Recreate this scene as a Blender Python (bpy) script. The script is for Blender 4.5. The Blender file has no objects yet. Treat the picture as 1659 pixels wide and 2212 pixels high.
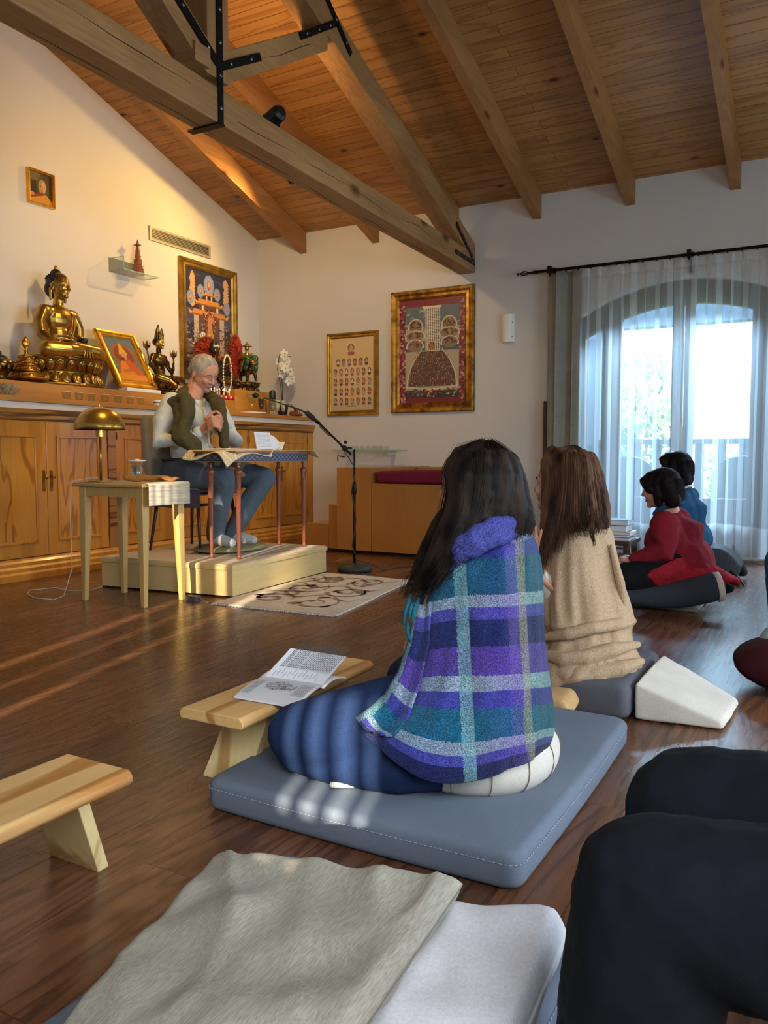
import bpy, bmesh, math, random
from mathutils import Vector, Matrix, noise as mnoise
random.seed(7)
PI = math.pi
scene = bpy.context.scene
COL = scene.collection

# ---------------------------------------------------------------- camera, world, light, exposure
CAM = Vector((0, 0, .9)); FPX = 1738.0
YAW = math.radians(29.12); PIT = math.radians(3.983)
CF = Vector((-math.sin(YAW)*math.cos(PIT), math.cos(YAW)*math.cos(PIT), -math.sin(PIT)))
CR = Vector((math.cos(YAW), math.sin(YAW), 0)); CU = CR.cross(CF)
cam_data = bpy.data.cameras.new('camera'); cam = bpy.data.objects.new('camera', cam_data); COL.objects.link(cam)
cam_data.sensor_fit = 'VERTICAL'; cam_data.sensor_height = 36; cam_data.lens = FPX/2212*36
cam_data.clip_start = .02; cam_data.clip_end = 200
mw = Matrix((CR, CU, -CF)).transposed().to_4x4(); mw.translation = CAM; cam.matrix_world = mw
scene.camera = cam

def at(px, py, w):                      # point at image position of the survey photo, w metres in front of the lens
    return CAM + (CF + CR*((px-829.5)/FPX) + CU*((1106-py)/FPX))*w

scene.view_settings.view_transform = 'Standard'; scene.view_settings.look = 'None'
scene.view_settings.gamma = 1; scene.view_settings.exposure = 0.16
world = bpy.data.worlds.new('world'); scene.world = world; world.use_nodes = True
bg = world.node_tree.nodes['Background']; bg.inputs[0].default_value = (.52, .77, 1, 1); bg.inputs[1].default_value = 4.6

def light(name, kind, loc, target, energy, color, **kw):
    d = bpy.data.lights.new(name, kind); o = bpy.data.objects.new(name, d); COL.objects.link(o)
    o.location = loc; o.rotation_euler = (Vector(target)-Vector(loc)).to_track_quat('-Z', 'Y').to_euler()
    d.energy = energy; d.color = color
    for k, v in kw.items(): setattr(d, k, v)
    return o
WARM = (1, .62, .19); COOL = (.62, .79, 1)
# low morning sun from behind, only let in by gaps between added slats in the rear wall
light('sun', 'SUN', (3, -10, 6), (3-.28, -10+.96, 6-.335), 14.0, (1, .9, .72), angle=.017)
# daylight at the curtained front window; then added fills at right and rear
light('daylight_front', 'AREA', (-1.0, 10.6, 4.3), (-1.3, 7.0, .9), 2600, (.42, .69, 1), shape='RECTANGLE', size=3.4, size_y=1.8)
light('fill_front_right', 'AREA', (1.6, 7.3, 1.4), (.0, 3, .6), 60, (.72, .84, 1), shape='RECTANGLE', size=2.0, size_y=2.0)
light('fill_right', 'AREA', (3.1, 3.0, 1.6), (-1.0, 2.6, .2), 66, (.78, .87, 1), shape='RECTANGLE', size=3.2, size_y=1.7, spread=2.0)
light('fill_rear', 'AREA', (.6, -.42, 1.5), (-.7, 1.8, .1), 52, (.86, .92, 1), shape='RECTANGLE', size=2.0, size_y=1.5, spread=2.0)
# warm spots: tie beam lamp, altar corner lamp, three without a lamp body
light('spot_altar', 'SPOT', (-3.35, 4.5, 3.16), (-5.7, 5.2, 1.9), 98, WARM, spot_size=1.9, spot_blend=.9, shadow_soft_size=.035)
light('spot_corner', 'SPOT', (-4.72, 6.62, 3.50), (-5.75, 5.2, 2.2), 98, WARM, spot_size=2.5, spot_blend=.8, shadow_soft_size=.03)
light('spot_wall', 'SPOT', (-3.75, 5.3, 3.1), (-4.9, 7.5, 1.7), 62, (1, .76, .42), spot_size=2.0, spot_blend=.8, shadow_soft_size=.05)
light('spot_upper', 'SPOT', (-3.42, 4.3, 3.12), (-4.4, 5.2, 4.2), 85, (1, .62, .28), spot_size=2.6, spot_blend=1, shadow_soft_size=.1)
light('spot_desk', 'SPOT', (-3.3, 3.4, 3.05), (-3.9, 4.5, .4), 95, WARM, spot_size=1.3, spot_blend=.8, shadow_soft_size=.05)

# ---------------------------------------------------------------- materials
MATS = {}
def newmat(name):
    m = bpy.data.materials.new(name); m.use_nodes = True
    nt = m.node_tree; return m, nt, nt.nodes['Principled BSDF']
def N(nt, t, **kw):
    n = nt.nodes.new(t)
    for k, v in kw.items():
        if k.startswith('i_'):
            kk = k[2:]; kk = int(kk) if kk.isdigit() else kk.replace('_', ' ')
            n.inputs[kk].default_value = v
        else: setattr(n, k, v)
    return n
def L(nt, a, b): nt.links.new(a, b)
def ramp(nt, fac, stops, interp='LINEAR'):
    r = nt.nodes.new('ShaderNodeValToRGB'); r.color_ramp.interpolation = interp
    e = r.color_ramp.elements
    while len(e) < len(stops): e.new(.5)
    for i, (p, c) in enumerate(stops):
        e[i].position = p; e[i].color = (*c[:3], 1)
    if fac is not None: L(nt, fac, r.inputs[0])
    return r
def s2l(c):
    if isinstance(c, str):
        c = [int(c[i:i+2], 16)/255 for i in (0, 2, 4)]
    return tuple(x/12.92 if x <= .04045 else ((x+.055)/1.055)**2.4 for x in c)
def coords(nt, kind='Object', scale=(1, 1, 1), rot=(0, 0, 0)):
    t = nt.nodes.new('ShaderNodeTexCoord'); mp = nt.nodes.new('ShaderNodeMapping')
    mp.inputs['Scale'].default_value = scale; mp.inputs['Rotation'].default_value = rot
    L(nt, t.outputs[kind], mp.inputs[0]); return mp.outputs[0]
def mul(nt, a, b, fac=1.0, mode='MULTIPLY'):
    m = N(nt, 'ShaderNodeMix', data_type='RGBA', blend_type=mode); m.inputs[0].default_value = fac
    L(nt, a, m.inputs[6])
    if isinstance(b, tuple): m.inputs[7].default_value = (*b[:3], 1)
    else: L(nt, b, m.inputs[7])
    return m.outputs[2]
def bump(nt, bsdf, h, strength=.3, dist=.005):
    b = N(nt, 'ShaderNodeBump'); b.inputs['Strength'].default_value = strength; b.inputs['Distance'].default_value = dist
    L(nt, h, b.inputs['Height']); L(nt, b.outputs[0], bsdf.inputs['Normal'])
def flat(name, c, rough=.6, metal=0, **kw):
    if name in MATS: return MATS[name]
    m, nt, b = newmat(name); b.inputs['Base Color'].default_value = (*s2l(c), 1)
    b.inputs['Roughness'].default_value = rough; b.inputs['Metallic'].default_value = metal
    for k, v in kw.items(): b.inputs[k.replace('_', ' ')].default_value = v
    MATS[name] = m; return m
def spec(b, v):
    b.inputs['Specular IOR Level'].default_value = v
def fabric(name, c, c2=None, scale=300, rough=.9, bstr=.25, big=6, bdist=.003, sheen=.0, aniso=(1, 1, 1)):
    m, nt, b = newmat(name); v = coords(nt, 'Object', aniso); c = s2l(c); c2 = s2l(c2) if c2 else tuple(x*.72 for x in c)
    n = N(nt, 'ShaderNodeTexNoise', i_Scale=scale, i_Detail=3.0); L(nt, v, n.inputs['Vector'])
    g = N(nt, 'ShaderNodeTexNoise', i_Scale=big, i_Detail=3.0); L(nt, v, g.inputs['Vector'])
    r = ramp(nt, n.outputs[0], [(.3, c2), (.7, c)]); r2 = ramp(nt, g.outputs[0], [(.3, (.82,)*3), (.7, (1.0,)*3)])
    L(nt, mul(nt, r.outputs[0], r2.outputs[0]), b.inputs['Base Color'])
    b.inputs['Roughness'].default_value = rough; spec(b, .2); bump(nt, b, n.outputs[0], bstr, bdist)
    if sheen: b.inputs['Sheen Weight'].default_value = sheen
    MATS[name] = m; return m
def wood(name, dark, light, axis=0, rough=.45, bands=5.0, dist=5.0, stretch=.12, coat=0, knots=0, fine=.35, bandmix=.7, specv=.5):
    """grain runs along the object axis given"""
    m, nt, b = newmat(name); sc = [1, 1, 1]; sc[axis] = stretch
    v = coords(nt, 'Object', tuple(sc)); dark = s2l(dark); light = s2l(light)
    n1 = N(nt, 'ShaderNodeTexNoise', i_Scale=bands*.45, i_Detail=4.0, i_Distortion=.6); L(nt, v, n1.inputs['Vector'])
    # rings: fold a smooth noise into bands
    mm = N(nt, 'ShaderNodeMath', operation='MULTIPLY'); mm.inputs[1].default_value = dist*2.2; L(nt, n1.outputs[0], mm.inputs[0])
    sn = N(nt, 'ShaderNodeMath', operation='SINE'); m2 = N(nt, 'ShaderNodeMath', operation='MULTIPLY'); m2.inputs[1].default_value = 6.28
    L(nt, mm.outputs[0], m2.inputs[0]); L(nt, m2.outputs[0], sn.inputs[0])
    r1 = ramp(nt, sn.outputs[0], [(0, light), (.55, light), (.95, tuple(a*bandmix+b_*(1-bandmix) for a, b_ in zip(dark, light)))])
    n2 = N(nt, 'ShaderNodeTexNoise', i_Scale=60.0, i_Detail=4.0); 
    sc2 = [1, 1, 1]; sc2[axis] = .06; L(nt, coords(nt, 'Object', tuple(sc2)), n2.inputs['Vector'])
    r2 = ramp(nt, n2.outputs[0], [(.3, (1-fine,)*3), (.65, (1,)*3)])
    c = mul(nt, r1.outputs[0], r2.outputs[0])
    n3 = N(nt, 'ShaderNodeTexNoise', i_Scale=1.3, i_Detail=2.0); L(nt, coords(nt), n3.inputs['Vector'])
    r3 = ramp(nt, n3.outputs[0], [(.3, (.78,)*3), (.7, (1.08,)*3)]); c = mul(nt, c, r3.outputs[0])
    if knots:
        sc3 = [1, 1, 1]; sc3[axis] = .55
        vo = N(nt, 'ShaderNodeTexVoronoi', i_Scale=float(knots)); L(nt, coords(nt, 'Object', tuple(sc3)), vo.inputs['Vector'])
        r4 = ramp(nt, vo.outputs['Distance'], [(.04, (.16, .1, .07)), (.075, (.5, .4, .35)), (.13, (1, 1, 1))]); c = mul(nt, c, r4.outputs[0])
    L(nt, c, b.inputs['Base Color']); b.inputs['Roughness'].default_value = rough; spec(b, specv)
    if coat: b.inputs['Coat Weight'].default_value = coat; b.inputs['Coat Roughness'].default_value = .12
    bump(nt, b, n2.outputs[0], .08, .001)
    MATS[name] = m; return m

def mat_floor():
    m, nt, b = newmat('floor_planks')
    t = nt.nodes.new('ShaderNodeTexCoord'); sep = nt.nodes.new('ShaderNodeSeparateXYZ'); cb = nt.nodes.new('ShaderNodeCombineXYZ')
    L(nt, t.outputs['Object'], sep.inputs[0]); L(nt, sep.outputs[1], cb.inputs[0]); L(nt, sep.outputs[0], cb.inputs[1])
    br = N(nt, 'ShaderNodeTexBrick', i_Scale=1.0, i_Mortar_Size=.0012, i_Bias=0.0, i_Brick_Width=1.25, i_Row_Height=.145)
    br.offset = .37; br.inputs['Color1'].default_value = (.0, .0, .0, 1); br.inputs['Color2'].default_value = (1, 1, 1, 1); br.inputs['Mortar'].default_value = (.5, .5, .5, 1)
    L(nt, cb.outputs[0], br.inputs['Vector'])
    # grain, shifted per plank
    add = N(nt, 'ShaderNodeVectorMath', operation='MULTIPLY_ADD'); add.inputs[1].default_value = (.13, 1, 1)
    sc = N(nt, 'ShaderNodeVectorMath', operation='SCALE'); sc.inputs['Scale'].default_value = 7.3
    L(nt, br.outputs['Color'], sc.inputs[0]); L(nt, cb.outputs[0], add.inputs[0]); L(nt, sc.outputs[0], add.inputs[2])
    n1 = N(nt, 'ShaderNodeTexNoise', i_Scale=4.2, i_Detail=3.0, i_Distortion=.5); L(nt, add.outputs[0], n1.inputs['Vector'])
    mm = N(nt, 'ShaderNodeMath', operation='MULTIPLY'); mm.inputs[1].default_value = 88; L(nt, n1.outputs[0], mm.inputs[0])
    sn = N(nt, 'ShaderNodeMath', operation='SINE'); L(nt, mm.outputs[0], sn.inputs[0])
    r1 = ramp(nt, sn.outputs[0], [(0, s2l('6b4630')), (.6, s2l('62402b')), (1, s2l('503322'))])
    n2 = N(nt, 'ShaderNodeTexNoise', i_Scale=70.0, i_Detail=4.0); a2 = N(nt, 'ShaderNodeVectorMath', operation='MULTIPLY'); a2.inputs[1].default_value = (.05, 1, 1)
    L(nt, cb.outputs[0], a2.inputs[0]); L(nt, a2.outputs[0], n2.inputs['Vector'])
    r2 = ramp(nt, n2.outputs[0], [(.3, (.74,)*3), (.7, (1.1,)*3)])
    c = mul(nt, r1.outputs[0], r2.outputs[0])
    r3 = ramp(nt, br.outputs['Color'], [(0, (.68, .66, .66)), (.5, (1, .98, .95)), (1, (1.32, 1.25, 1.15))]); c = mul(nt, c, r3.outputs[0])
    r4 = ramp(nt, br.outputs['Fac'], [(0, (1,)*3), (1, (.45,)*3)]); c = mul(nt, c, r4.outputs[0])
    L(nt, c, b.inputs['Base Color'])
    rr = ramp(nt, n2.outputs[0], [(.3, (.30,)*3), (.7, (.22,)*3)]); L(nt, rr.outputs[0], b.inputs['Roughness'])
    spec(b, .5); bump(nt, b, n2.outputs[0], .05, .0008)
    MATS['floor'] = m; return m

def mat_boards(name='ceiling_boards', row=.098):
    m, nt, b = newmat(name)
    t = nt.nodes.new('ShaderNodeTexCoord')
    br = N(nt, 'ShaderNodeTexBrick', i_Scale=1.0, i_Mortar_Size=.0028, i_Bias=0.0, i_Brick_Width=5.2, i_Row_Height=row)
    br.offset = .43; br.inputs['Color1'].default_value = (0, 0, 0, 1); br.inputs['Color2'].default_value = (1, 1, 1, 1); br.inputs['Mortar'].default_value = (.5, .5, .5, 1)
    L(nt, t.outputs['Object'], br.inputs['Vector'])
    add = N(nt, 'ShaderNodeVectorMath', operation='MULTIPLY_ADD'); add.inputs[1].default_value = (.1, 1, 1)
    sc = N(nt, 'ShaderNodeVectorMath', operation='SCALE'); sc.inputs['Scale'].default_value = 5.7
    L(nt, br.outputs['Color'], sc.inputs[0]); L(nt, t.outputs['Object'], add.inputs[0]); L(nt, sc.outputs[0], add.inputs[2])
    n1 = N(nt, 'ShaderNodeTexNoise', i_Scale=3.6, i_Detail=3.0, i_Distortion=.8); L(nt, add.outputs[0], n1.inputs['Vector'])
    mm = N(nt, 'ShaderNodeMath', operation='MULTIPLY'); mm.inputs[1].default_value = 60; L(nt, n1.outputs[0], mm.inputs[0])
    sn = N(nt, 'ShaderNodeMath', operation='SINE'); L(nt, mm.outputs[0], sn.inputs[0])
    r1 = ramp(nt, sn.outputs[0], [(0, s2l('ab7a44')), (.7, s2l('a67440')), (1, s2l('936434'))])
    r3 = ramp(nt, br.outputs['Color'], [(0, (.86, .85, .83)), (.5, (.98,)*3), (1, (1.1, 1.08, 1.04))]); c = mul(nt, r1.outputs[0], r3.outputs[0])
    vm = N(nt, 'ShaderNodeVectorMath', operation='MULTIPLY'); vm.inputs[1].default_value = (.55, 1, 1); L(nt, t.outputs['Object'], vm.inputs[0])
    vo = N(nt, 'ShaderNodeTexVoronoi', i_Scale=3.4); L(nt, vm.outputs[0], vo.inputs['Vector'])
    r4 = ramp(nt, vo.outputs['Distance'], [(.035, (.14, .08, .06)), (.06, (.45, .35, .3)), (.11, (1, 1, 1))]); c = mul(nt, c, r4.outputs[0])
    r5 = ramp(nt, br.outputs['Fac'], [(0, (1,)*3), (1, (.4,)*3)]); c = mul(nt, c, r5.outputs[0])
    L(nt, c, b.inputs['Base Color']); b.inputs['Roughness'].default_value = .38; spec(b, .45)
    inv = N(nt, 'ShaderNodeMath', operation='SUBTRACT'); inv.inputs[0].default_value = 1; L(nt, br.outputs['Fac'], inv.inputs[1])
    bump(nt, b, inv.outputs[0], .5, .004)
    MATS['boards'] = m; return m

def mat_wall():
    m, nt, b = newmat('wall_paint'); n = N(nt, 'ShaderNodeTexNoise', i_Scale=1.2, i_Detail=4.0); L(nt, coords(nt), n.inputs['Vector'])
    r = ramp(nt, n.outputs[0], [(.3, s2l('d2ccc2')), (.7, s2l('d8d2c8'))]); L(nt, r.outputs[0], b.inputs['Base Color'])
    b.inputs['Roughness'].default_value = .85; spec(b, .2)
    n2 = N(nt, 'ShaderNodeTexNoise', i_Scale=140.0, i_Detail=2.0); L(nt, coords(nt), n2.inputs['Vector']); bump(nt, b, n2.outputs[0], .05, .001)
    MATS['wall'] = m; return m

def mat_glass(name='clear_glass', tint=(.93, .98, .96), rough=.0):
    m, nt, b = newmat(name); nt.nodes.remove(b); out = nt.nodes['Material Output']
    g = N(nt, 'ShaderNodeBsdfGlossy'); g.inputs['Roughness'].default_value = .02
    tr = N(nt, 'ShaderNodeBsdfTransparent'); tr.inputs[0].default_value = (*tint, 1)
    lw = N(nt, 'ShaderNodeLayerWeight'); lw.inputs[0].default_value = .5; pw = N(nt, 'ShaderNodeMath', operation='POWER'); pw.inputs[1].default_value = 3.0; L(nt, lw.outputs['Facing'], pw.inputs[0])
    fr = N(nt, 'ShaderNodeMath', operation='MULTIPLY_ADD'); fr.inputs[1].default_value = .5; fr.inputs[2].default_value = .045; L(nt, pw.outputs[0], fr.inputs[0])
    mx = N(nt, 'ShaderNodeMixShader'); L(nt, fr.outputs[0], mx.inputs[0]); L(nt, tr.outputs[0], mx.inputs[1]); L(nt, g.outputs[0], mx.inputs[2]); L(nt, mx.outputs[0], out.inputs[0])
    MATS[name] = m; return m

def mat_sheer():
    """woven voile: open cloth with denser vertical stripes, by the UV across the curtain"""
    m, nt, b = newmat('sheer_voile'); nt.nodes.remove(b); out = nt.nodes['Material Output']
    t = nt.nodes.new('ShaderNodeTexCoord'); sp = nt.nodes.new('ShaderNodeSeparateXYZ'); L(nt, t.outputs['UV'], sp.inputs[0])
    w = N(nt, 'ShaderNodeMath', operation='MULTIPLY'); w.inputs[1].default_value = 62; L(nt, sp.outputs[0], w.inputs[0])
    s = N(nt, 'ShaderNodeMath', operation='SINE'); L(nt, w.outputs[0], s.inputs[0])
    r = ramp(nt, s.outputs[0], [(.45, (.34,)*3), (.55, (.66,)*3)])
    hem = ramp(nt, sp.outputs[1], [(.0, (1,)*3), (.098, (1,)*3), (.10, (0,)*3), (.97, (0,)*3), (.975, (1,)*3)])
    ad = N(nt, 'ShaderNodeMix', data_type='RGBA', blend_type='ADD'); ad.inputs[0].default_value = .28; L(nt, r.outputs[0], ad.inputs[6]); L(nt, hem.outputs[0], ad.inputs[7])
    tr = N(nt, 'ShaderNodeBsdfTransparent'); d = N(nt, 'ShaderNodeBsdfDiffuse'); d.inputs[0].default_value = (.75, .72, .68, 1)
    tl = N(nt, 'ShaderNodeBsdfTranslucent'); tl.inputs[0].default_value = (.85, .88, .93, 1)
    m1 = N(nt, 'ShaderNodeMixShader'); m1.inputs[0].default_value = .5; L(nt, d.outputs[0], m1.inputs[1]); L(nt, tl.outputs[0], m1.inputs[2])
    m2 = N(nt, 'ShaderNodeMixShader'); L(nt, ad.outputs[2], m2.inputs[0]); L(nt, tr.outputs[0], m2.inputs[1]); L(nt, m1.outputs[0], m2.inputs[2]); L(nt, m2.outputs[0], out.inputs[0])
    MATS['sheer'] = m; return m

def gold(name, c, rough=.28, c2=None, scale=9):
    m, nt, b = newmat(name); c = s2l(c); c2 = s2l(c2) if c2 else tuple(x*.7 for x in c)
    n = N(nt, 'ShaderNodeTexNoise', i_Scale=float(scale), i_Detail=3.0); L(nt, coords(nt), n.inputs['Vector'])
    r = ramp(nt, n.outputs[0], [(.35, c2), (.65, c)]); L(nt, r.outputs[0], b.inputs['Base Color'])
    b.inputs['Metallic'].default_value = .9; b.inputs['Roughness'].default_value = rough
    MATS[name] = m; return m
def skin(name, c):
    m, nt, b = newmat(name); c = s2l(c)
    n = N(nt, 'ShaderNodeTexNoise', i_Scale=22.0, i_Detail=4.0); L(nt, coords(nt), n.inputs['Vector'])
    r = ramp(nt, n.outputs[0], [(.3, (c[0]*.9, c[1]*.78, c[2]*.75)), (.7, c)]); L(nt, r.outputs[0], b.inputs['Base Color'])
    b.inputs['Roughness'].default_value = .5; b.inputs['Subsurface Weight'].default_value = .12; b.inputs['Subsurface Radius'].default_value = (.02, .008, .004); spec(b, .35)
    MATS[name] = m; return m
def hairmat(name, c, c2):
    m, nt, b = newmat(name); c = s2l(c); c2 = s2l(c2)
    t = nt.nodes.new('ShaderNodeTexCoord'); n = N(nt, 'ShaderNodeTexNoise', i_Scale=28.0, i_Detail=2.0)
    v = N(nt, 'ShaderNodeVectorMath', operation='MULTIPLY'); v.inputs[1].default_value = (1, 1, .08); L(nt, t.outputs['Object'], v.inputs[0]); L(nt, v.outputs[0], n.inputs['Vector'])
    r = ramp(nt, n.outputs[0], [(.35, c), (.7, c2)]); L(nt, r.outputs[0], b.inputs['Base Color']); b.inputs['Roughness'].default_value = .6; spec(b, .09)
    MATS[name] = m; return m

mat_floor(); mat_boards(); mat_wall(); mat_glass(); mat_sheer()
mat_glass('thin_glass', (.95, .97, .95))
wood('beam', '7d5630', 'a87c4c', 1, .5, 4, 2, .1, knots=2.2, bandmix=.3, fine=.25, specv=.3)
wood('beam_v', '7d5630', 'a87c4c', 2, .5, 4, 2, .1, knots=2.2, bandmix=.3, fine=.25, specv=.3)
wood('rafter', '8a5c30', 'a97745', 1, .5, 5, 2, .1, knots=3, bandmix=.3, fine=.2, specv=.3)
wood('cabinet', 'a8691f', 'c98a34', 2, .32, 6, 2.5, .1, coat=.25, bandmix=.5, fine=.12)
wood('cabinet_panel', '9c5f18', 'cc8c34', 2, .32, 4.5, 6.5, .13, coat=.25, bandmix=.9, fine=.12)
wood('cabinet_dark', '6b4318', 'b07b35', 1, .35, 9, 3.5, .06, coat=.2, bandmix=1, fine=.2)
wood('counter', 'b07632', 'be8439', 1, .42, 3, 1.5, .1, coat=0, specv=.3, bandmix=.4, fine=.12)
wood('pale_ply', 'c9a767', 'd9bb7d', 1, .35, 3, 1.5, .2, coat=.2, bandmix=.4, fine=.08)
wood('birch', 'bf9650', 'd2ab62', 2, .45, 4, 1.5, .1, bandmix=.4, fine=.12)
wood('throne', '9c642c', 'ad7436', 2, .3, 2.5, 1.5, .15, coat=.25, bandmix=.3, fine=.1)
wood('pine', 'b5793a', 'e2b472', 1, .5, 6, 3.0, .07, bandmix=.95, fine=.12)
wood('pine_leg', 'b98a4c', 'e9cd90', 2, .5, 6, 2.2, .05, bandmix=.9, fine=.1)
wood('redwood', '5e2b18', '8a4a2c', 2, .25, 4, 1.5, .1, coat=.5, bandmix=.5, fine=.15)
wood('dark_wood', '35221a', '50362a', 0, .4, 4, 2, .1, bandmix=.5)
flat('white_strip', 'cfc8bd', .7); flat('iron', '1d1d1c', .45, .7); flat('black_plastic', '141414', .4); flat('rubber', '2b2d2e', .6)
flat('bolt', '7a7f80', .3, .9); flat('paper', 'e4e6ea', .8); flat('ink', '55565c', .8); flat('white_gloss', 'ece7da', .35)
gold('brass', 'c9a24e', .24, 'b58c3c'); gold('buddha_gold', 'c39b48', .3, '86682f', 7); gold('bright_gold', 'f0bd45', .3, 'd69a2a', 12)
gold('bronze', '8d7034', .25, '3c2c14', 16); gold('antique_gold', 'b88a3a', .4, '6e4a20', 14); gold('frame_gold', 'b5913f', .42, '8f6c2a', 10)
gold('copper_gold', 'cc9438', .3, '9a5f1c', 40)
skin('skin_a', 'c9957a'); skin('skin_b', 'cf9d86')
hairmat('hair_black', '0d0a09', '33271f'); hairmat('hair_brown', '2b1c14', '6a4a34'); hairmat('hair_grey', '77736c', 'a9a6a0')
hairmat('hair_dark', '100c0c', '241a18')
fabric('mat_blue', '757f8c', '656e7b', 700, .9, .15, 3); fabric('grey_cloth', '63636a', '54545b', 500, .9, .2, 4)
fabric('cream_cloth', 'e0d8ca', 'cfc6b6', 300, .9, .2, 5); fabric('white_cloth', 'e0dfe2', 'd0cfd3', 200, .9, .3, 6)
fabric('tan_cloth', 'cba674', 'b88f5c', 300, .9, .25, 6); fabric('linen', 'b9b5a6', '9a9585', 420, .95, .22, 5, .001, aniso=(1, .10, 1))
fabric('jeans_dark', '22365c', '172747', 420, .9, .3, 7); fabric('jeans', '66727c', '4a5662', 300, .9, .3, 6)
fabric('navy', '0a0f16', '070b11', 300, .9, .15, 4); fabric('black_cloth', '16181c', '0f1013', 300, .9, .2, 5)
fabric('shirt', 'd3d8d4', 'c3cac8', 200, .8, .15, 5); fabric('olive', '565036', '48432c', 260, .95, .35, 6)
fabric('sand_knit', 'c2a484', 'a28666', 260, .95, .6, 5, .004, aniso=(1, 1, .5)); fabric('red_knit', '93222f', '731823', 330, .95, .4, 5)
fabric('red_cloth', 'b02532', '8f1c27', 120, .9, .2, 7); fabric('blue_knit', '1d4e6e', '163e5a', 330, .95, .4, 5); fabric('magenta', '7d1f38', '6c1830', 200, .9, .1, 4)
fabric('chair_grey', '8d877a', '7c766a', 260, .95, .2, 5); fabric('curtain_beige', '9f9c90', '8b887c', 120, .95, .2, 5); fabric('grey_sweat', 'a9b4bc', '97a3ab', 200, .95, .3, 6)
fabric('denim_blue', '3a5c88', '2c4a72', 250, .9, .2, 5); fabric('maroon', '4a1a20', '381217', 200, .9, .2, 5); fabric('sock_white', 'd9d6cf', 'c6c3bb', 200, .9, .3, 6)
fabric('olive_cushion', '9c9468', '857d54', 160, .9, .3, 9); fabric('placemat', 'c9bda6', 'a3967f', 90, .95, .5, 5, aniso=(1, .05, 1)); fabric('brown_cloth', 'a8763c', '8b5c2b', 200, .9, .3, 8)
fabric('carpet_top', 'd6c5ae', 'c8b69e', 400, .95, .4, 6)

# ---------------------------------------------------------------- geometry helpers (all shapes are (verts, faces) lists in room coordinates)
def box(x0, x1, y0, y1, z0, z1):
    v = [(x, y, z) for x in (x0, x1) for y in (y0, y1) for z in (z0, z1)]
    return [Vector(p) for p in v], [(0, 1, 3, 2), (4, 6, 7, 5), (0, 4, 5, 1), (2, 3, 7, 6), (0, 2, 6, 4), (1, 5, 7, 3)]
def obox(c, ux, uy, uz, sx, sy, sz):
    """oriented box: centre, three unit axes, full sizes"""
    c = Vector(c); ux = Vector(ux); uy = Vector(uy); uz = Vector(uz); v = []
    for a in (-.5, .5):
        for b in (-.5, .5):
            for d in (-.5, .5): v.append(c+ux*a*sx+uy*b*sy+uz*d*sz)
    return v, box(0, 1, 0, 1, 0, 1)[1]
def beam(p0, p1, w, h, up=(0, 0, 1)):
    p0 = Vector(p0); p1 = Vector(p1); d = (p1-p0); ln = d.length; d.normalize(); s = d.cross(Vector(up)).normalized(); u = s.cross(d)
    return obox((p0+p1)/2, d, s, u, ln, w, h)
def loft(rings, cap=True, closed=True):
    v = []; f = []; n = len(rings[0])
    for r in rings: v += [Vector(p) for p in r]
    for i in range(len(rings)-1):
        for j in range(n if closed else n-1):
            k = (j+1) % n; f.append((i*n+j, i*n+k, (i+1)*n+k, (i+1)*n+j))
    if cap and closed: f.append(tuple(reversed(range(n)))); f.append(tuple((len(rings)-1)*n+j for j in range(n)))
    return v, f
def tube(path, rad, n=8, cap=True, flatten=1.0):
    path = [Vector(p) for p in path]; rings = []; m = len(path)
    if not isinstance(rad, (list, tuple)): rad = [rad]*m
    prev = None
    for i, p in enumerate(path):
        t = (path[min(i+1, m-1)]-path[max(i-1, 0)])
        t = t.normalized() if t.length > 1e-9 else Vector((0, 0, 1))
        if prev is None:
            a = Vector((0, 0, 1)) if abs(t.z) < .9 else Vector((1, 0, 0)); u = t.cross(a).normalized()
        else: u = (prev-t*prev.dot(t)); u = u.normalized() if u.length > 1e-6 else prev
        w = t.cross(u); prev = u
        rings.append([p+(u*math.cos(2*PI*j/n)+w*math.sin(2*PI*j/n)*flatten)*rad[i] for j in range(n)])
    return loft(rings, cap)
def lathe(c, prof, n=24, axis=(0, 0, 1), ex=(1, 0, 0), sy=1.0):
    """prof: list of (radius, height)"""
    c = Vector(c); a = Vector(axis).normalized(); e = Vector(ex); e = (e-a*e.dot(a)).normalized(); g = a.cross(e)
    rings = [[c+a*h+(e*math.cos(2*PI*j/n)+g*math.sin(2*PI*j/n)*sy)*max(r, 1e-4) for j in range(n)] for r, h in prof]
    return loft(rings)
def ell(c, r, R=None, nu=16, nv=10):
    c = Vector(c); R = R or Matrix.Identity(3)
    if not isinstance(r, (tuple, list)): r = (r, r, r)
    rings = []
    for i in range(nv+1):
        ph = PI*i/nv; s = max(math.sin(ph), .002)
        rings.append([c+R@Vector((r[0]*s*math.cos(2*PI*j/nu), r[1]*s*math.sin(2*PI*j/nu), -r[2]*math.cos(ph))) for j in range(nu)])
    return loft(rings)
def cap_(p0, r0, p1, r1, n=12):
    p0 = Vector(p0); p1 = Vector(p1); d = (p1-p0).normalized(); path = []; rad = []
    for k in range(4): a = PI/2*(1-k/4); path.append(p0-d*r0*math.sin(a)); rad.append(max(r0*math.cos(a), .0005))
    path.append(p0); rad.append(r0); path.append(p1); rad.append(r1)
    for k in range(1, 5): a = PI/2*k/4; path.append(p1+d*r1*math.sin(a)); rad.append(max(r1*math.cos(a), .0005))
    return tube(path, rad, n)
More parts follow.
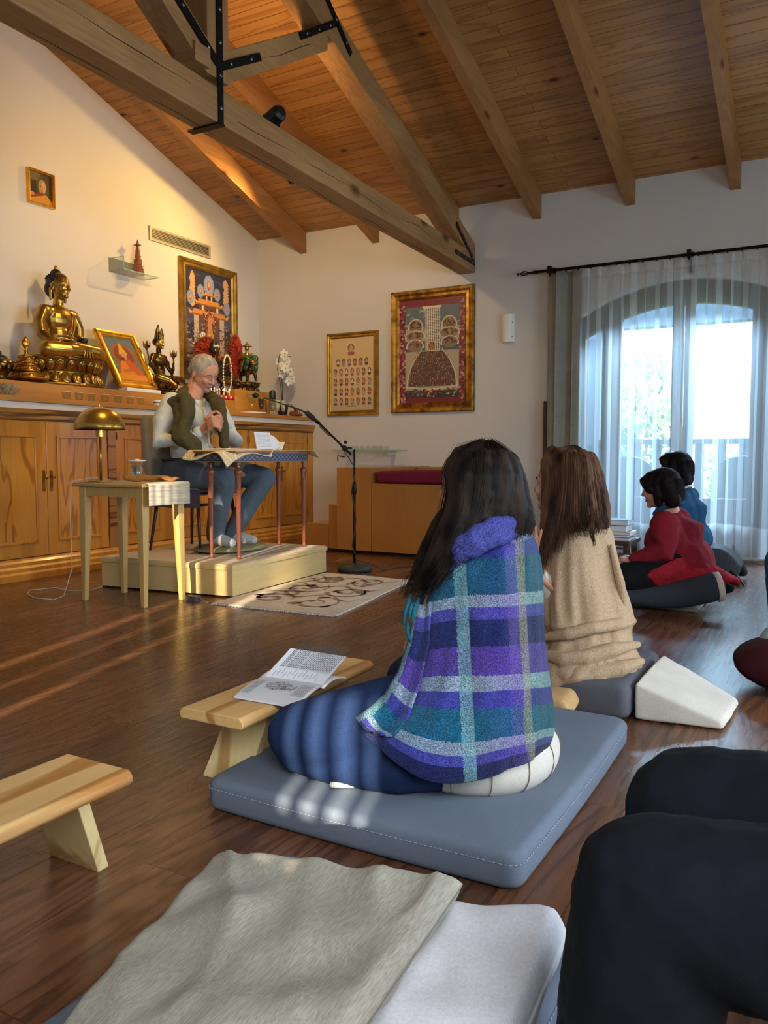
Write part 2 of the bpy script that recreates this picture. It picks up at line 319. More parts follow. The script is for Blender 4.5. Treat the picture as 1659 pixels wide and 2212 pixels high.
def chain(pts, rads, n=12):
    """closed tapered limb through points with round ends"""
    pts = [Vector(p) for p in pts]; d0 = (pts[1]-pts[0]).normalized(); d1 = (pts[-1]-pts[-2]).normalized()
    path = []; rad = []
    for k in range(3): a = PI/2*(1-k/3); path.append(pts[0]-d0*rads[0]*math.sin(a)); rad.append(max(rads[0]*math.cos(a), .0005))
    path += pts; rad += list(rads)
    for k in range(1, 4): a = PI/2*k/3; path.append(pts[-1]+d1*rads[-1]*math.sin(a)); rad.append(max(rads[-1]*math.cos(a), .0005))
    return tube(path, rad, n)
def prism(poly, o, u, v, nrm, t):
    """polygon in plane (o,u,v) extruded by t along nrm"""
    o = Vector(o); u = Vector(u); v = Vector(v); nrm = Vector(nrm); n = len(poly)
    a = [o+u*p[0]+v*p[1] for p in poly]
    return a+[p+nrm*t for p in a], [tuple(reversed(range(n))), tuple(range(n, 2*n))]+[(i, (i+1) % n, n+(i+1) % n, n+i) for i in range(n)]
def sheet(f, nu, nv, t=.004):
    """thick cloth sheet from f(u,v)->Vector"""
    P = [[Vector(f(i/nu, j/nv)) for j in range(nv+1)] for i in range(nu+1)]; top = []; bot = []
    for i in range(nu+1):
        for j in range(nv+1):
            du = P[min(i+1, nu)][j]-P[max(i-1, 0)][j]; dv = P[i][min(j+1, nv)]-P[i][max(j-1, 0)]; nn = du.cross(dv)
            nn = nn.normalized() if nn.length > 1e-12 else Vector((0, 0, 1)); top.append(P[i][j]+nn*t/2); bot.append(P[i][j]-nn*t/2)
    V = top+bot; F = []; M = len(top); q = nv+1
    for i in range(nu):
        for j in range(nv):
            a, b, c, d = i*q+j, (i+1)*q+j, (i+1)*q+j+1, i*q+j+1; F.append((a, b, c, d)); F.append((M+d, M+c, M+b, M+a))
    for i in range(nu):
        F.append((i*q, M+i*q, M+(i+1)*q, (i+1)*q)); F.append((i*q+nv, (i+1)*q+nv, M+(i+1)*q+nv, M+i*q+nv))
    for j in range(nv):
        F.append((j, j+1, M+j+1, M+j)); F.append((nu*q+j, M+nu*q+j, M+nu*q+j+1, nu*q+j+1))
    return V, F
def cat(*g):
    V = []; F = []
    for v, f in g:
        k = len(V); V += list(v); F += [tuple(i+k for i in q) for q in f]
    return V, F
def xf(g, M):
    return [M@Vector(p) for p in g[0]], g[1]

def tag(o, label=None, cat_=None, group=None, kind=None):
    if label: o['label'] = label
    if cat_: o['category'] = cat_
    if group: o['group'] = group
    if kind: o['kind'] = kind
    return o
def woff(o):
    v = Vector((0, 0, 0))
    while o is not None: v += Vector(o.location); o = o.parent
    return v
def mk(name, g, mat, parent=None, smooth=False, bevel=0, seg=2, sub=0, remesh=0, smo=0, label=None, cat_=None, group=None, kind=None, uv=None, disp=None, origin=None, fixn=True, solid=0):
    """link one mesh object; geometry in room coordinates"""
    if isinstance(g, list): g = cat(*g)
    V, F = g
    if parent is not None: off = woff(parent)
    elif origin is not None: off = Vector(origin)
    elif kind == 'structure': off = Vector((0, 0, 0))
    else:
        xs = [p[0] for p in V]; ys = [p[1] for p in V]; zs = [p[2] for p in V]; off = Vector(((min(xs)+max(xs))/2, (min(ys)+max(ys))/2, min(zs)))
    me = bpy.data.meshes.new(name); me.from_pydata([tuple(Vector(p)-off) for p in V], [], [tuple(f) for f in F])
    if uv:
        ul = me.uv_layers.new(name='UVMap')
        for lp in me.loops: ul.data[lp.index].uv = uv(Vector(V[lp.vertex_index]), lp.vertex_index)
    me.update()
    if fixn and not uv:
        bm = bmesh.new(); bm.from_mesh(me); bmesh.ops.recalc_face_normals(bm, faces=bm.faces)
        if bevel: 
            es = [e for e in bm.edges if len(e.link_faces) == 2 and e.calc_face_angle(0) > .5]
            bmesh.ops.bevel(bm, geom=es, offset=bevel, segments=seg, profile=.5, affect='EDGES', clamp_overlap=True)
        bm.to_mesh(me); bm.free()
    o = bpy.data.objects.new(name, me); COL.objects.link(o); o.location = off if parent is None else (0, 0, 0)
    if parent is not None: o.parent = parent
    if isinstance(mat, (list, tuple)):
        for q in mat: me.materials.append(MATS[q] if isinstance(q, str) else q)
    else: me.materials.append(MATS[mat] if isinstance(mat, str) else mat)
    if remesh:
        md = o.modifiers.new('remesh', 'REMESH'); md.mode = 'VOXEL'; md.voxel_size = remesh; md.use_smooth_shade = True
        if smo: s = o.modifiers.new('smooth', 'SMOOTH'); s.iterations = smo; s.factor = .5
    if sub:
        s = o.modifiers.new('sub', 'SUBSURF'); s.levels = sub; s.render_levels = sub
    if disp:
        tx = bpy.data.textures.new(name, 'CLOUDS'); tx.noise_scale = disp[1]; d = o.modifiers.new('disp', 'DISPLACE'); d.texture = tx; d.strength = disp[0]; d.mid_level = .5; d.texture_coords = 'GLOBAL' if len(disp) > 2 else 'LOCAL'
    if smooth or sub or remesh:
        for p in me.polygons: p.use_smooth = True
    tag(o, label, cat_, group, kind); return o
def empty(name, loc, label, cat_, group=None):
    o = bpy.data.objects.new(name, None); COL.objects.link(o); o.location = loc; o.empty_display_size = .1; return tag(o, label, cat_, group)
def dup(root, delta, rotz=0, label=None):
    """copy of a thing with copies of its parts and sub-parts"""
    def rec(o, par):
        c = o.copy(); COL.objects.link(c); c.parent = par
        for ch in list(kids[o]): rec(ch, c)
        return c
    kids = {}
    def gather(o):
        kids[o] = list(o.children)
        for ch in kids[o]: gather(ch)
    gather(root); c = rec(root, None); c.location = Vector(root.location)+Vector(delta); c.rotation_euler.z += rotz
    if label: c['label'] = label
    return c
def ring_noise(p, s, a): return mnoise.noise(Vector(p)*s)*a
# ================================================================ THE ROOM
XW, YW, XR, YB = -5.89, 7.58, 3.3, -.52
EZ, SL = 3.38, .333; YR = (YW+YB)/2; RZ = EZ+SL*(YW-YR)
def ceil(y): return EZ+SL*(YW-y) if y > YR else EZ+SL*(y-YB)
mk('floor', box(XW-.2, XR+.2, YB-.2, YW+.2, -.1, 0), 'floor', kind='structure')
mk('wall_left', prism([(YB-.2, -.05), (YW+.2, -.05), (YW+.2, EZ-.05), (YR, RZ+.02), (YB-.2, EZ-.05)], (XW, 0, 0), (0, 1, 0), (0, 0, 1), (-1, 0, 0), .2), 'wall', kind='structure')
# window wall with its arched opening
WX0, WX1, WXC = -2.15, -.25, -1.2
def arch(x, crest=2.47, rise=.28): return crest-rise*((x-WXC)/.95)**2
g = [box(XW, WX0, YW, YW+.28, -.05, EZ+.02), box(WX1, .75, YW, YW+.28, -.05, EZ+.02), box(2.45, XR, YW, YW+.28, -.05, EZ+.02), box(.75, 2.45, YW, YW+.28, 2.35, EZ+.02), box(WX0, WX1, YW, YW+.28, -.05, .02)]
n = 24
for i in range(n):
    a = WX0+(WX1-WX0)*i/n; b_ = WX0+(WX1-WX0)*(i+1)/n
    g.append(prism([(a, arch(a)), (b_, arch(b_)), (b_, EZ+.02), (a, EZ+.02)], (0, YW, 0), (1, 0, 0), (0, 0, 1), (0, 1, 0), .28))
mk('wall_front', g, 'wall', kind='structure')
# right wall with a window added for fill, rear wall with the sun opening
mk('wall_right', [box(XR, XR+.2, YB-.2, 1.2, -.05, EZ+1.4), box(XR, XR+.2, 4.8, YW, -.05, EZ+1.4), box(XR, XR+.2, 1.2, 4.8, -.05, .7), box(XR, XR+.2, 1.2, 4.8, 2.5, EZ+1.4)], 'wall', kind='structure')
mk('wall_back', [box(XW, -2.9, YB-.2, YB, -.05, EZ+.02), box(.4, XR, YB-.2, YB, -.05, EZ+.02), box(-2.9, .4, YB-.2, YB, -.05, .35), box(-2.9, .4, YB-.2, YB, 2.35, EZ+.02)], 'wall', kind='structure')
# ceiling boards, two slopes
for a, b_, za, zb in ((YW+.2, YR, ceil(YW)-.2*SL, RZ), (YR, YB-.2, RZ, ceil(YB)-.2*SL)):
    mk('ceiling', ([Vector(p) for p in [(XW-.2, a, za), (XR+.2, a, za), (XR+.2, b_, zb), (XW-.2, b_, zb), (XW-.2, a, za+.12), (XR+.2, a, za+.12), (XR+.2, b_, zb+.12), (XW-.2, b_, zb+.12)]], [(0, 1, 2, 3), (7, 6, 5, 4), (0, 4, 5, 1), (1, 5, 6, 2), (2, 6, 7, 3), (3, 7, 4, 0)]), 'boards', kind='structure')
# common rafters on the front slope
RX = [-5.25, -4.32, -3.4, -2.545, -1.675, -.80, .08, .96, 1.84, 2.72]
places = ['third bay left of the tie beam, above the altar corner', 'left of the tie beam, ending above the small gold frame', 'right over the truss', 'first to the right of the truss', 'second to the right of the truss', 'ending above the curtain, nearest the right edge', 'right of the view, first', 'right of the view, second', 'right of the view, third', 'beside the right wall']
def raft(x, w, d, y0, y1): # vertical-cut plank under the boards
    z0, z1 = ceil(y0), ceil(y1)
    return [Vector(p) for p in [(x-w/2, y0, z0-d), (x+w/2, y0, z0-d), (x+w/2, y0, z0), (x-w/2, y0, z0), (x-w/2, y1, z1-d), (x+w/2, y1, z1-d), (x+w/2, y1, z1), (x-w/2, y1, z1)]], [(0, 1, 2, 3), (7, 6, 5, 4), (0, 4, 5, 1), (1, 5, 6, 2), (2, 6, 7, 3), (3, 7, 4, 0)]
for x, p in zip(RX[:6], places):
    tag(mk('rafter', raft(x, .08, .225, YW-.005, YR), 'rafter'), 'brown ceiling rafter, '+p, 'beam', 'rafters under the boarded ceiling')
tag(mk('ridge_beam', box(XW, XR, YR-.06, YR+.06, RZ-.26, RZ-.02), 'rafter'), 'ridge beam at the top of the boarded ceiling', 'beam')
# ---- the truss
def txy(y, off=0): # centre line of the truss in plan
    return -3.265+.0435*(YW-y)+off
tr = empty('roof_truss', (txy(YW), YW, 2.72), 'big timber roof truss with black iron straps crossing the upper left', 'truss')
def tbeam(y0, y1, za0, zb0, za1, zb1, w=.18):
    V = [];
    for y, a, b_ in ((y0, za0, zb0), (y1, za1, zb1)):
        for s, z in ((-1, a), (1, a), (1, b_), (-1, b_)): V.append(Vector((txy(y, s*w/2), y, z)))
    return V, [(0, 1, 2, 3), (7, 6, 5, 4), (0, 4, 5, 1), (1, 5, 6, 2), (2, 6, 7, 3), (3, 7, 4, 0)]
mk('tie_beam', tbeam(YW-.003, YB+.003, 2.72, 2.90, 2.72, 2.915), 'beam', tr, bevel=.008)
mk('principal_rafter', tbeam(YW-.003, YR-.02, 2.82, 3.0, 4.11, 4.34, .17), 'beam', tr, bevel=.006)
mk('principal_rafter', tbeam(YB+.003, YR+.02, 2.82, 3.0, 4.11, 4.34, .17), 'beam', tr, bevel=.006)
mk('king_post', box(txy(3.53)-.085, txy(3.53)+.085, 3.45, 3.625, 2.955, 4.5), 'beam_v', tr, bevel=.006)
mk('strut', tbeam(3.6, 4.72, 2.95, 3.13, 3.62, 3.80, .16), 'beam', tr, bevel=.006)
mk('strut', tbeam(3.46, 2.34, 2.95, 3.13, 3.62, 3.80, .16), 'beam', tr, bevel=.006)
mk('strut_block', box(txy(3.4)-.07, txy(3.4)+.10, 3.33, 3.45, 2.97, 3.07), 'beam', tr, bevel=.004)
cr_ = flat('crack_dark', '2a190e', .9)
def crack(y0, y1, fn, amp, r0, seed, name='drying_cracks'):
    R = random.Random(seed); n = int(abs(y1-y0)/.09)+2; g = []; run_ = []
    for k in range(n):
        y = y0+(y1-y0)*k/(n-1); run_.append(fn(y, amp*mnoise.noise(Vector((y*1.7+seed, seed, 0)))+.25*amp*mnoise.noise(Vector((y*9, seed, 2)))))
    return tube(run_, [r0*(.25+.75*abs(math.sin(k*.37+seed))) for k in range(n)], 5)
mk('drying_cracks', [crack(7.3, 1.6, lambda y, a: Vector((txy(y, -.035)+a, y, 2.7215)), .04, .0035, 1), crack(6.8, 3.7, lambda y, a: Vector((txy(y, .0895), y, 2.80+a)), .05, .0025, 2), crack(3.3, 1.6, lambda y, a: Vector((txy(y, .0895), y, 2.83+a)), .05, .003, 3)], cr_, tr)
mk('drying_cracks', [crack(7.0, 4.6, lambda y, a: Vector((txy(y, .01)+a, y, 2.8215+(YW-y)*(4.11-2.82)/(YW-YR-.02))), .03, .003, 5), crack(4.5, 3.8, lambda y, a: Vector((txy(y, .0795), y, 3.02+(y-3.6)*.598+a)), .04, .003, 7)], cr_, tr)
def strap(pts, w=.045):
    """flat iron strap along y,z points on the room side of the truss"""
    g = []
    for (y0, z0), (y1, z1) in zip(pts, pts[1:]):
        x0 = txy(y0, .092); x1 = txy(y1, .092); g.append(beam((x0, y0, z0), (x1, y1, z1), w, .008, (1, .04, 0)))
    s = mk('iron_strap', g, 'iron', tr)
    for (y0, z0), (y1, z1) in zip(pts, pts[1:]):
        k = max(1, int(math.hypot(y1-y0, z1-z0)/.16))
        for i in range(k):
            t = (i+.5)/k; y = y0+(y1-y0)*t; z = z0+(z1-z0)*t; mk('bolt', ell((txy(y, .098), y, z), (.006, .011, .011), None, 10, 6), 'bolt', s, smooth=True)
strap([(3.54, 2.712), (3.54, 4.1)]); strap([(3.54, 3.02), (3.92, 3.235)]); strap([(3.54, 3.02), (3.14, 3.26)])
strap([(4.36, 3.55), (4.80, 3.83)]); strap([(4.6, 4.0), (5.02, 3.72)])
strap([(7.4, 2.89), (7.05, 3.07)], .04); strap([(7.54, 2.80), (7.02, 2.81)], .04); strap([(7.54, 2.80), (7.4, 2.89)], .04)
mk('strap_bottom', beam((txy(3.54, -.13), 3.54, 2.714), (txy(3.54, .10), 3.54, 2.714), .05, .01, (0, 0, 1)), 'iron', tr)
# spotlights clamped on the tie beam
def spot_lamp(loc, aim, label):
    e = empty('spotlight', loc, label, 'lamp', None); l = Vector(loc); d = (Vector(aim)-l).normalized()
    mk('bracket', [box(l.x-.02, l.x+.02, l.y-.02, l.y+.02, l.z, l.z+.05), tube([l+Vector((0, 0, .05)), l+Vector((0, 0, .07))], .008)], 'iron', e)
    c = l+Vector((0, 0, .1)); mk('housing', lathe(c-d*.06, [(.0, 0), (.035, 0), (.05, .02), (.055, .11), (.058, .12), (.05, .12), (.045, .1), (0, .09)], 20, d), 'black_plastic', e, smooth=False)
    mk('wire_guard', tube([c+d*.05+Vector((0, .05*math.cos(a), .05*math.sin(a)+0)) for a in [PI*k/6 for k in range(-1, 8)]], .003, 6), 'iron', e)
spot_lamp((-3.1, 4.18, 2.906), (-5.7, 4.8, 2), 'small black spotlight clamped on top of the tie beam')
spot_lamp((-4.72, 6.62, 3.56), (-5.7, 5.2, 2.2), 'black ceiling spotlight above the altar corner, hidden by the tie beam')
# baseboard on the window wall, wall uplight, vent
mk('baseboard_front', box(-3.0, WX0, YW-.02, YW-.001, 0, .09), 'dark_wood', kind='structure')
e = empty('wall_sconce', (-2.825, YW, 2.01), 'white half-round wall sconce between the large thangka and the curtain', 'lamp')
mk('shade', [lathe((-2.825, YW-.005, 2.01), [(.062, 0), (.065, .004), (.065, .262), (.062, .268)], 24, (0, 0, 1), (1, 0, 0), .9)], 'white_gloss', e, smooth=False)
mk('screw', ell((-2.77, YW-.045, 2.2), .005, None, 8, 6), 'bolt', e); mk('screw', ell((-2.77, YW-.045, 2.06), .005, None, 8, 6), 'bolt', e)
v = empty('air_vent', (XW, 6.31, 3.0), 'long grey slatted air vent on the wall above the dark thangka', 'vent')
mk('frame', [box(XW, XW+.014, 5.87, 6.75, 3.0, 3.022), box(XW, XW+.014, 5.87, 6.75, 3.113, 3.135), box(XW, XW+.014, 5.87, 5.90, 3.022, 3.113), box(XW, XW+.014, 6.72, 6.75, 3.022, 3.113)], flat('vent_metal', 'a39c88', .5, .2), v)
mk('backing', box(XW+.0005, XW+.002, 5.90, 6.72, 3.022, 3.113), 'black_plastic', v)
for k in range(6): mk('slat', box(XW+.002, XW+.008, 5.90, 6.72, 3.029+k*.0150, 3.0345+k*.0150), flat('vent_metal', 'a39c88', .5, .2), v)

# ---- the arched french window
wn = 'window_1'
wd = empty(wn, (WXC, YW+.12, 0), 'arched french window with brown frames behind sheer curtains', 'window'); del wd['category']; wd['kind'] = 'structure'
def arched(x0, x1, z0, crest, y, t, rise=.28):
    P = [(x0, z0)]+[(x1, z0)]+[(x1+(x0-x1)*i/12, arch(x1+(x0-x1)*i/12, crest, rise)) for i in range(13)]
    return prism(P, (0, y, 0), (1, 0, 0), (0, 0, 1), (0, 1, 0), t)
FY = YW+.10; fb = flat('frame_brown', '5a4438', .5)
g = []
for i in range(24):
    a = WX0+(WX1-WX0)*i/24; b_ = WX0+(WX1-WX0)*(i+1)/24
    g.append(prism([(a, arch(a, 2.26)), (b_, arch(b_, 2.26)), (b_, arch(b_, 2.475)), (a, arch(a, 2.475))], (0, FY, 0), (1, 0, 0), (0, 0, 1), (0, 1, 0), .07))
mk('arch_head', g, fb, wd)
for x0, x1 in ((WX0, WX0+.06), (-1.93, -1.83), (-.55, -.45), (WX1-.06, WX1)): mk('stile', box(x0, x1, FY, FY+.07, .02, arch((x0+x1)/2, 2.27)), fb, wd)
for x0, x1, y in ((-1.83, -1.205, FY-.01), (-1.195, -.55, FY-.01)):
    lf = mk('door_leaf', [box(x0, x0+.085, y, y+.055, .02, arch(x0+.04, 2.27)), box(x1-.095, x1, y, y+.055, .02, arch(x1-.04, 2.27)), box(x0+.08, x1-.08, y, y+.055, .02, .14), box(x0+.08, x1-.08, y, y+.055, .42, .52)], fb, wd)
    mk('lower_panel', box(x0+.08, x1-.08, y+.015, y+.04, .14, .42), fb, lf); mk('pane', box(x0+.08, x1-.08, y+.024, y+.03, .52, 2.25), 'thin_glass', lf)
mk('side_pane', box(WX0+.06, -1.93, FY+.02, FY+.026, .05, 2.0), 'thin_glass', wd); mk('side_pane', box(-.45, WX1-.06, FY+.02, FY+.026, .05, 2.0), 'thin_glass', wd)
mk('handle', [box(-1.215, -1.19, FY-.03, FY-.012, .98, 1.16), tube([(-1.2, FY-.06, 1.08), (-1.1, FY-.06, 1.08)], .009)], 'brass', wd)
# right windows added for the fill lights, rear one for the sun (out of frame)
w2 = empty('window_2', (1.6, YW+.14, 0), 'plain unseen window beyond the right edge, added for fill light', 'window'); del w2['category']; w2['kind'] = 'structure'
mk('frame', [box(.75, .83, FY, FY+.07, 0, 2.35), box(2.37, 2.45, FY, FY+.07, 0, 2.35), box(1.56, 1.64, FY, FY+.07, 0, 2.35), box(.75, 2.45, FY, FY+.07, 2.27, 2.35)], fb, w2); mk('pane', box(.83, 2.37, FY+.03, FY+.036, 0, 2.27), 'thin_glass', w2)
w3 = empty('window_3', (XR+.1, 3, .7), 'long unseen window added in the right wall for fill light', 'window'); del w3['category']; w3['kind'] = 'structure'
mk('frame', [box(XR+.05, XR+.12, 1.2, 4.8, .7, .78), box(XR+.05, XR+.12, 1.2, 4.8, 2.42, 2.5)]+[box(XR+.05, XR+.12, y-.04, y+.04, .78, 2.42) for y in (1.24, 2.4, 3.6, 4.76)], fb, w3)
w4 = empty('window_4', (-1.25, YB-.1, .35), 'rear window with added slats that cut the sun into streaks', 'window'); del w4['category']; w4['kind'] = 'structure'
# added unseen slats, their gaps placed to shape the sun streaks
gaps = [(-2.30, -2.24), (-2.06, -2.03), (-1.84, -1.79), (-.505, -.482), (-.442, -.405), (-.37, -.325), (-.29, -.27)]
xs = [-2.92]+[q for gg in gaps for q in gg]+[.42]
for i in range(0, len(xs), 2):
    a, b_ = xs[i], xs[i+1]
    mk('streak_slat', box(a, b_, YB-.12, YB-.112, .3, 2.4), 'curtain_beige', w4)
mk('streak_mask', [box(-.60, -.25, YB-.13, YB-.122, .3, .81), box(-.60, -.25, YB-.13, YB-.122, 1.12, 2.4), box(-2.35, -1.75, YB-.13, YB-.122, .3, .75)], 'curtain_beige', w4)  # added unseen panels that limit the height of the sun streaks
# ---- outside: porch beam, balcony rail, chairs, trees
out = flat('rail_paint', '4c5a6e', .6)
mk('balcony_floor', box(-5, 4, YW+.28, 9.3, -.12, -.02), flat('tile', '8a7f74', .7), label='tiled balcony floor outside the arched window', cat_='floor')
rl = empty('balcony_rail', (-1, 8.85, 0), 'wooden balcony railing with flat balusters outside the window', 'railing')
mk('top_rail', box(-4.5, 3.5, 8.8, 8.9, 1.02, 1.075), out, rl); mk('bottom_rail', box(-4.5, 3.5, 8.82, 8.88, .1, .16), out, rl)
for k in range(38): mk('baluster', box(-4.4+k*.21, -4.4+k*.21+.085, 8.83, 8.87, .16, 1.02), out, rl)
mk('porch_beam', box(-5, 4, 8.93, 9.12, 2.27, 2.55), out, label='porch beam outside above the balcony rail', cat_='beam')
mk('porch_post', box(-2.42, -2.27, 8.95, 9.1, -.02, 2.27), out, label='porch post outside left of the arched window', cat_='post')
def garden_chair(x, y, lab):
    e = empty('garden_chair', (x, y, -.02), lab, 'chair', 'chairs on the balcony'); m = flat('rattan', '2f3540', .7)
    P = [(-.28, .3), (.28, .3)]+[(.28*math.cos(a), .72+.2*math.sin(a)) for a in [PI*k/10 for k in range(11)]]
    mk('backrest', prism(P, (x, y, -.02), (1, 0, 0), (0, 0, 1), (0, 1, .1), .05), m, e, bevel=.01); mk('seat', box(x-.28, x+.28, y+.0, y+.5, .36, .42), m, e)
    for a in (-.25, .25):
        for b_ in (.05, .45): mk('leg', tube([(x+a, y+b_, -.02), (x+a, y+b_, .37)], .02), m, e)
garden_chair(-1.78, 8.1, 'dark round-backed balcony chair behind the left window leaf'); garden_chair(-.72, 8.1, 'dark round-backed balcony chair behind the right window leaf')
def tree(x, y, h, r, seed, col, label, low=0.0):
    rnd = random.Random(seed); e = empty('tree', (x, y, -3), label, 'tree', 'trees beyond the balcony')
    mk('trunk', tube([(x, y, -3), (x+.1, y, h*.5), (x, y, h*.9)], [.16, .1, .03], 8), flat('bark', '5a4b3c', .9), e)
    g = []
    for _ in range(2600):
        a = rnd.random()*2*PI; rr = r*math.sqrt(rnd.random()); zz = low+(h-low)*rnd.random(); rr *= (1.05-.5*abs((zz-low)/(h-low)-.4))
        c = Vector((x+rr*math.cos(a), y+rr*math.sin(a)*.6, zz)); s = .045+.06*rnd.random()
        u = Vector((rnd.uniform(-1, 1), rnd.uniform(-.4, .4), rnd.uniform(-1, 1))).normalized(); w = u.cross(Vector((rnd.uniform(-.4, .4), 1, rnd.uniform(-.4, .4)))).normalized()
        g.append(([c-u*s, c+w*s*.5, c+u*s, c-w*s*.5], [(0, 1, 2, 3)]))
    mk('foliage', g, col, e, fixn=False)
lf = flat('leaf_light', '6d8a44', .7); lf2 = flat('leaf_green', '456a38', .7)
tree(-3.4, 13.9, 2.6, 1.25, 3, lf, 'light green tree seen through the left window leaf', -1.5)
tree(-6.8, 16.5, 3.6, 1.5, 5, lf2, 'green tree further left beyond the balcony', -1)
tree(-1.2, 17.5, 1.0, 1.6, 8, lf, 'low shrub tree behind the railing at right', -2.5)
tree(-3.4, 11.3, .75, 1.6, 21, lf, 'bright clipped hedge behind the railing at left', -2.2); tree(.2, 11.3, .8, 1.7, 22, lf, 'bright clipped hedge behind the railing at right', -2.2)
mk('garden_ground', box(-30, 30, 9.5, 60, -3.1, -3.0), flat('grass', '6d8a4a', .9), label='green garden ground below the balcony', cat_='ground')
# ---- curtains on their iron rod
rod = empty('curtain_rod', (-1, 7.42, 2.62), 'long black iron curtain rod with a twisted cage finial', 'curtain rod')
mk('rod', tube([(-2.52, 7.43, 2.625), (2.9, 7.43, 2.625)], .014, 12), 'iron', rod, smooth=True)
fin = [tube([(-2.66+.09*t, 7.43+.022*math.sin(PI*t)*math.cos(k*PI/3+2*t), 2.625+.022*math.sin(PI*t)*math.sin(k*PI/3+2*t)) for t in [i/8 for i in range(9)]], .0035, 5) for k in range(6)]
mk('finial', fin+[ell((-2.68, 7.43, 2.625), (.014, .012, .012)), tube([(-2.68, 7.43, 2.625), (-2.65, 7.43, 2.625)], .006), tube([(-2.58, 7.43, 2.625), (-2.5, 7.43, 2.625)], [.008, .018], 10)], 'iron', rod)
for x in (-2.37, -1.14, 1.4): mk('bracket', [box(x-.012, x+.012, 7.41, YW, 2.64, 2.665), box(x-.014, x+.014, YW-.012, YW, 2.5, 2.68), box(x-.016, x+.016, 7.405, 7.455, 2.6, 2.665), beam((x, YW-.01, 2.52), (x, 7.43, 2.6), .012, .02)], 'iron', rod)
for k in range(42): mk('ring', lathe((-2.33+k*.115, 7.43, 2.62), [(.016, -.004), (.021, -.004), (.021, .004), (.016, .004)], 12, (1, 0, 0), (0, 0, 1)), 'iron', rod)
def curtain(name, x0, x1, y, mat, fold, amp, label, zt=2.6, zb=.05, seed=1, gather=0, hemw=.0):
    rnd = random.Random(seed); ph = [rnd.uniform(0, 6) for _ in range(6)]; W = x1-x0; nu = max(60, int(W/.012)); nv = 24
    V = []; F = []; UV = []
    for i in range(nu+1):
        u = i/nu
        for j in range(nv+1):
            t = j/nv; x = x0+W*u
            a = amp*(1.0-.35*t+.12*math.sin(3*t+ph[4]))
            f1 = math.sin(u*W/fold*2*PI+ph[0]+1.2*math.sin(u*W*2.1+ph[1])+.25*math.sin(t*4+ph[5]))
            yy = y+a*f1+.2*amp*math.sin(u*W/fold*4.7*PI+ph[2])
            x += .012*math.sin(u*W/fold*4*PI+ph[0]*2)
            V.append(Vector((x, yy, zb+.018*math.sin(u*W*7+ph[3])*(1-t)+(zt-zb)*t))); UV.append((x0+W*u*1.0, t))
    q = nv+1
    for i in range(nu):
        for j in range(nv): F.append((i*q+j, (i+1)*q+j, (i+1)*q+j+1, i*q+j+1))
    return mk(name, (V, F), mat, smooth=True, uv=lambda p, k: UV[k], label=label, cat_='curtain')
c1 = curtain('drape', -2.39, -2.06, 7.44, 'curtain_beige', .16, .028, 'thick grey beige curtain gathered at the left end of the rod', seed=3)
s = c1.modifiers.new('solid', 'SOLIDIFY'); s.thickness = .003
c2 = curtain('sheer_curtain', -2.09, -1.19, 7.43, 'sheer', .145, .03, 'striped white sheer curtain over the left half of the arched window', seed=5)
c3 = curtain('sheer_curtain', -1.24, -.30, 7.425, 'sheer', .135, .03, 'striped white sheer curtain over the right half of the arched window', seed=9)
c4 = curtain('sheer_curtain', -.34, 1.2, 7.43, 'sheer', .14, .03, 'striped white sheer curtain beyond the right window jamb', seed=12)
mk('wooden_shutter', box(-2.425, -2.395, 7.47, 7.57, .1, 1.42), 'dark_wood', label='narrow dark wood panel standing behind the thick curtain edge', cat_='panel')
# ================================================================ THE ALTAR WALL
AX = -5.14
def cabinet_door(parent, y0, y1, z0, z1, hy, hinge):
    d = mk('door', box(AX-.02, AX, y0+.002, y1-.002, z0, z1), 'cabinet', parent, bevel=.002)
    a, b_, c, e_ = y0+.09, y1-.09, z0+.10, z1-.10
    g = [box(AX, AX+.012, a, b_, c, c+.018), box(AX, AX+.012, a, b_, e_-.018, e_), box(AX, AX+.012, a, a+.018, c+.018, e_-.018), box(AX, AX+.012, b_-.018, b_, c+.018, e_-.018)]
    mk('moulding', g, 'cabinet', d, bevel=.003); mk('panel', box(AX-.005, AX+.004, a+.018, b_-.018, c+.018, e_-.018), 'cabinet_panel', d)
    if hy:
        k = mk('handle', prism([(hy+.014*math.cos(t)*1, .715+.066*(1 if math.sin(t) > 0 else -1)+.014*math.sin(t)) for t in [2*PI*i/16+.01 for i in range(16)]], (AX, 0, 0), (0, 1, 0), (0, 0, 1), (1, 0, 0), .005), 'antique_gold', d)
        mk('knob', [tube([(AX+.004, hy, .745), (AX+.03, hy, .745)], .005), ell((AX+.036, hy, .745), (.01, .015, .015))], 'antique_gold', k, smooth=True)
    for z in (z0+.09, z1-.12): mk('hinge', tube([(AX+.006, hinge, z), (AX+.006, hinge, z+.06)], .006, 8), 'antique_gold', d)
def cabinet(y0, y1, doors, label):
    e = empty('altar_cabinet', (AX-.3, (y0+y1)/2, 0), label, 'cabinet', 'pine cabinets under the altar')
    mk('body', box(XW+.002, AX-.02, y0, y1, .155, 1.16), 'cabinet', e)
    for q in doors: cabinet_door(e, q[0], q[1], .16, 1.155, q[2], q[3])
cabinet(3.05, 4.625, [(3.46, 4.04, 4.01, 3.462), (4.04, 4.62, 4.075, 4.618)], 'honey pine altar cabinet with flame-grained door, leftmost')
cabinet(4.71, 5.87, [(4.71, 5.29, 5.25, 4.714), (5.29, 5.87, 5.33, 5.866)], 'honey pine altar cabinet behind the table lamp and the seated man')
cabinet(5.93, 6.415, [(5.93, 6.41, 5.97, 6.406)], 'honey pine altar cabinet with one door, behind the man\'s legs')
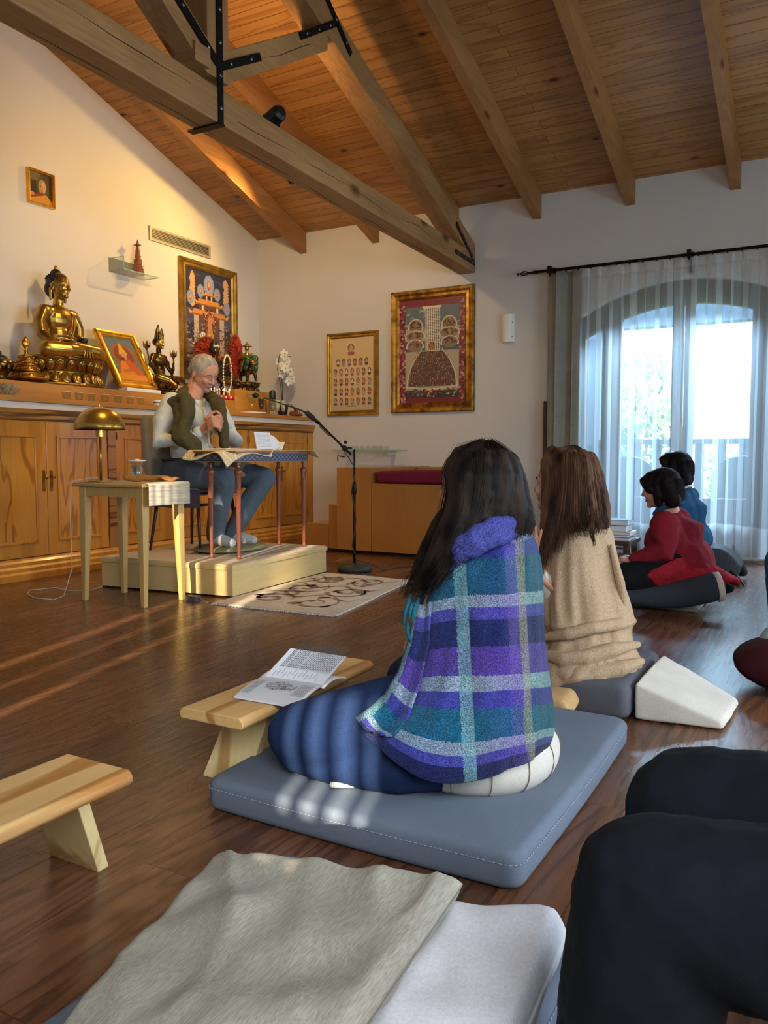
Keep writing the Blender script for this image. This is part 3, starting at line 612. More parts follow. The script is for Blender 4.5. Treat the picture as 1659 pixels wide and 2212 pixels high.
cabinet(6.435, 7.47, [(6.44, 6.95, 6.92, 6.444), (6.95, 7.465, 6.99, 7.46)], 'honey pine altar cabinet nearest the window wall corner')
for y0, y1, p in ((4.627, 4.708, 'behind the table lamp'), (5.872, 5.928, 'behind the seated man')):
    mk('pilaster', box(AX-.03, AX+.004, y0, y1, .155, 1.16), 'cabinet_dark' , label='dark grained upright strip between altar cabinets, '+p, cat_='panel', group='uprights between the altar cabinets')
mk('end_filler', box(AX-.03, AX+.002, 7.472, YW-.002, .155, 1.16), 'cabinet', label='narrow pine filler between the last cabinet and the window wall', cat_='panel')
def run(poly, y0, y1): return prism(poly, (0, y0, 0), (1, 0, 0), (0, 0, 1), (0, 1, 0), y1-y0)
mk('altar_plinth', run([(XW+.002, 0), (AX+.055, 0), (AX+.055, .045), (AX+.042, .06), (AX+.042, .085), (AX+.028, .10), (AX+.028, .125), (AX+.012, .14), (AX+.008, .153), (XW+.002, .153)], 3.05, YW-.002), 'cabinet', label='stepped pine plinth moulding along the foot of the altar', cat_='moulding')
mk('altar_cornice', run([(XW+.002, 1.162), (AX+.0, 1.162), (AX+.016, 1.175), (AX+.016, 1.20), (AX+.03, 1.215), (AX+.034, 1.243), (XW+.002, 1.243)], 3.05, YW-.002), 'cabinet_dark', label='strongly grained cornice board above the altar doors', cat_='moulding')
mk('altar_strip', box(XW+.002, AX+.004, 3.05, YW-.002, 1.245, 1.291), 'white_strip', label='white painted strip between cornice and altar top', cat_='panel')
mk('worktop', box(XW+.002, AX+.022, 3.05, YW-.002, 1.293, 1.332), 'counter', bevel=.004, label='long orange wood altar top carrying bowls and statues', cat_='worktop')
mk('altar_shelf', box(XW+.002, -5.40, 3.05, 6.54, 1.334, 1.468), 'counter', bevel=.003, label='raised wooden shelf under the large statues', cat_='shelf')
mk('altar_shelf', box(XW+.002, -5.40, 6.545, 7.13, 1.334, 1.588), 'counter', bevel=.003, label='taller wooden shelf block under the lion rider statue', cat_='shelf')
mk('altar_shelf', box(-5.398, -5.26, 6.30, 6.66, 1.334, 1.468), 'counter', bevel=.003, label='small wooden step behind the red candle holders', cat_='shelf') if False else None

def frame4(parent, o, u, v, nrm, w, h, t, depth, mat, steps=((0, 1), (.4, .75), (.8, .5))):
    """mitred picture frame; o lower-left corner on the wall, u,v unit axes, nrm towards the viewer"""
    o = Vector(o); u = Vector(u); v = Vector(v); nrm = Vector(nrm)
    prof = [(0, 0), (0, depth*.7), (t*.12, depth), (t*.35, depth*.92), (t*.55, depth*.7), (t*.8, depth*.75), (t, depth*.5), (t, 0)]
    rings = []
    for cx_, cy_, sx, sy in ((0, 0, 1, 1), (w, 0, -1, 1), (w, h, -1, -1), (0, h, 1, -1)):
        rings.append([o+u*(cx_+sx*a)+v*(cy_+sy*a)+nrm*d for a, d in prof])
    V = []; F = []; n = len(prof)
    for r in rings: V += r
    for i in range(4):
        for j in range(n):
            F.append((i*n+j, i*n+(j+1) % n, ((i+1) % 4)*n+(j+1) % n, ((i+1) % 4)*n+j))
    return mk('frame', (V, F), mat, parent)
class Art:
    """coloured flat picture: polygons laid in reading order, each colour a material slot"""
    def __init__(s, o, u, v, nrm, w, h): s.o = Vector(o); s.u = Vector(u); s.v = Vector(v); s.n = Vector(nrm); s.w = w; s.h = h; s.V = []; s.F = []; s.M = []; s.cols = []; s.k = 0; s.lim = True
    def poly(s, pts, c, z=None):
        s.k += 1; d = (s.k if z is None else z)*.0000012+.0004; b = len(s.V)
        for x, y in pts:
            if s.lim: x = min(max(x, 0), 1); y = min(max(y, 0), 1)
            s.V.append(s.o+s.u*x*s.w+s.v*y*s.h+s.n*d)
        s.F.append(tuple(range(b, b+len(pts)))); 
        if c not in s.cols: s.cols.append(c)
        s.M.append(s.cols.index(c))
    def rect(s, x0, y0, x1, y1, c): s.poly([(x0, y0), (x1, y0), (x1, y1), (x0, y1)], c)
    def disc(s, x, y, rx, ry, c, n=12, a0=0, a1=2*PI): s.poly([(x+rx*math.cos(a0+(a1-a0)*i/n), y+ry*math.sin(a0+(a1-a0)*i/n)) for i in range(n)], c)
    def done(s, name, parent, rough=.5):
        o = mk(name, (s.V, s.F), [flat('art%d_' % int(rough*100)+c, c, rough) for c in s.cols], parent, fixn=False)
        for p, m in zip(o.data.polygons, s.M): p.material_index = m
        return o
def deity(A, x, y, w, h, c1, c2, c3='d8b898'):
    A.disc(x, y+h*.62, w*.5, h*.42, c1); A.poly([(x-w*.45, y+h*.3), (x+w*.45, y+h*.3), (x+w*.2, y+h*.75), (x-w*.2, y+h*.75)], c3); A.disc(x, y+h*.82, w*.14, h*.12, c3, 8)
    A.poly([(x-w*.5, y+h*.28), (x+w*.5, y+h*.28), (x+w*.38, y), (x-w*.38, y)], c2)
# small portrait photo, upper left of the altar wall
def picture(name, o, u, v, nrm, w, h, t, depth, mat, label, painter, cat_='picture', rough=.4, glass=False):
    e = empty(name, Vector(o)+Vector(u)*w/2, label, cat_); frame4(e, o, u, v, nrm, w, h, t, depth, mat)
    A = Art(Vector(o)+Vector(u)*t*.97+Vector(v)*t*.97+Vector(nrm)*depth*.35, u, v, nrm, w-2*t*.97, h-2*t*.97); painter(A); A.done('print', e, rough)
    mk('back', obox(Vector(o)+Vector(u)*w/2+Vector(v)*h/2+Vector(nrm)*depth*.2, u, v, nrm, w-1.6*t, h-1.6*t, depth*.2), 'dark_wood', e)
    return e
def p_portrait(A):
    A.rect(0, 0, 1, 1, '3a2f22'); A.rect(0, .72, .5, 1, '6b5940'); A.poly([(.02, .1), (.02, .68), (.28, .72), (.36, .2)], '2a1a12')
    A.disc(.55, .62, .2, .3, '4a4232', 18); A.disc(.57, .55, .175, .26, 'a8784c', 18); A.disc(.64, .58, .10, .2, 'c59a6c', 14); A.rect(.5, .22, .68, .38, '9c6a40')
    A.disc(.5, .58, .035, .015, '3a2618', 8); A.disc(.66, .58, .035, .015, '3a2618', 8); A.poly([(.57, .46), (.63, .46), (.6, .58)], 'a87444'); A.rect(.53, .40, .66, .415, '7a4632')
    A.poly([(0, .12), (0, .22), (.5, .36), (.72, .33), (.66, .24)], '7a1f16'); A.poly([(0, 0), (1, 0), (1, .14), (.74, .33), (.55, .26), (.08, .12)], 'c07f1c'); A.disc(.12, .26, .1, .07, 'b0805a', 10)
picture('framed_portrait', (XW, 4.51, 2.995), (0, 1, 0), (0, 0, 1), (1, 0, 0), .255, .28, .02, .04, 'bright_gold', 'small gold framed portrait photo of an elderly person in yellow robe', p_portrait)
# dark thangka behind the seated man
def p_thangka(A):
    R = random.Random(4); A.rect(0, 0, 1, 1, '2b2f44'); A.rect(0, .62, 1, .85, '2c2c3c'); A.rect(0, .48, 1, .62, '4a4a66'); A.rect(0, .1, 1, .3, '5b5a72')
    for k in range(16):
        x = R.random(); y = R.uniform(.55, .99); A.poly([(x-.12, y), (x+.1, y-.02), (x+.12, y-.012), (x-.1, y+.012)], '474a68')
    for sx in (.12, .86):
        for k in range(9): y = .93-.032*k; A.poly([(sx-.07+.05*R.random(), y), (sx+.03*R.random(), y+.05), (sx+.09, y-.01), (sx+.02, y-.045)], 'c89868')
    def cloud(x, y, s):
        for a in range(9): A.disc(x+s*.75*math.cos(a*.7), y+s*.65*math.sin(a*.7), s*.45, s*.4, '7f8cae', 9)
        A.disc(x, y, s*.8, s*.72, '8f9bb8'); A.disc(x, y, s*.42, s*.5, 'b06040'); deity(A, x, y-s*.4, s*.6, s*.8, 'c07048', 'b04a2c', 'd8a868')
    cloud(.5, .87, .10); cloud(.32, .80, .065); cloud(.68, .80, .065); cloud(.1, .72, .065); cloud(.9, .68, .065)
    for k in range(5): A.disc(.18+.16*k, .6+.05*(k % 2), .008, .006, 'e8e0c8', 6)
    A.rect(.17, .2, .27, .58, 'b5a590'); A.rect(.73, .2, .83, .58, 'b5a590'); A.rect(.27, .18, .73, .72, '5a4640'); A.rect(.34, .58, .38, .72, 'd5c8ac'); A.rect(.66, .58, .7, .72, 'd5c8ac')
    def roof(y, w, h):
        A.poly([(.5-w, y), (.5+w, y), (.5+w*.8, y+h), (.5-w*.8, y+h)], 'c07c3c'); A.poly([(.5-w, y), (.5+w, y), (.5+w*.98, y+h*.25), (.5-w*.98, y+h*.25)], '8e5426')
        for k in range(14): x = .5-w*.85+1.7*w*k/13; A.rect(x-.003, y+h*.25, x+.003, y+h, 'd89850')
        for s in (-1, 1): A.poly([(.5+s*w, y), (.5+s*(w+.05), y+h*.9), (.5+s*w*.9, y+h*.4)], 'd8a050')
    roof(.56, .4, .06); roof(.665, .27, .06); A.rect(.43, .72, .46, .78, 'd0c0a0'); A.rect(.54, .72, .57, .78, 'd0c0a0'); roof(.765, .1, .035)
    for k in range(70): # swirl of the central figure
        a = R.random()*6.3; r = R.random()**.5; A.disc(.5+.17*r*math.cos(a), .51+.13*r*math.sin(a), .022, .014, R.choice(['6a2b28', '7c3830', '8e5a50', '4a2226', 'a08070']), 7)
    for k in range(12): A.disc(R.uniform(.36, .66), R.uniform(.42, .6), .007, .006, 'ece0c8', 6)
    A.poly([(.46, .38), (.58, .38), (.55, .5), (.62, .56), (.48, .56)], 'c08048'); A.poly([(.44, .24), (.48, .24), (.53, .4), (.47, .4)], 'd09058'); A.poly([(.62, .22), (.68, .24), (.58, .4), (.52, .4)], 'd09058')
    A.poly([(.5, .22), (.72, .2), (.6, .33)], 'd8d0b8'); A.disc(.36, .36, .06, .05, 'd8d4c0'); A.disc(.36, .24, .09, .05, 'cfc4a8'); A.disc(.33, .24, .05, .03, 'a87040')
    for k in range(330):
        x = R.choice([R.uniform(0, .27), R.uniform(.74, 1)]) if R.random() < .75 else R.uniform(.2, .8); y = R.uniform(.04, .5) if x < .27 or x > .73 else R.uniform(.02, .2)
        A.disc(x, y, R.uniform(.008, .024), R.uniform(.005, .013), R.choice(['cfc3bc', 'a08c8c', '6c5a62', '54424c', '8a7480', '3c3442', 'b58a6a']), 6)
    A.rect(0, .17, 1, .185, '2a2230'); A.rect(0, .14, 1, .17, '8a7c90')
    for k in range(6): A.poly([(.1+.15*k, .05), (.14+.15*k, .05), (.12+.15*k, .13)], 'b8442a')
picture('thangka', (XW, 6.265, 1.69), (0, 1, 0), (0, 0, 1), (1, 0, 0), .885, 1.24, .085, .05, 'frame_gold', 'large wood framed dark blue thangka of a pagoda, behind the seated man', p_thangka, 'painting')
# two pictures on the window wall
def p_grid(A):
    A.rect(0, 0, 1, 1, 'd6b683'); A.rect(0, 0, 1, .1, 'cbb084'); R = random.Random(2)
    A.disc(.47, .86, .11, .075, 'e6d2a8', 18); deity(A, .47, .76, .17, .16, '8a6a4a', 'a8503c', 'd8a878')
    for r in range(5):
        n = 6 if r == 0 else 7
        for c in range(n):
            x = (.14 if r == 0 else .075)+c*(.134 if r else .134)+.02; y = .62-r*.135; c2 = R.choice(['a05a48', '4a3a48', '8a8a8a', 'c09a70', '9c4a3c', '5a5a72'])
            deity(A, x, y, .085, .095, R.choice(['5a4636', '7a5a48', '4a4048']), c2, R.choice(['d8c8a8', 'c89878', 'b88868']))
            A.rect(x-.03, y-.012, x+.03, y, 'b89060')
    for k in range(9): A.disc(.38+.025*k, .055+.005*(k % 2), .014, .006, '8a6a44', 6)
picture('framed_print', (-4.935, YW, 1.34), (1, 0, 0), (0, 0, 1), (0, -1, 0), .65, .90, .058, .035, 'frame_gold', 'smaller gold framed print with rows of little figures on the window wall', p_grid, 'picture')
def p_refuge(A):
    R = random.Random(6); A.rect(0, 0, 1, 1, '7a2630')
    for k in range(220):
        s = R.random(); x = R.choice([R.uniform(0, .085), R.uniform(.915, 1)]); A.disc(x, R.random(), .02, .012, R.choice(['b07068', 'c49080', '5a1c26', '96504a', '8c3038']), 7)
    A.lim = False
    A.rect(.09, .05, .91, .93, 'b0a080'); A.rect(.09, .72, .91, .93, '6f7c7c'); A.rect(.09, .5, .91, .60, '4a5e66')
    for k in range(40): x = R.uniform(.12, .88); y = R.uniform(.5, .92); A.disc(x, y, R.uniform(.02, .06), .008, R.choice(['8e9690', 'a8a890', '5e6e70']), 10)
    A.rect(.09, .05, .91, .12, '3c3a30'); A.poly([(.35, .93), (.65, .93), (.62, .9), (.38, .9)], 'd8cba0')
    A.rect(.40, .5, .62, .92, 'd8cbaa')
    for c in range(7):
        for r in range(28): A.disc(.415+.031*c, .51+.0145*r, .011, .0062, '5a4034', 6)
    def group(x, y, w, h, n):
        for k in range(14): a = PI*k/13; A.disc(x+w*math.cos(a), y+h*math.sin(a), .022, .018, 'cfc4a4', 8)
        A.disc(x, y+.01, w, h*.95, '8a7258', 16, 0, PI*2)
        for k in range(n): a = R.random()*PI; rr = R.random()**.5; A.disc(x+w*.9*rr*math.cos(a), y+h*.9*rr*math.sin(a), .013, .012, R.choice(['4a3228', '5c3a2c', '7a5440', 'a88060']), 7)
    group(.25, .73, .10, .07, 34); group(.24, .64, .14, .05, 30); group(.24, .545, .12, .06, 34); group(.76, .73, .10, .08, 34); group(.76, .655, .14, .05, 30); group(.77, .565, .12, .055, 34)
    for r in range(16): # the tree of figures
        y = .16+.021*r; w = .36*math.cos(.052*r*1.45)**.6; 
        A.rect(.5-w, y, .5+w, y+.021, '5e4434' if r % 2 else '6b4e3c')
        n = int(w*58)
        for c in range(n): x = .5-w+2*w*(c+.5)/n; A.disc(x, y+.010, .0075, .008, R.choice(['a8805c', '8a5a44', 'c0a080', '6a3028', '4a3028']), 6)
    for s in (-1, 1):
        for r in range(19): t = r/18; A.disc(.5+s*.38*math.cos(t*1.3)**.65, .15+.36*t, .012, .011, 'd0c4a4', 7)
    A.poly([(.1, .17), (.3, .145), (.5, .14), (.7, .145), (.9, .17), (.9, .155), (.5, .12), (.1, .155)], 'd8ccb0')
    for k in range(120): A.disc(R.uniform(.11, .89), R.uniform(.055, .135), R.uniform(.008, .02), .008, R.choice(['6a4a34', 'c0b090', '3a4438', '8a3a2c', 'b89060', '2c3430']), 7)
    A.disc(.5, .55, .05, .04, '8a5a30', 12); A.disc(.5, .545, .02, .03, 'c07040', 8); A.poly([(.47, .1), (.52, .1), (.49, .14)], 'd8902c')
picture('thangka', (-4.12, YW, 1.352), (1, 0, 0), (0, 0, 1), (0, -1, 0), .942, 1.258, .10, .05, 'antique_gold', 'large gold framed thangka with a tree of many figures, nearest the sconce', p_refuge, 'painting')

# ---- glass wall shelf and stupa
e = empty('glass_bracket_shelf', (-5.8, 5.58, 2.58), 'folded clear glass wall shelf under the red stupa', 'shelf'); edge = flat('glass_edge', '8fb89c', .2)
zz = 2.60
g = [obox((-5.79, 5.58, zz), (1, 0, 0), (0, 1, 0), (0, 0, 1), .19, .44, .006), obox((-5.888, 5.58, zz+.06), (1, 0, 0), (0, 1, 0), (0, 0, 1), .004, .44, .13), obox((-5.79, 5.365, zz+.05), (1, 0, 0), (0, 1, 0), (0, 0, 1), .19, .005, .13)]
for q in g: mk('glass_plate', q, 'thin_glass', e)
mk('glass_rim', [box(-5.70, -5.692, 5.36, 5.80, zz-.004, zz+.004), box(-5.70, -5.694, 5.362, 5.368, zz, zz+.115), box(-5.888, -5.694, 5.361, 5.367, zz+.112, zz+.116), box(-5.888, -5.70, 5.796, 5.80, zz-.003, zz+.003), box(-5.888, -5.884, 5.36, 5.80, zz+.122, zz+.126)], edge, e)
e = empty('stupa', (-5.785, 5.62, 2.604), 'small polished red wood stupa on the glass shelf', 'ornament')
mk('base', lathe((-5.785, 5.62, 2.604), [(.06, 0), (.062, .012), (.055, .018), (.058, .03), (.05, .045), (.052, .055), (.043, .07), (.045, .08), (.036, .095)], 24), 'redwood', e, smooth=False)
mk('dome', lathe((-5.785, 5.62, 2.604), [(.034, .095), (.038, .115), (.036, .14), (.026, .155), (.03, .165), (.03, .175), (.024, .18)], 24), 'redwood', e, smooth=False)
mk('spire', lathe((-5.785, 5.62, 2.604), [(.024, .18), (.022, .21), (.014, .265), (.012, .268), (.036, .272), (.036, .277), (.012, .282), (.014, .295), (.006, .31), (.001, .33)], 24), 'redwood', e, smooth=False)

# ---- statues
def local(c, yaw, s):
    return Matrix.Translation(Vector(c)) @ Matrix.Rotation(yaw, 4, 'Z') @ Matrix.Scale(s, 4)
def lotus(e, c, rx, ry, h, mat, n=18, M=None):
    g = []; M = M or Matrix.Identity(4); z0 = 0
    g.append(lathe((0, 0, 0), [(.80, 0), (.86, h*.04), (.86, h*.10), (.7, h*.14), (.62, h*.45), (.60, h*.5), (.66, h*.55), (.84, h*.85), (.9, h*.93), (.9, h), (.8, h)], 40, (0, 0, 1), (1, 0, 0)))
    g[0] = ([Vector((p.x*rx/.9, p.y*ry/.9, p.z)) for p in g[0][0]], g[0][1])
    for tier, (zc, rr, tilt, sgn) in enumerate(((h*.72, .86, -.5, 1), (h*.27, .86, .55, -1))):
        for k in range(n):
            a = 2*PI*(k+.5*tier)/n; cx_, cy_ = rx*rr*math.cos(a), ry*rr*math.sin(a); nn = Vector((math.cos(a)/rx, math.sin(a)/ry, 0)).normalized(); tt = Vector((-nn.y, nn.x, 0))
            up = (Vector((0, 0, 1))-nn*tilt*-1*sgn*0+nn*(-tilt)*-1).normalized(); up = (Vector((0, 0, 1))+nn*(.45*sgn)).normalized(); nrm = tt.cross(up)
            R3 = Matrix((nn*1.0-up*nn.dot(up), tt, up)).transposed(); wd = 2*PI*((rx+ry)/2)*rr/n*.52
            g.append(ell((cx_, cy_, zc), (h*.085, wd, h*.23), R3, 10, 8)); g.append(ell(Vector((cx_, cy_, zc))+nn*h*.06, (h*.06, wd*.55, h*.13), R3, 8, 6))
    return mk('lotus_throne', [xf(q, Matrix.Translation(Vector(c)) @ M) for q in g], mat, e, smooth=True)
def fingers(base, d, side, up, L_, r, curl=.25, n=4):
    """four fingers and a thumb from the end of a palm; d points along the fingers, side across the palm towards the thumb"""
    base = Vector(base); d = Vector(d).normalized(); side = Vector(side).normalized(); up = Vector(up).normalized(); g = []
    for k, (o, l) in enumerate(((.75, .92), (.25, 1.0), (-.25, .95), (-.75, .74))):
        p = base+side*o*r*3.0; pts = [p]; dd = d.copy(); 
        for s in range(3): dd = (dd-up*curl*(s+.6)*.6+side*o*.05).normalized(); p = p+dd*L_*l*(.45, .32, .23)[s]; pts.append(p)
        g.append(chain(pts, [r, r*.95, r*.85, r*.7], 8))
    b_ = base-d*L_*.75+side*r*3.0; g.append(chain([b_, b_+side*L_*.3+d*L_*.25, b_+side*L_*.42+d*L_*.65], [r*1.25, r*1.1, r*.85], 8))
    return g
def face_bits(c, f, l, u, s):
    """nose, lips, brows, cheeks, lids, ears, chin for a head of half-width s around its centre c"""
    c = Vector(c); P = lambda a, b, d: c+f*a*s+l*b*s+u*d*s; R3 = Matrix((f, l, u)).transposed(); g = []
    g.append(chain([P(1.0, 0, .28), P(1.13, 0, .02), P(1.26, 0, -.20)], [.09*s, .10*s, .14*s], 8)); g.append(ell(P(1.12, .12, -.26), .09*s, R3, 8, 6)); g.append(ell(P(1.12, -.12, -.26), .09*s, R3, 8, 6))
    g.append(ell(P(1.03, 0, -.55), (.12*s, .26*s, .06*s), R3, 10, 6)); g.append(ell(P(1.02, 0, -.66), (.12*s, .22*s, .07*s), R3, 10, 6))
    g.append(ell(P(.90, 0, -.98), (.24*s, .3*s, .22*s), R3, 12, 8))
    for k in (-1, 1):
        g.append(chain([P(1.0, k*.14, .30), P(.98, k*.38, .34), P(.82, k*.62, .24)], [.09*s, .1*s, .07*s], 8)); g.append(ell(P(.84, k*.42, -.22), (.28*s, .28*s, .3*s), R3, 10, 8))
        g.append(ell(P(.86, k*.36, .08), (.13*s, .19*s, .10*s), R3, 10, 6))
        g.append(ell(P(-.05, k*.98, -.08), (.18*s, .09*s, .34*s), R3, 10, 8)); g.append(ell(P(.02, k*1.02, -.32), (.1*s, .08*s, .14*s), R3, 8, 6))
    return g
def head_prims(c, f, l, u, s):
    R3 = Matrix((f, l, u)).transposed(); c = Vector(c); P = lambda a, b, d: c+f*a*s+l*b*s+u*d*s
    return [ell(P(-.12, 0, .32), (1.22*s, 1.0*s, 1.12*s), R3, 20, 14), ell(P(.18, 0, -.25), (.92*s, .84*s, 1.02*s), R3, 18, 12), ell(P(.35, 0, -.75), (.68*s, .62*s, .5*s), R3, 16, 10)]+face_bits(c, f, l, u, s)
FX, FYV, FZ = Vector((1, 0, 0)), Vector((0, 1, 0)), Vector((0, 0, 1))
def buddha():
    c = (-5.62, 4.57, 1.70); e = empty('buddha_statue', (-5.60, 4.60, 1.468), 'large golden seated buddha with black hair on a lotus throne', 'statue'); M = local(c, .12, 1.0) @ Matrix.Diagonal((1.05, .94, 1.10, 1))
    lotus(e, (-5.60, 4.62, 1.468), .215, .36, .235, 'buddha_gold', 20)
    T = lambda q: xf(q, M)
    hd = (.018, 0, .53); s = .076
    g = [ell((0, 0, .06), (.12, .17, .09)), ell((0, 0, .17), (.085, .115, .11)), ell((0, 0, .29), (.09, .145, .11)), cap_((0, -.13, .335), .052, (0, .13, .335), .052), chain([(0, 0, .36), (.005, 0, .41), (.012, 0, .46)], [.055, .042, .04])]
    g += head_prims(hd, FX, FYV, FZ, s)+[chain([(0, k*.08, .51), (.002, k*.084, .435)], [.014, .013], 8) for k in (-1, 1)]
    g += [chain([(0, -.17, .335), (.0, -.215, .25), (.02, -.215, .165), (.10, -.20, .10), (.17, -.175, .065)], [.052, .046, .04, .034, .022]), chain([(0, .17, .335), (.02, .215, .25), (.03, .21, .16), (.10, .15, .11), (.15, .07, .085)], [.052, .046, .04, .034, .024])]
    g += [ell((.195, -.165, .05), (.035, .03, .016))]+fingers((.21, -.16, .045), (.45, .1, -.8), (0, 1, 0), (.8, 0, .45), .075, .009, .1)+[ell((.17, .04, .085), (.04, .035, .016))]+fingers((.18, .01, .09), (.3, -1, .1), (1, 0, 0), (0, 0, -1), .06, .009, .05)
    g += [chain([(0, -.1, .05), (.09, -.22, .05), (.15, -.31, .045)], [.085, .072, .06]), chain([(.15, -.31, .045), (.23, -.15, .045), (.25, .05, .05)], [.058, .05, .036]), chain([(0, .1, .05), (.09, .22, .05), (.15, .31, .045)], [.085, .072, .06]), chain([(.15, .31, .045), (.25, .14, .055), (.24, -.08, .075)], [.058, .05, .034])]
    g += [ell((.24, -.11, .085), (.03, .05, .02))]
    mk('body', [T(q) for q in g], 'buddha_gold', e, remesh=.006, smo=3)
    rb = [chain([(-.02, .13, .385), (.06, .10, .33), (.085, .05, .22), (.08, -.02, .14), (.06, -.10, .11)], [.012]*5, 8), chain([(-.02, .15, .38), (.055, .13, .32), (.082, .09, .22), (.08, .03, .12)], [.01]*4, 8), chain([(.08, -.1, .155), (.092, 0, .165), (.08, .1, .16)], [.008]*3, 8), chain([(.078, -.11, .135), (.094, 0, .14), (.08, .1, .135)], [.008]*3, 8)]
    rb += [chain([(.16, -.3, .01+.02*k), (.26+.008*k, -.05, .0+.02*k), (.2, .3, .01+.02*k)], [.008]*3, 8) for k in range(3)]+[chain([(.2+.012*k, -.03+.03*k, .10), (.29, -.04+.03*k, .03), (.29, -.05+.035*k, -.0)], [.008]*3, 6) for k in range(4)]
    mk('robe_folds', [T(q) for q in rb], 'buddha_gold', e, smooth=True)
    hair = [ell((-.008, 0, .572), (.088, .082, .063)), ell((-.042, 0, .52), (.062, .081, .072)), ell((-.012, 0, .628), (.045, .045, .038))]
    R = random.Random(1)
    for k in range(240):
        a = R.random()*2*PI; t = R.random()*.62*PI/2*1.5; r = Vector((.093*math.cos(a)*math.sin(t)-.008, .085*math.sin(a)*math.sin(t), .570+.065*math.cos(t))); 
        if r.x > .07 and r.z < .60: continue
        hair.append(ell(r, .0062, None, 6, 4))
    mk('hair', [T(q) for q in hair], flat('lapis_black', '15151c', .5), e, smooth=True)
    mk('finial', T(lathe((-.010, 0, .658), [(.012, 0), (.018, .008), (.015, .02), (.004, .034), (.001, .038)], 14)), 'bright_gold', e, smooth=True)
    mk('eye', [T(ell((.090, k*.029, .538), (.006, .015, .004), None, 10, 6)) for k in (-1,)], 'black_plastic', e); mk('eye', T(ell((.090, .029, .538), (.006, .015, .004), None, 10, 6)), 'black_plastic', e)
    mk('alms_bowl', T(lathe((.20, .045, .10), [(.014, 0), (.034, .01), (.044, .03), (.040, .045), (.036, .043), (.03, .02), (.0, .012)], 20)), 'black_plastic', e, smooth=True)
buddha()
def crowned(name, c, s, yaw, mat, label, pendant=True, base=(.2, .26, .13), face='buddha_gold'):
    c = Vector(c); e = empty(name, c, label, 'statue'); M = local(c+Vector((0, 0, base[2])), yaw, s); T = lambda q: xf(q, M)
    lotus(e, c, base[0]*s/.6, base[1]*s/.6, base[2], mat, 14)
    g = [ell((0, 0, .06), (.1, .15, .08)), ell((0, .01, .16), (.07, .08, .11)), ell((.0, .0, .29), (.075, .115, .09)), cap_((0, -.11, .34), .04, (0, .11, .34), .04), chain([(0, 0, .36), (.0, -.005, .44)], [.035, .032])]
    g += [chain([(0, -.14, .34), (-.01, -.19, .22), (.12, -.21, .12), (.18, -.2, .07)], [.035, .03, .025, .02]), chain([(0, .14, .34), (-.0, .2, .24), (.06, .23, .14), (.10, .17, .2)], [.035, .03, .026, .02])]
    g += fingers((.2, -.2, .06), (.8, 0, -.4), (0, 1, 0), (.4, 0, .8), .07, .008)+fingers((.11, .155, .22), (.2, -.2, 1), (0, -1, 0), (-1, 0, 0), .07, .008)
    g += [chain([(0, -.1, .05), (.1, -.2, .05), (.16, -.3, .04)], [.075, .06, .05]), chain([(.16, -.3, .04), (.26, -.2, .0), (.33, -.18, -.05)] if pendant else [(.16, -.3, .04), (.25, -.1, .05), (.25, .05, .05)], [.048, .04, .03]), chain([(0, .1, .05), (.1, .2, .05), (.16, .3, .04)], [.075, .06, .05]), chain([(.16, .3, .04), (.24, .12, .05), (.24, -.06, .06)], [.048, .04, .03])]
    g += [chain([(-.05+.1*math.sin(k*.9), .3*math.copysign(1, k-3), .25), (-.02, .27, .3)], [.02, .012]) for k in (6,)]
    mk('body', [T(q) for q in g], mat, e, remesh=.006, smo=2)
    hg = head_prims((.012, -.005, .50), FX, FYV, FZ, .055); mk('head', [T(q) for q in hg], face, e, remesh=.005, smo=2)
    mk('hair', [T(ell((-.02, -.005, .525), (.06, .062, .055))), T(chain([(-.02, 0, .56), (-.01, 0, .68), (0, 0, .74)], [.04, .024, .008]))], mat, e, smooth=True)
    cr = []
    for k in range(5):
        a = -1.1+.55*k; p = Vector((.058*math.cos(a)-.01, .062*math.sin(a)-.005, .55)); cr += [T(chain([p, p*1.03+Vector((0, 0, .055 if k != 2 else .08)), p*1.0+Vector((0, 0, .10 if k != 2 else .15))], [.016, .022, .003], 8)), T(ell(p+Vector((.006, 0, .03)), .01, None, 8, 6))]
    cr += [T(chain([(.05*math.cos(a)*1.15-.01, .056*math.sin(a)*1.15, .553) for a in [-1.5+.3*k for k in range(11)]], [.009]*11, 8))]
    mk('crown', cr, mat, e, smooth=True)
    R = random.Random(len(label))
    for sgn, (bx, by, bz) in ((1, (.04, .30, .36)), (-1, (-.05, -.2, .42))):
        fl = [chain([(.06, sgn*.2, .12), (.05, sgn*.29, .2), (bx, by, bz)], [.012, .012, .01], 8)]
        for k in range(9): a = k*2*PI/8; fl.append(chain([(bx, by, bz), (bx+.03*math.cos(a), by+.03*math.sin(a), bz+.03), (bx+.045*math.cos(a), by+.045*math.sin(a), bz+.07*(k % 2)+.02)], [.012, .016, .003], 6))
        fl.append(chain([(bx, by, bz), (bx, by, bz+.10)], [.02, .004], 8)); mk('lotus_flower', [T(q) for q in fl], mat, e, smooth=True)
    jw = [chain([(.07*math.cos(a), .09*math.sin(a), .345-.03*math.cos(a)) for a in [-1.4+.28*k for k in range(11)]], [.006]*11, 6), chain([(.085*math.cos(a), .06*math.sin(a), .28-.05*math.cos(a)) for a in [-1.2+.24*k for k in range(11)]], [.005]*11, 6)]
    for k in range(9): jw.append(ell((.078*math.cos(-1.2+.3*k), .07*math.sin(-1.2+.3*k), .30-.03*math.cos(-1.2+.3*k)), .009, None, 8, 6))
    jw += [chain([(-.0, .24, .30), (-.02, .30, .18), (.05, .32, .08), (.02, .40, .02)], [.012, .014, .01, .003], 8)]
    mk('jewellery', [T(q) for q in jw], mat, e, smooth=True)
    return e
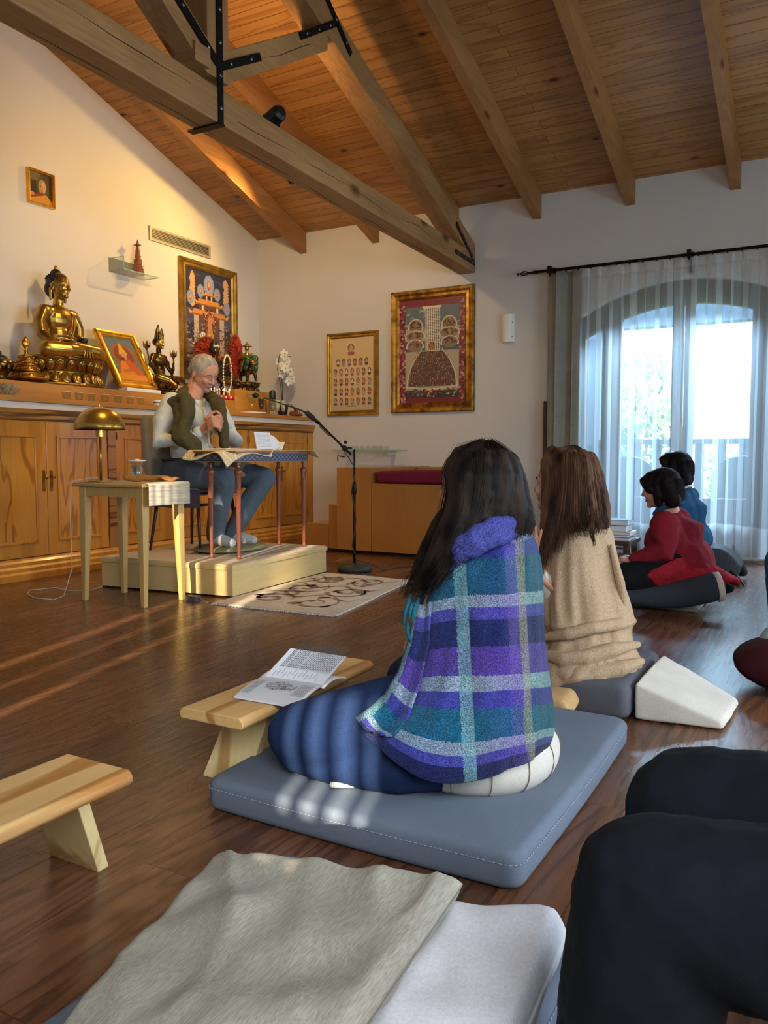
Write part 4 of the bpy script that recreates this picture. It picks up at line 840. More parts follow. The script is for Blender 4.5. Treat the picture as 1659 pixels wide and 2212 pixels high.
crowned('tara_statue', (-5.62, 5.70, 1.468), .74, .25, 'bronze', 'dark bronze crowned goddess statue with shoulder flowers, beside the leaning picture', base=(.12, .17, .12))
def halo(e, c, ry, rz, mat, mat2, seed, nrm=(1, 0, 0)):
    R = random.Random(seed); c = Vector(c); g = []; 
    mk('halo_plate', prism([(ry*math.cos(2*PI*k/40), rz*math.sin(2*PI*k/40)) for k in range(40)], c-Vector((.012, 0, 0)), (0, 1, 0), (0, 0, 1), (1, 0, 0), .012), mat2, e)
    for k in range(170):
        a = R.random()*2*PI; r = .45+.5*R.random(); p = c+Vector((.006, ry*r*math.cos(a), rz*r*math.sin(a))); q = p+Vector((.004, .02*math.cos(a+.8), .028*math.sin(a+.8)+.008)); g.append(chain([p, (p+q)/2+Vector((.006, 0, 0)), q], [.009, .008, .002], 6))
    mk('flames', g, mat, e, smooth=True)
    g = []
    for k in range(46):
        a = 2*PI*k/46; p = c+Vector((0, ry*.98*math.cos(a), rz*.98*math.sin(a))); g.append(chain([p, c+Vector((0, ry*1.10*math.cos(a+.05), rz*1.10*math.sin(a+.05)+.01))], [.009, .002], 6))
    mk('halo_rim', g, 'buddha_gold', e, smooth=True)
flame = fabric('flame_red', 'c2431f', '8e2a18', 60, .5, .1, 14)
e = empty('protector_statue', (-5.62, 6.47, 1.468), 'bronze deity with orange flame halo and white shell garland, behind the seated man', 'statue')
lotus(e, (-5.62, 6.47, 1.468), .13, .16, .1, 'bronze', 12); halo(e, (-5.69, 6.46, 1.89), .205, .24, flame, flat('plate_red', '7a2416', .5), 3)
T = lambda q: xf(q, local((-5.6, 6.47, 1.56), .1, .72))
mk('body', [T(q) for q in [chain([(0, -.08, 0), (.03, -.12, .12), (0, -.05, .24)], [.035, .045, .06]), chain([(0, .08, 0), (.05, .14, .12), (0, .05, .24)], [.035, .045, .06]), ell((0, 0, .3), (.08, .11, .1)), ell((0, 0, .42), (.08, .12, .09)), chain([(0, -.12, .44), (.06, -.22, .38), (.12, -.16, .46)], [.035, .03, .02]), chain([(0, .12, .44), (.06, .22, .40), (.1, .2, .52)], [.035, .03, .02]), chain([(0, 0, .46), (0, 0, .55)], [.04, .05]), ell((.01, 0, .58), (.06, .06, .07))]+fingers((.13, -.15, .48), (.3, .2, 1), (0, 1, 0), (-1, 0, 0), .06, .008)+fingers((.11, .2, .53), (.1, 0, 1), (0, -1, 0), (-1, 0, 0), .06, .008)], 'bronze', e, remesh=.006, smo=2)
mk('hair', [T(chain([(-.01, 0, .6), (0, -.02, .7), (.01, .0, .76)], [.06, .045, .01])), T(ell((-.02, 0, .6), .065))], 'black_plastic', e, smooth=True)
mk('crown', [T(ell((.055*math.cos(a), .06*math.sin(a), .645), .018, None, 8, 6)) for a in (-1, -.5, 0, .5, 1)], 'sock_white', e, smooth=True)
gp = [(-5.46+.0*math.cos(a), 6.50+.065*math.sin(a)*(1 if a < PI else 1), 1.74+.19*math.cos(a)) for a in [2*PI*k/40 for k in range(40)]]
mk('shell_garland', [ell(p, (.009, .009, .0125), None, 8, 6) for p in gp], flat('shell', 'e4d2b4', .5), e, smooth=True)
# lion rider
e = empty('lion_rider_statue', (-5.62, 7.0, 1.588), 'bronze deity riding a green maned lion, at the right end of the altar', 'statue')
lotus(e, (-5.62, 7.0, 1.588), .13, .19, .11, 'bronze', 12); halo(e, (-5.70, 6.92, 1.97), .115, .23, flame, flat('plate_red', '7a2416', .5), 8)
T = lambda q: xf(q, local((-5.6, 7.0, 1.695), -.55, .62))
lion = [chain([(-.12, 0, .2), (.0, 0, .21), (.14, 0, .22)], [.085, .085, .09]), chain([(.12, -.05, .2), (.17, -.06, .1), (.14, -.06, .01)], [.045, .03, .028]), chain([(.14, .05, .2), (.22, .06, .12), (.26, .06, .03)], [.045, .03, .028]), chain([(-.13, -.05, .2), (-.2, -.06, .11), (-.16, -.06, .01)], [.055, .032, .028]), chain([(-.13, .05, .2), (-.16, .06, .11), (-.22, .06, .01)], [.055, .032, .028]), chain([(-.19, 0, .22), (-.26, 0, .3), (-.24, 0, .4)], [.02, .03, .045]), chain([(.16, 0, .26), (.22, 0, .33), (.28, -.01, .30)], [.07, .075, .05])]
mk('lion', [T(q) for q in lion], 'bronze', e, remesh=.006, smo=2)
mn = [T(ell((.17+.05*math.cos(k*1.3), .09*math.sin(k*1.3), .33+.09*math.sin(k*2.1)), (.06, .045, .06), None, 10, 8)) for k in range(12)]
mk('mane', mn, flat('mane_green', '1f5a3c', .5), e, smooth=True)
mk('lion_face', [T(q) for q in [ell((.27, -.0, .33), (.05, .055, .05)), ell((.315, 0, .30), (.03, .04, .022)), ell((.30, 0, .265), (.03, .035, .014)), ell((.29, .04, .37), (.02, .02, .02)), ell((.29, -.04, .37), (.02, .02, .02)), chain([(.26, .06, .38), (.25, .08, .42)], [.015, .006], 8), chain([(.26, -.06, .38), (.25, -.08, .42)], [.015, .006], 8)]], 'buddha_gold', e, smooth=True)
rd = [ell((-.02, 0, .35), (.08, .1, .07)), ell((-.02, 0, .44), (.06, .08, .09)), chain([(0, -.08, .34), (.08, -.13, .3), (.06, -.14, .2)], [.05, .04, .025]), chain([(0, .08, .34), (.08, .13, .3), (.06, .14, .2)], [.05, .04, .025]), chain([(-.02, -.09, .49), (.05, -.14, .42), (.1, -.08, .42)], [.03, .025, .02]), chain([(-.02, .09, .49), (.04, .14, .42), (.1, .1, .44)], [.03, .025, .02]), ell((-.01, 0, .60), (.045, .042, .05)), chain([(-.02, 0, .5), (-.01, 0, .58)], [.03, .03])]+fingers((.11, -.07, .42), (1, .2, 0), (0, 1, 0), (0, 0, 1), .04, .007)+fingers((.11, .1, .44), (1, -.2, 0), (0, -1, 0), (0, 0, 1), .04, .007)
mk('rider', [T(q) for q in rd], 'buddha_gold', e, remesh=.005, smo=2)
mk('hat', T(lathe((-.01, 0, .62), [(.03, 0), (.085, .01), (.09, .018), (.04, .03), (.035, .05), (.015, .065), (.012, .08), (.001, .10)], 20)), 'buddha_gold', e, smooth=True)

# ---- mandala offering, vase and leaning picture
e = empty('mandala_offering', (-5.52, 4.18, 1.468), 'small tiered golden mandala offering beside the buddha, at its left', 'ornament')
mk('plate', lathe((-5.52, 4.18, 1.468), [(.08, 0), (.12, .02), (.165, .03), (.165, .036), (.06, .036)], 32), 'copper_gold', e, smooth=True)
for k, (r, z) in enumerate(((.112, .036), (.095, .085), (.076, .13), (.055, .172))):
    g = [lathe((-5.52, 4.18, 1.468+z), [(r, 0), (r+.006, .008), (r, .016), (r-.004, .034), (r+.004, .04), (r-.02, .044)], 28)]; 
    for q in range(int(r*260)): a = 2*PI*q/int(r*260); g.append(ell((-5.52+r*math.cos(a), 4.18+r*math.sin(a), 1.468+z+.024), .008, None, 6, 4))
    mk('tier', g, 'copper_gold', e, smooth=True)
mk('finial', [lathe((-5.52, 4.18, 1.684), [(.03, 0), (.012, .012), (.016, .03), (.008, .045), (.02, .06)], 16), xf(lathe((0, 0, 0), [(.0, -.04), (.02, -.03), (.034, 0), (.02, .03), (.0, .055)], 16, (0, 0, 1), (1, 0, 0), .35), Matrix.Translation((-5.52, 4.18, 1.775)) @ Matrix.Rotation(1.2, 4, 'Z'))], 'copper_gold', e, smooth=True)
e = empty('bronze_vessel', (-5.5, 3.93, 1.468), 'dark bronze vessel cut by the left edge, on the altar', 'ornament')
mk('bowl', lathe((-5.5, 3.93, 1.468), [(.06, 0), (.05, .03), (.06, .05), (.10, .09), (.105, .14), (.085, .155), (.08, .15), (.0, .12)], 28), 'bronze', e, smooth=True)
mk('rim_ornament', [ell((-5.5+.1*math.cos(a), 3.93+.1*math.sin(a), 1.56), (.02, .02, .03), None, 8, 6) for a in [k*PI/5 for k in range(10)]], 'bronze', e, smooth=True); mk('lid', lathe((-5.5, 3.93, 1.62), [(.07, 0), (.05, .03), (.02, .04), (.02, .06), (.001, .08)], 20), 'black_plastic', e, smooth=True)
def p_lama(A):
    A.rect(0, 0, 1, 1, '6a6a5c'); A.rect(0, .78, 1, 1, '5f7074'); A.disc(.5, .62, .40, .26, '9c5a34', 20); A.disc(.5, .6, .33, .22, '7c4428', 20)
    A.poly([(.05, .16), (.2, .36), (.36, .52), (.62, .52), (.84, .34), (.97, .16)], 'b8541c'); A.poly([(.12, .14), (.3, .44), (.46, .52), (.5, .3), (.72, .18)], 'd07820'); A.disc(.5, .60, .10, .10, 'b8825a', 14)
    A.poly([(.34, .62), (.66, .62), (.6, .74), (.5, .9), (.42, .74)], 'e09c28'); A.disc(.5, .60, .075, .07, 'c08c60', 12); A.poly([(.3, .5), (.44, .46), (.5, .55), (.4, .56)], '7c2a1c')
    A.rect(0, 0, 1, .17, 'cf8428'); A.poly([(.2, .26), (.5, .30), (.6, .25), (.3, .2)], 'a8683c'); A.rect(0, .0, 1, .04, 'b06a1c'); A.disc(.85, .2, .06, .05, 'c05a2c', 10)
o = Vector((-5.475, 5.05, 1.503)); v_ = Vector((-.50, 0, .86)).normalized(); n_ = Vector((.86, 0, .50)).normalized()
picture('leaning_picture', o, (0, 1, 0), v_, n_, .46, .59, .062, .04, 'bright_gold', 'ornate gold framed picture of an orange robed monk leaning back on the altar', p_lama, rough=.85)
mk('white_book', box(-5.52, -5.405, 5.10, 5.50, 1.469, 1.499), 'paper', bevel=.004, label='thick white wrapped book under the leaning gold picture', cat_='book')
mk('tissue', [ell((-5.36, 5.56, 1.385), (.05, .055, .05))], flat('tissue', 'c9c2b6', .4), smooth=True, sub=1, disp=(.05, .03), label='crumpled white tissue before the goddess statue', cat_='tissue')

# ---- glasses, candles and small things on the altar top
ZT = 1.333
def tumbler(y, label):
    e = empty('offering_glass', (-5.23, y, ZT), label, 'glass', 'row of offering glasses on the altar')
    mk('cup', lathe((-5.23, y, ZT), [(.022, 0), (.026, .002), (.034, .065), (.0325, .065), (.024, .008), (.0, .006)], 20), 'clear_glass', e, smooth=True)
    mk('water', lathe((-5.23, y, ZT+.009), [(.0, 0), (.0235, 0), (.031, .045), (.0, .045)], 20), flat('amber_water', 'b98a4a', .1), e, smooth=False) if False else mk('rim', lathe((-5.23, y, ZT+.063), [(.034, 0), (.0352, .001), (.0352, .003), (.034, .004), (.0328, .002)], 20), flat('glint', 'e8dcc4', .2), e)
    return e
t0 = tumbler(4.31, 'first offering glass from the left on the altar edge')
for k, (y, l) in enumerate(((4.43, 'second'), (4.55, 'third'), (4.69, 'fourth'), (4.83, 'fifth'), (4.96, 'sixth'), (5.08, 'seventh'))): dup(t0, (0, y-4.31, 0), 0, l+' offering glass from the left on the altar edge')
e = empty('crystal_lotus', (-5.24, 3.80, ZT), 'clear crystal lotus candle holder at the left end of the altar', 'candle holder')
g = []
for tier, (r, z, n, tilt) in enumerate(((.07, .03, 9, .9), (.05, .045, 8, .6), (.03, .055, 6, .3))):
    for k in range(n): a = 2*PI*(k+.5*tier)/n; d = Vector((math.cos(a)*tilt, math.sin(a)*tilt, 1)).normalized(); c = Vector((-5.24+r*math.cos(a), 3.80+r*math.sin(a), ZT+z)); s = Vector((-math.sin(a), math.cos(a), 0)); g.append(ell(c, (.008, .022, .04), Matrix((s.cross(d), s, d)).transposed(), 8, 6))
mk('petals', g, 'crystal' if 'crystal' in MATS else flat('crystal', 'e9dcc0', .08, 0, **{'Transmission_Weight': .75, 'IOR': 1.45}), e, smooth=True); mk('base', lathe((-5.24, 3.80, ZT), [(.05, 0), (.05, .01), (.02, .03)], 20), 'crystal', e, smooth=True)
def cup(e, c, prof, mat='clear_glass', name='cup', n=20): return mk(name, lathe(c, prof, n), mat, e, smooth=True)
e = empty('doily', (-5.25, 6.62, ZT), 'round white lace doily under the coupe glass', 'doily'); del e['label']; del e['category']
bpy.data.objects.remove(e)
mk('doily', lathe((-5.25, 6.63, ZT), [(.0, 0), (.14, 0), (.15, .006), (.145, .014), (.05, .02), (0, .02)], 36), 'paper', smooth=True, label='round white lace doily under the coupe glass', cat_='doily')
e = empty('coupe_glass', (-5.25, 6.63, ZT+.0215), 'empty stemmed coupe glass on the white doily', 'glass')
mk('cup', lathe((-5.25, 6.63, ZT+.0215), [(.04, 0), (.04, .003), (.006, .008), (.004, .06), (.01, .07), (.03, .09), (.05, .14), (.056, .19), (.054, .19), (.047, .14), (.026, .094), (.0, .08)], 24), 'clear_glass', e, smooth=True); mk('stem_knot', ell((-5.25, 6.63, ZT+.088), (.011, .011, .014)), 'bright_gold', e, smooth=True)
def stem_glass(y, label, liquid, x=-5.24, s=1.0, lid=False):
    e = empty('stem_glass', (x, y, ZT), label, 'glass')
    mk('cup', lathe((x, y, ZT), [(.03*s, 0), (.03*s, .004), (.012, .012), (.01, .03), (.024*s, .045), (.036*s, .175), (.0345*s, .175), (.022*s, .05), (.0, .042)], 20), 'clear_glass', e, smooth=True)
    if liquid: mk('contents', lathe((x, y, ZT+.05), [(.0, 0), (.021*s, 0), (.033*s, .115), (.0, .116)], 20), liquid, e, smooth=True)
    return e
stem_glass(6.77, 'tall glass of dark red drink on the altar', flat('wine', '1d0907', .2)); stem_glass(6.87, 'tall glass of amber drink beside the dark one', flat('amber', 'a8662c', .25), s=.75)
stem_glass(7.05, 'tall glass with a white candle, left of two', flat('wax', 'ded2ae', .5), s=.85); stem_glass(7.14, 'tall glass with a white candle, right of two', flat('wax', 'ded2ae', .5), x=-5.23, s=.86)
e = stem_glass(6.965, 'tall cut glass jar with a dark green stopper', flat('cut_crystal', 'cfc2a2', .12, 0, **{'Transmission_Weight': .6}), s=.95); mk('stopper', lathe((-5.24, 6.965, ZT+.17), [(.034, 0), (.036, .02), (.036, .07), (.026, .09), (0, .1)], 20), flat('stopper_green', '12301f', .4), e, smooth=True)
e = empty('cup_and_saucer', (-5.22, 5.27, ZT), 'white patterned cup on saucer beside the man\'s shoulder', 'cup')
mk('saucer', lathe((-5.22, 5.27, ZT), [(.03, 0), (.07, .012), (.072, .015), (.03, .006), (0, .005)], 28), 'white_gloss', e, smooth=True); mk('cup', lathe((-5.22, 5.27, ZT+.008), [(.022, 0), (.03, .01), (.042, .05), (.04, .05), (.028, .012), (0, .008)], 24), 'white_gloss', e, smooth=True); mk('band', lathe((-5.22, 5.27, ZT+.03), [(.0345, 0), (.0375, .012), (.039, .012), (.036, 0)], 24), flat('cup_blue', '6a6f86', .4), e)
# red candle holders in two steps
def candle(x, y, z, label):
    e = empty('red_candle_holder', (x, y, z), label, 'candle', 'red candle holders in front of the garlanded statue')
    mk('holder', lathe((x, y, z), [(.018, 0), (.024, .008), (.03, .045), (.028, .045), (.022, .01), (0, .008)], 16), flat('candle_red', 'b5201c', .3), e, smooth=True)
    mk('medallion', ell((x+.026, y, z+.026), (.006, .012, .014), None, 10, 6), 'white_gloss', e, smooth=True)
    mk('candle', lathe((x, y, z+.01), [(.008, 0), (.007, .075), (.001, .078)], 10), flat('wax', 'ded2ae', .5), e, smooth=True); mk('flame', lathe((x, y, z+.09), [(.001, 0), (.006, .012), (.001, .03)], 8), flat('candle_flame', 'f6e0b0', .3, 0, **{'Emission_Color': (1, .8, .5, 1), 'Emission_Strength': 2.0}), e, smooth=True)
    return e
c0 = candle(-5.43, 6.26, 1.469, 'red candle holder, leftmost of the front row'); nm = ['second', 'third', 'fourth', 'rightmost']
for k in range(4): dup(c0, (0, .075*(k+1), 0), 0, 'red candle holder, %s of the front row' % nm[k])
for k in range(3): dup(c0, (-.07, .035+.09*k, .0), 0, 'red candle holder, %s of the back row' % ['left', 'middle', 'right'][k])
# orchid
e = empty('white_orchid', (-5.33, 7.27, ZT), 'white orchid with two dark stems in the altar corner', 'plant')
mk('pot', lathe((-5.33, 7.27, ZT), [(.045, 0), (.06, .1), (.064, .11), (.055, .11), (.0, .09)], 24), flat('pot_dark', '3a2c2c', .3), e, smooth=True)
for s_ in (-1, 1): mk('stem', tube([(-5.33, 7.27, ZT+.08), (-5.34, 7.27+s_*.015, 1.65), (-5.36, 7.25+s_*.03, 1.85), (-5.32, 7.26+s_*.06, 1.99), (-5.28, 7.27+s_*.09, 2.0)], .004, 6), flat('stem_dark', '33201f', .5), e, smooth=True)
for k in range(4): a = k*1.6; mk('leaf', sheet(lambda u, v: Vector((-5.33+u*.16*math.cos(a)-(v-.5)*.05*math.sin(PI*u)*math.sin(a), 7.27+u*.16*math.sin(a)*.6+(v-.5)*.05*math.sin(PI*u)*math.cos(a), ZT+.1+.05*math.sin(u*2.5)-.03*u)), 8, 3, .003), flat('leaf_dark', '27472a', .4), e, smooth=True)
R = random.Random(5)
for k in range(12):
    c = Vector((-5.3+R.uniform(-.04, .06), 7.19+.16*R.random(), 1.72+.29*(k/11))); g = []
    d = Vector((1, -.5, .1)).normalized(); a1 = d.orthogonal().normalized(); a2 = d.cross(a1)
    for q in range(5): a = 2*PI*q/5+k; r = a1*math.cos(a)+a2*math.sin(a); g.append(ell(c+r*.026, (.004, .02, .027), Matrix((d, d.cross(r), r)).transposed(), 10, 6))
    f = mk('flower', g, flat('petal_white', 'e2dccb', .6), e, smooth=True); mk('flower_lip', ell(c+d*.01, .008, None, 8, 6), flat('lip_yellow', 'b58f4a', .6), f, smooth=True)
# driftwood incense holder
R = random.Random(9); g = [ell((-5.22, 7.37, ZT+.025), (.06, .11, .022))]
for k in range(40): y = 7.27+.2*R.random(); x = -5.25+.06*R.random(); g.append(chain([(x, y, ZT+.02), (x+R.uniform(-.02, .03), y+R.uniform(-.02, .02), ZT+.035+.03*R.random())], [.01, .003], 6))
g += [box(-5.235, -5.20, 7.345, 7.385, ZT+.03, ZT+.085), box(-5.24, -5.195, 7.34, 7.39, ZT+.083, ZT+.095)]
mk('driftwood_holder', g, 'redwood', label='brown carved driftwood holder at the right end of the altar', cat_='ornament')
# glass wall shelf with upturned glasses on the window wall
e = empty('glass_wall_shelf', (-4.36, 7.48, .95), 'clear glass wall shelf between altar and throne', 'shelf')
mk('plate', box(-4.78, -3.94, 7.42, YW-.002, .955, .965), 'thin_glass', e); mk('edge', box(-4.78, -3.94, 7.414, 7.42, .954, .966), flat('glass_edge', '8fb89c', .2), e)
for x in (-4.62, -4.1): mk('bracket', box(x-.02, x+.02, 7.44, YW-.002, .905, .953), flat('bracket_grey', 'b5ada0', .4), e)
w0 = None
for k in range(8):
    x = -4.66+k*.075
    if w0 is None:
        w0 = empty('drinking_glass', (x, 7.48, .9665), 'small upturned glass on the glass wall shelf, first from the left', 'glass', 'row of upturned glasses on the wall shelf'); mk('cup', lathe((x, 7.48, .9665), [(.031, 0), (.025, .04), (.0, .042), (.0, .039), (.023, .037), (.029, 0)], 18), 'clear_glass', w0, smooth=True)
    else: dup(w0, (k*.075, 0, 0), 0, 'small upturned glass on the glass wall shelf, %s from the left' % ['', 'second', 'third', 'fourth', 'fifth', 'sixth', 'seventh', 'eighth'][k])
# ================================================================ THRONE, PLATFORM, FURNITURE
th = empty('wooden_throne', (-3.3, 6.9, 0), 'broad orange wood teaching throne with side steps and armrests', 'throne')
def ply(name, g, par, mat='throne', **k): return mk(name, g, mat, par, bevel=.003, **k)
TB = YW-.03
ply('body', box(-3.655, -2.90, 6.33, TB, .03, .65), th); ply('armrest', box(-4.03, -3.66, 6.33, TB, .03, .795), th); ply('armrest', box(-2.895, -2.76, 6.33, TB, .03, .795), th)
ply('backrest', box(-3.655, -2.90, 7.25, TB-.002, .652, .79), th)
ply('step', box(-4.14, -4.033, 6.36, TB, .03, .445), th); ply('step', box(-4.40, -4.143, 6.36, TB, .03, .262), th); ply('step', box(-2.757, -2.22, 6.36, 7.34, .03, .16), th)
mk('toe_kick', box(-4.36, -2.26, 6.40, 7.32, 0, .029), 'black_plastic', th)
mk('seat_cushion', box(-3.63, -2.93, 6.36, 7.24, .653, .762), 'magenta', bevel=.03, seg=4, smooth=True, label='flat dark red seat cushion on the wooden throne', cat_='cushion')
# platform
A5 = math.radians(4.5)
def P5(x, y): # platform frame: rotated about its front right corner
    return (-3.28+x*math.cos(A5)-y*math.sin(A5)*1.0, 3.93+x*math.sin(A5)+y*math.cos(A5))
def pbox(x0, x1, y0, y1, z0, z1):
    V, F = box(x0, x1, y0, y1, z0, z1); return [Vector((*P5(p.x, p.y), p.z)) for p in V], F
pf = empty('wooden_platform', (*P5(-.55, .6), 0), 'low pale wood platform carrying the chair and the small desk', 'platform')
mk('box', pbox(-1.09, -.008, .008, 1.235, .012, .175), 'pale_ply', pf, bevel=.002); mk('top_board', pbox(-1.10, 0, 0, 1.245, .176, .206), 'pale_ply', pf, bevel=.003); mk('carpet', pbox(-1.09, -.012, .012, 1.232, .206, .212), 'carpet_top', pf, bevel=.002)
for x, y in ((-.02, .03), (-1.07, .03), (-.02, 1.2), (-1.07, 1.2)): mk('foot', pbox(x-.02, x+.02, y-.02, y+.02, 0, .012), 'black_plastic', pf)
# rug with scrolls
RC = [Vector((-3.34, 3.70, 0)), Vector((-2.40, 3.76, 0)), Vector((-2.62, 5.12, 0)), Vector((-3.345, 5.05, 0))]
def RP(u, v, z): a = RC[0].lerp(RC[1], u); b_ = RC[3].lerp(RC[2], u); p = a.lerp(b_, v); p.z = z; return p
rg = empty('patterned_rug', RP(.5, .5, 0), 'cream rug with brown scrolling vines beside the platform', 'rug')
RC[0] = Vector((-3.27, 3.72, 0)) ; RC[0].x = -3.265; RC[3] = Vector((-3.365, 5.12, 0))
mk('pile', sheet(lambda u, v: RP(u, v, .0065+.002*math.sin(9*u+7*v)*math.sin(5*v)), 24, 30, .009), fabric('rug_cream', 'd9c9b4', 'c4b29a', 160, .95, .6, 8), rg)
def ribbon(pts, w, z=.0135): 
    V = []; F = []; n = len(pts)
    for i, (x, y) in enumerate(pts):
        a = pts[max(i-1, 0)]; b_ = pts[min(i+1, n-1)]; d = Vector((b_[0]-a[0], b_[1]-a[1])); d = d.normalized() if d.length else Vector((1, 0)); ww = w*(.35+.65*math.sin(PI*min(1, (i+.5)/n)))/2
        V += [RP(x-d.y*ww, y+d.x*ww, z), RP(x+d.y*ww, y-d.x*ww, z)]
    for i in range(n-1): F.append((2*i, 2*i+1, 2*i+3, 2*i+2))
    return V, F
g = []; R = random.Random(12)
for (cx_, cy_, r0, turns, s, ph) in ((.28, .22, .15, 1.4, 1, 0), (.68, .2, .17, 1.5, -1, 2), (.3, .52, .17, 1.6, -1, 1), (.72, .5, .16, 1.5, 1, 4), (.28, .8, .15, 1.4, 1, 3), (.7, .8, .16, 1.5, -1, 5)):
    pts = []
    for k in range(44): t = k/43; a = ph+s*turns*2*PI*t; r = r0*(1-.86*t); pts.append((cx_+r*math.cos(a)*1.15, cy_+r*math.sin(a)*.8))
    g.append(ribbon(pts, .022)); a = ph; p0 = pts[0]
    for q in range(7):
        k = R.randrange(0, 30); p = pts[k]; a = R.random()*6.3; L_ = R.uniform(.05, .1); pp = [(p[0]+L_*t/8*math.cos(a+.12*t), p[1]+L_*t/8*math.sin(a+.12*t)*.8) for t in range(9)]; pp = [(min(max(x, .03), .97), min(max(y, .03), .97)) for x, y in pp]; g.append(ribbon(pp, .035))
for k in range(3): g.append(ribbon([(.08+.84*t/30, .36+.28*k*.9-.02+.05*math.sin(t*.4+k)) for t in range(31)], .02))
mk('scroll_pattern', g, flat('rug_brown', '8a705e', .95), rg, fixn=False)
g = []
for k in range(70):
    for v, s in ((0, -1), (1, 1)): u = (k+.5)/70; p = RP(u, v, .007); g.append(tube([p, p+Vector((R.uniform(-.006, .006), s*.022, -.004))], .0022, 4))
mk('fringe', g, 'sock_white', rg)
# side table
e = empty('side_table', (-3.80, 3.60, 0), 'small square birch side table with tapered legs holding the brass lamp', 'table')
mk('top', box(-4.10, -3.50, 3.40, 3.80, .715, .737), 'birch', e, bevel=.006, seg=3)
for x, y in ((-4.045, 3.45), (-3.555, 3.45), (-4.045, 3.75), (-3.555, 3.75)):
    sx = 1 if x < -3.8 else -1; sy = 1 if y < 3.6 else -1
    mk('leg', loft([[(x-sx*.024+(sx*.0 if 1 else 0), y-sy*.024, z), (x+sx*w, y-sy*.024, z), (x+sx*w, y+sy*w, z), (x-sx*.024, y+sy*w, z)] for z, w in ((0, .006), (.5, .026), (.714, .03))]), 'birch', e, bevel=.003)
for q in (box(-4.02, -3.58, 3.435, 3.455, .655, .714), box(-4.02, -3.58, 3.745, 3.765, .655, .714), box(-4.06, -4.04, 3.475, 3.725, .655, .714), box(-3.56, -3.54, 3.475, 3.725, .655, .714)): mk('apron', q, 'birch', e)
def runner(u, v): # woven mat lying across the table, hanging over its right end
    s = u*.50
    y = 3.43+.34*v
    if s < .36: return Vector((-3.852+s, y, .7405+.001*math.sin(40*v)))
    if s < .38: a = (s-.36)/.02*PI/2; return Vector((-3.492+.013*math.sin(a), y, .7275+.013*math.cos(a)))
    return Vector((-3.479+.002*math.sin(30*v), y, .7275-(s-.38)))
mk('woven_placemat', sheet(runner, 50, 30, .005), 'placemat', label='ribbed beige placemat hanging over the right edge of the side table', cat_='placemat')
mk('tray_cloth', sheet(lambda u, v: Vector((-4.07+.20*u, 3.43+.33*v, .740+.0008*math.sin(20*u))), 10, 10, .003), 'placemat', label='thin beige mat under the lamp on the side table', cat_='placemat')
LX, LY = -3.955, 3.50
e = empty('table_lamp', (LX, LY, .742), 'brass mushroom table lamp with a domed shade, switched on', 'lamp')
mk('base', lathe((LX, LY, .742), [(.0, 0), (.075, 0), (.077, .004), (.07, .009), (.012, .014)], 32), 'brass', e, smooth=True); mk('pole', tube([(LX, LY, .75), (LX, LY, 1.03)], .0085, 16), 'brass', e, smooth=True)
mk('socket', lathe((LX, LY, 1.015), [(.012, 0), (.026, .003), (.026, .055), (.012, .06)], 24), 'brass', e)
dome = [(.152*math.cos(a), .142*math.sin(a)) for a in [PI/2*k/12 for k in range(13)]]
mk('shade', lathe((LX, LY, 1.062), [(r, z) for r, z in dome]+[(.001, .1421), (.001, .139)]+[(max(r-.0025, .001), max(z-.0025, 0)) for r, z in reversed(dome)], 48), 'brass', e, smooth=True)
mk('shade_lining', lathe((LX, LY, 1.064), [(max(r-.004, .001), max(z-.005, 0)) for r, z in dome], 48), flat('lining_white', 'f3e9cf', .6), e, smooth=True)
mk('finial', lathe((LX, LY, 1.203), [(.006, 0), (.006, .012), (.001, .015)], 12), 'brass', e); mk('bulb', ell((LX, LY, 1.11), (.022, .022, .028)), flat('bulb', 'fff2d0', .5, 0, **{'Emission_Color': (1, .8, .45, 1), 'Emission_Strength': 12.0}), e, smooth=True)
light('lamp_bulb', 'POINT', (LX, LY, 1.085), (LX, LY, 0), 7, (1, .78, .42), shadow_soft_size=.02).parent = None
mk('lamp_cord', [tube([(LX, LY+.07, .748), (-4.02, 3.55, .765), (-4.08, 3.50, .76), (-4.115, 3.42, .745), (-4.125, 3.40, .6), (-4.14, 3.42, .2), (-4.25, 3.44, .012), (-4.22, 3.34, .006), (-4.40, 3.33, .005), (-4.55, 3.40, .005), (-4.66, 3.50, .005), (-4.6, 3.66, .005), (-4.42, 3.62, .006), (-4.30, 3.70, .005), (-4.42, 3.98, .006), (-4.62, 4.2, .006)], .003, 6)], flat('cord_white', 'c9bfae', .5), smooth=True, label='thin white lamp cord looping over the floor behind the side table', cat_='cord')
mk('cord_switch', ell((-4.42, 3.975, .014), (.022, .03, .013)), 'white_gloss', smooth=True, label='oval white inline switch on the lamp cord', cat_='switch')
e = empty('water_glass', (-3.83, 3.68, .744), 'glass of water covered with a white lid on the side table', 'glass')
mk('cup', lathe((-3.83, 3.68, .744), [(.03, 0), (.033, .004), (.042, .12), (.040, .12), (.03, .01), (0, .008)], 24), 'clear_glass', e, smooth=True); mk('water', lathe((-3.83, 3.68, .753), [(0, 0), (.0285, 0), (.038, .085), (0, .085)], 24), flat('water', 'dfe6e2', .05, 0, **{'Transmission_Weight': .9, 'IOR': 1.33}), e, smooth=True)
mk('lid', lathe((-3.83, 3.68, .864), [(0, 0), (.05, .002), (.056, .008), (.054, .011), (.02, .010), (.012, .016), (0, .018)], 28), 'white_gloss', e, smooth=True)
mk('white_napkin', sheet(lambda u, v: Vector((-3.93+.12*u, 3.60+.12*v, .749+.004*math.sin(6*u+3*v))), 8, 8, .004), 'sock_white', label='small folded white cloth under the water glass', cat_='cloth') if False else None
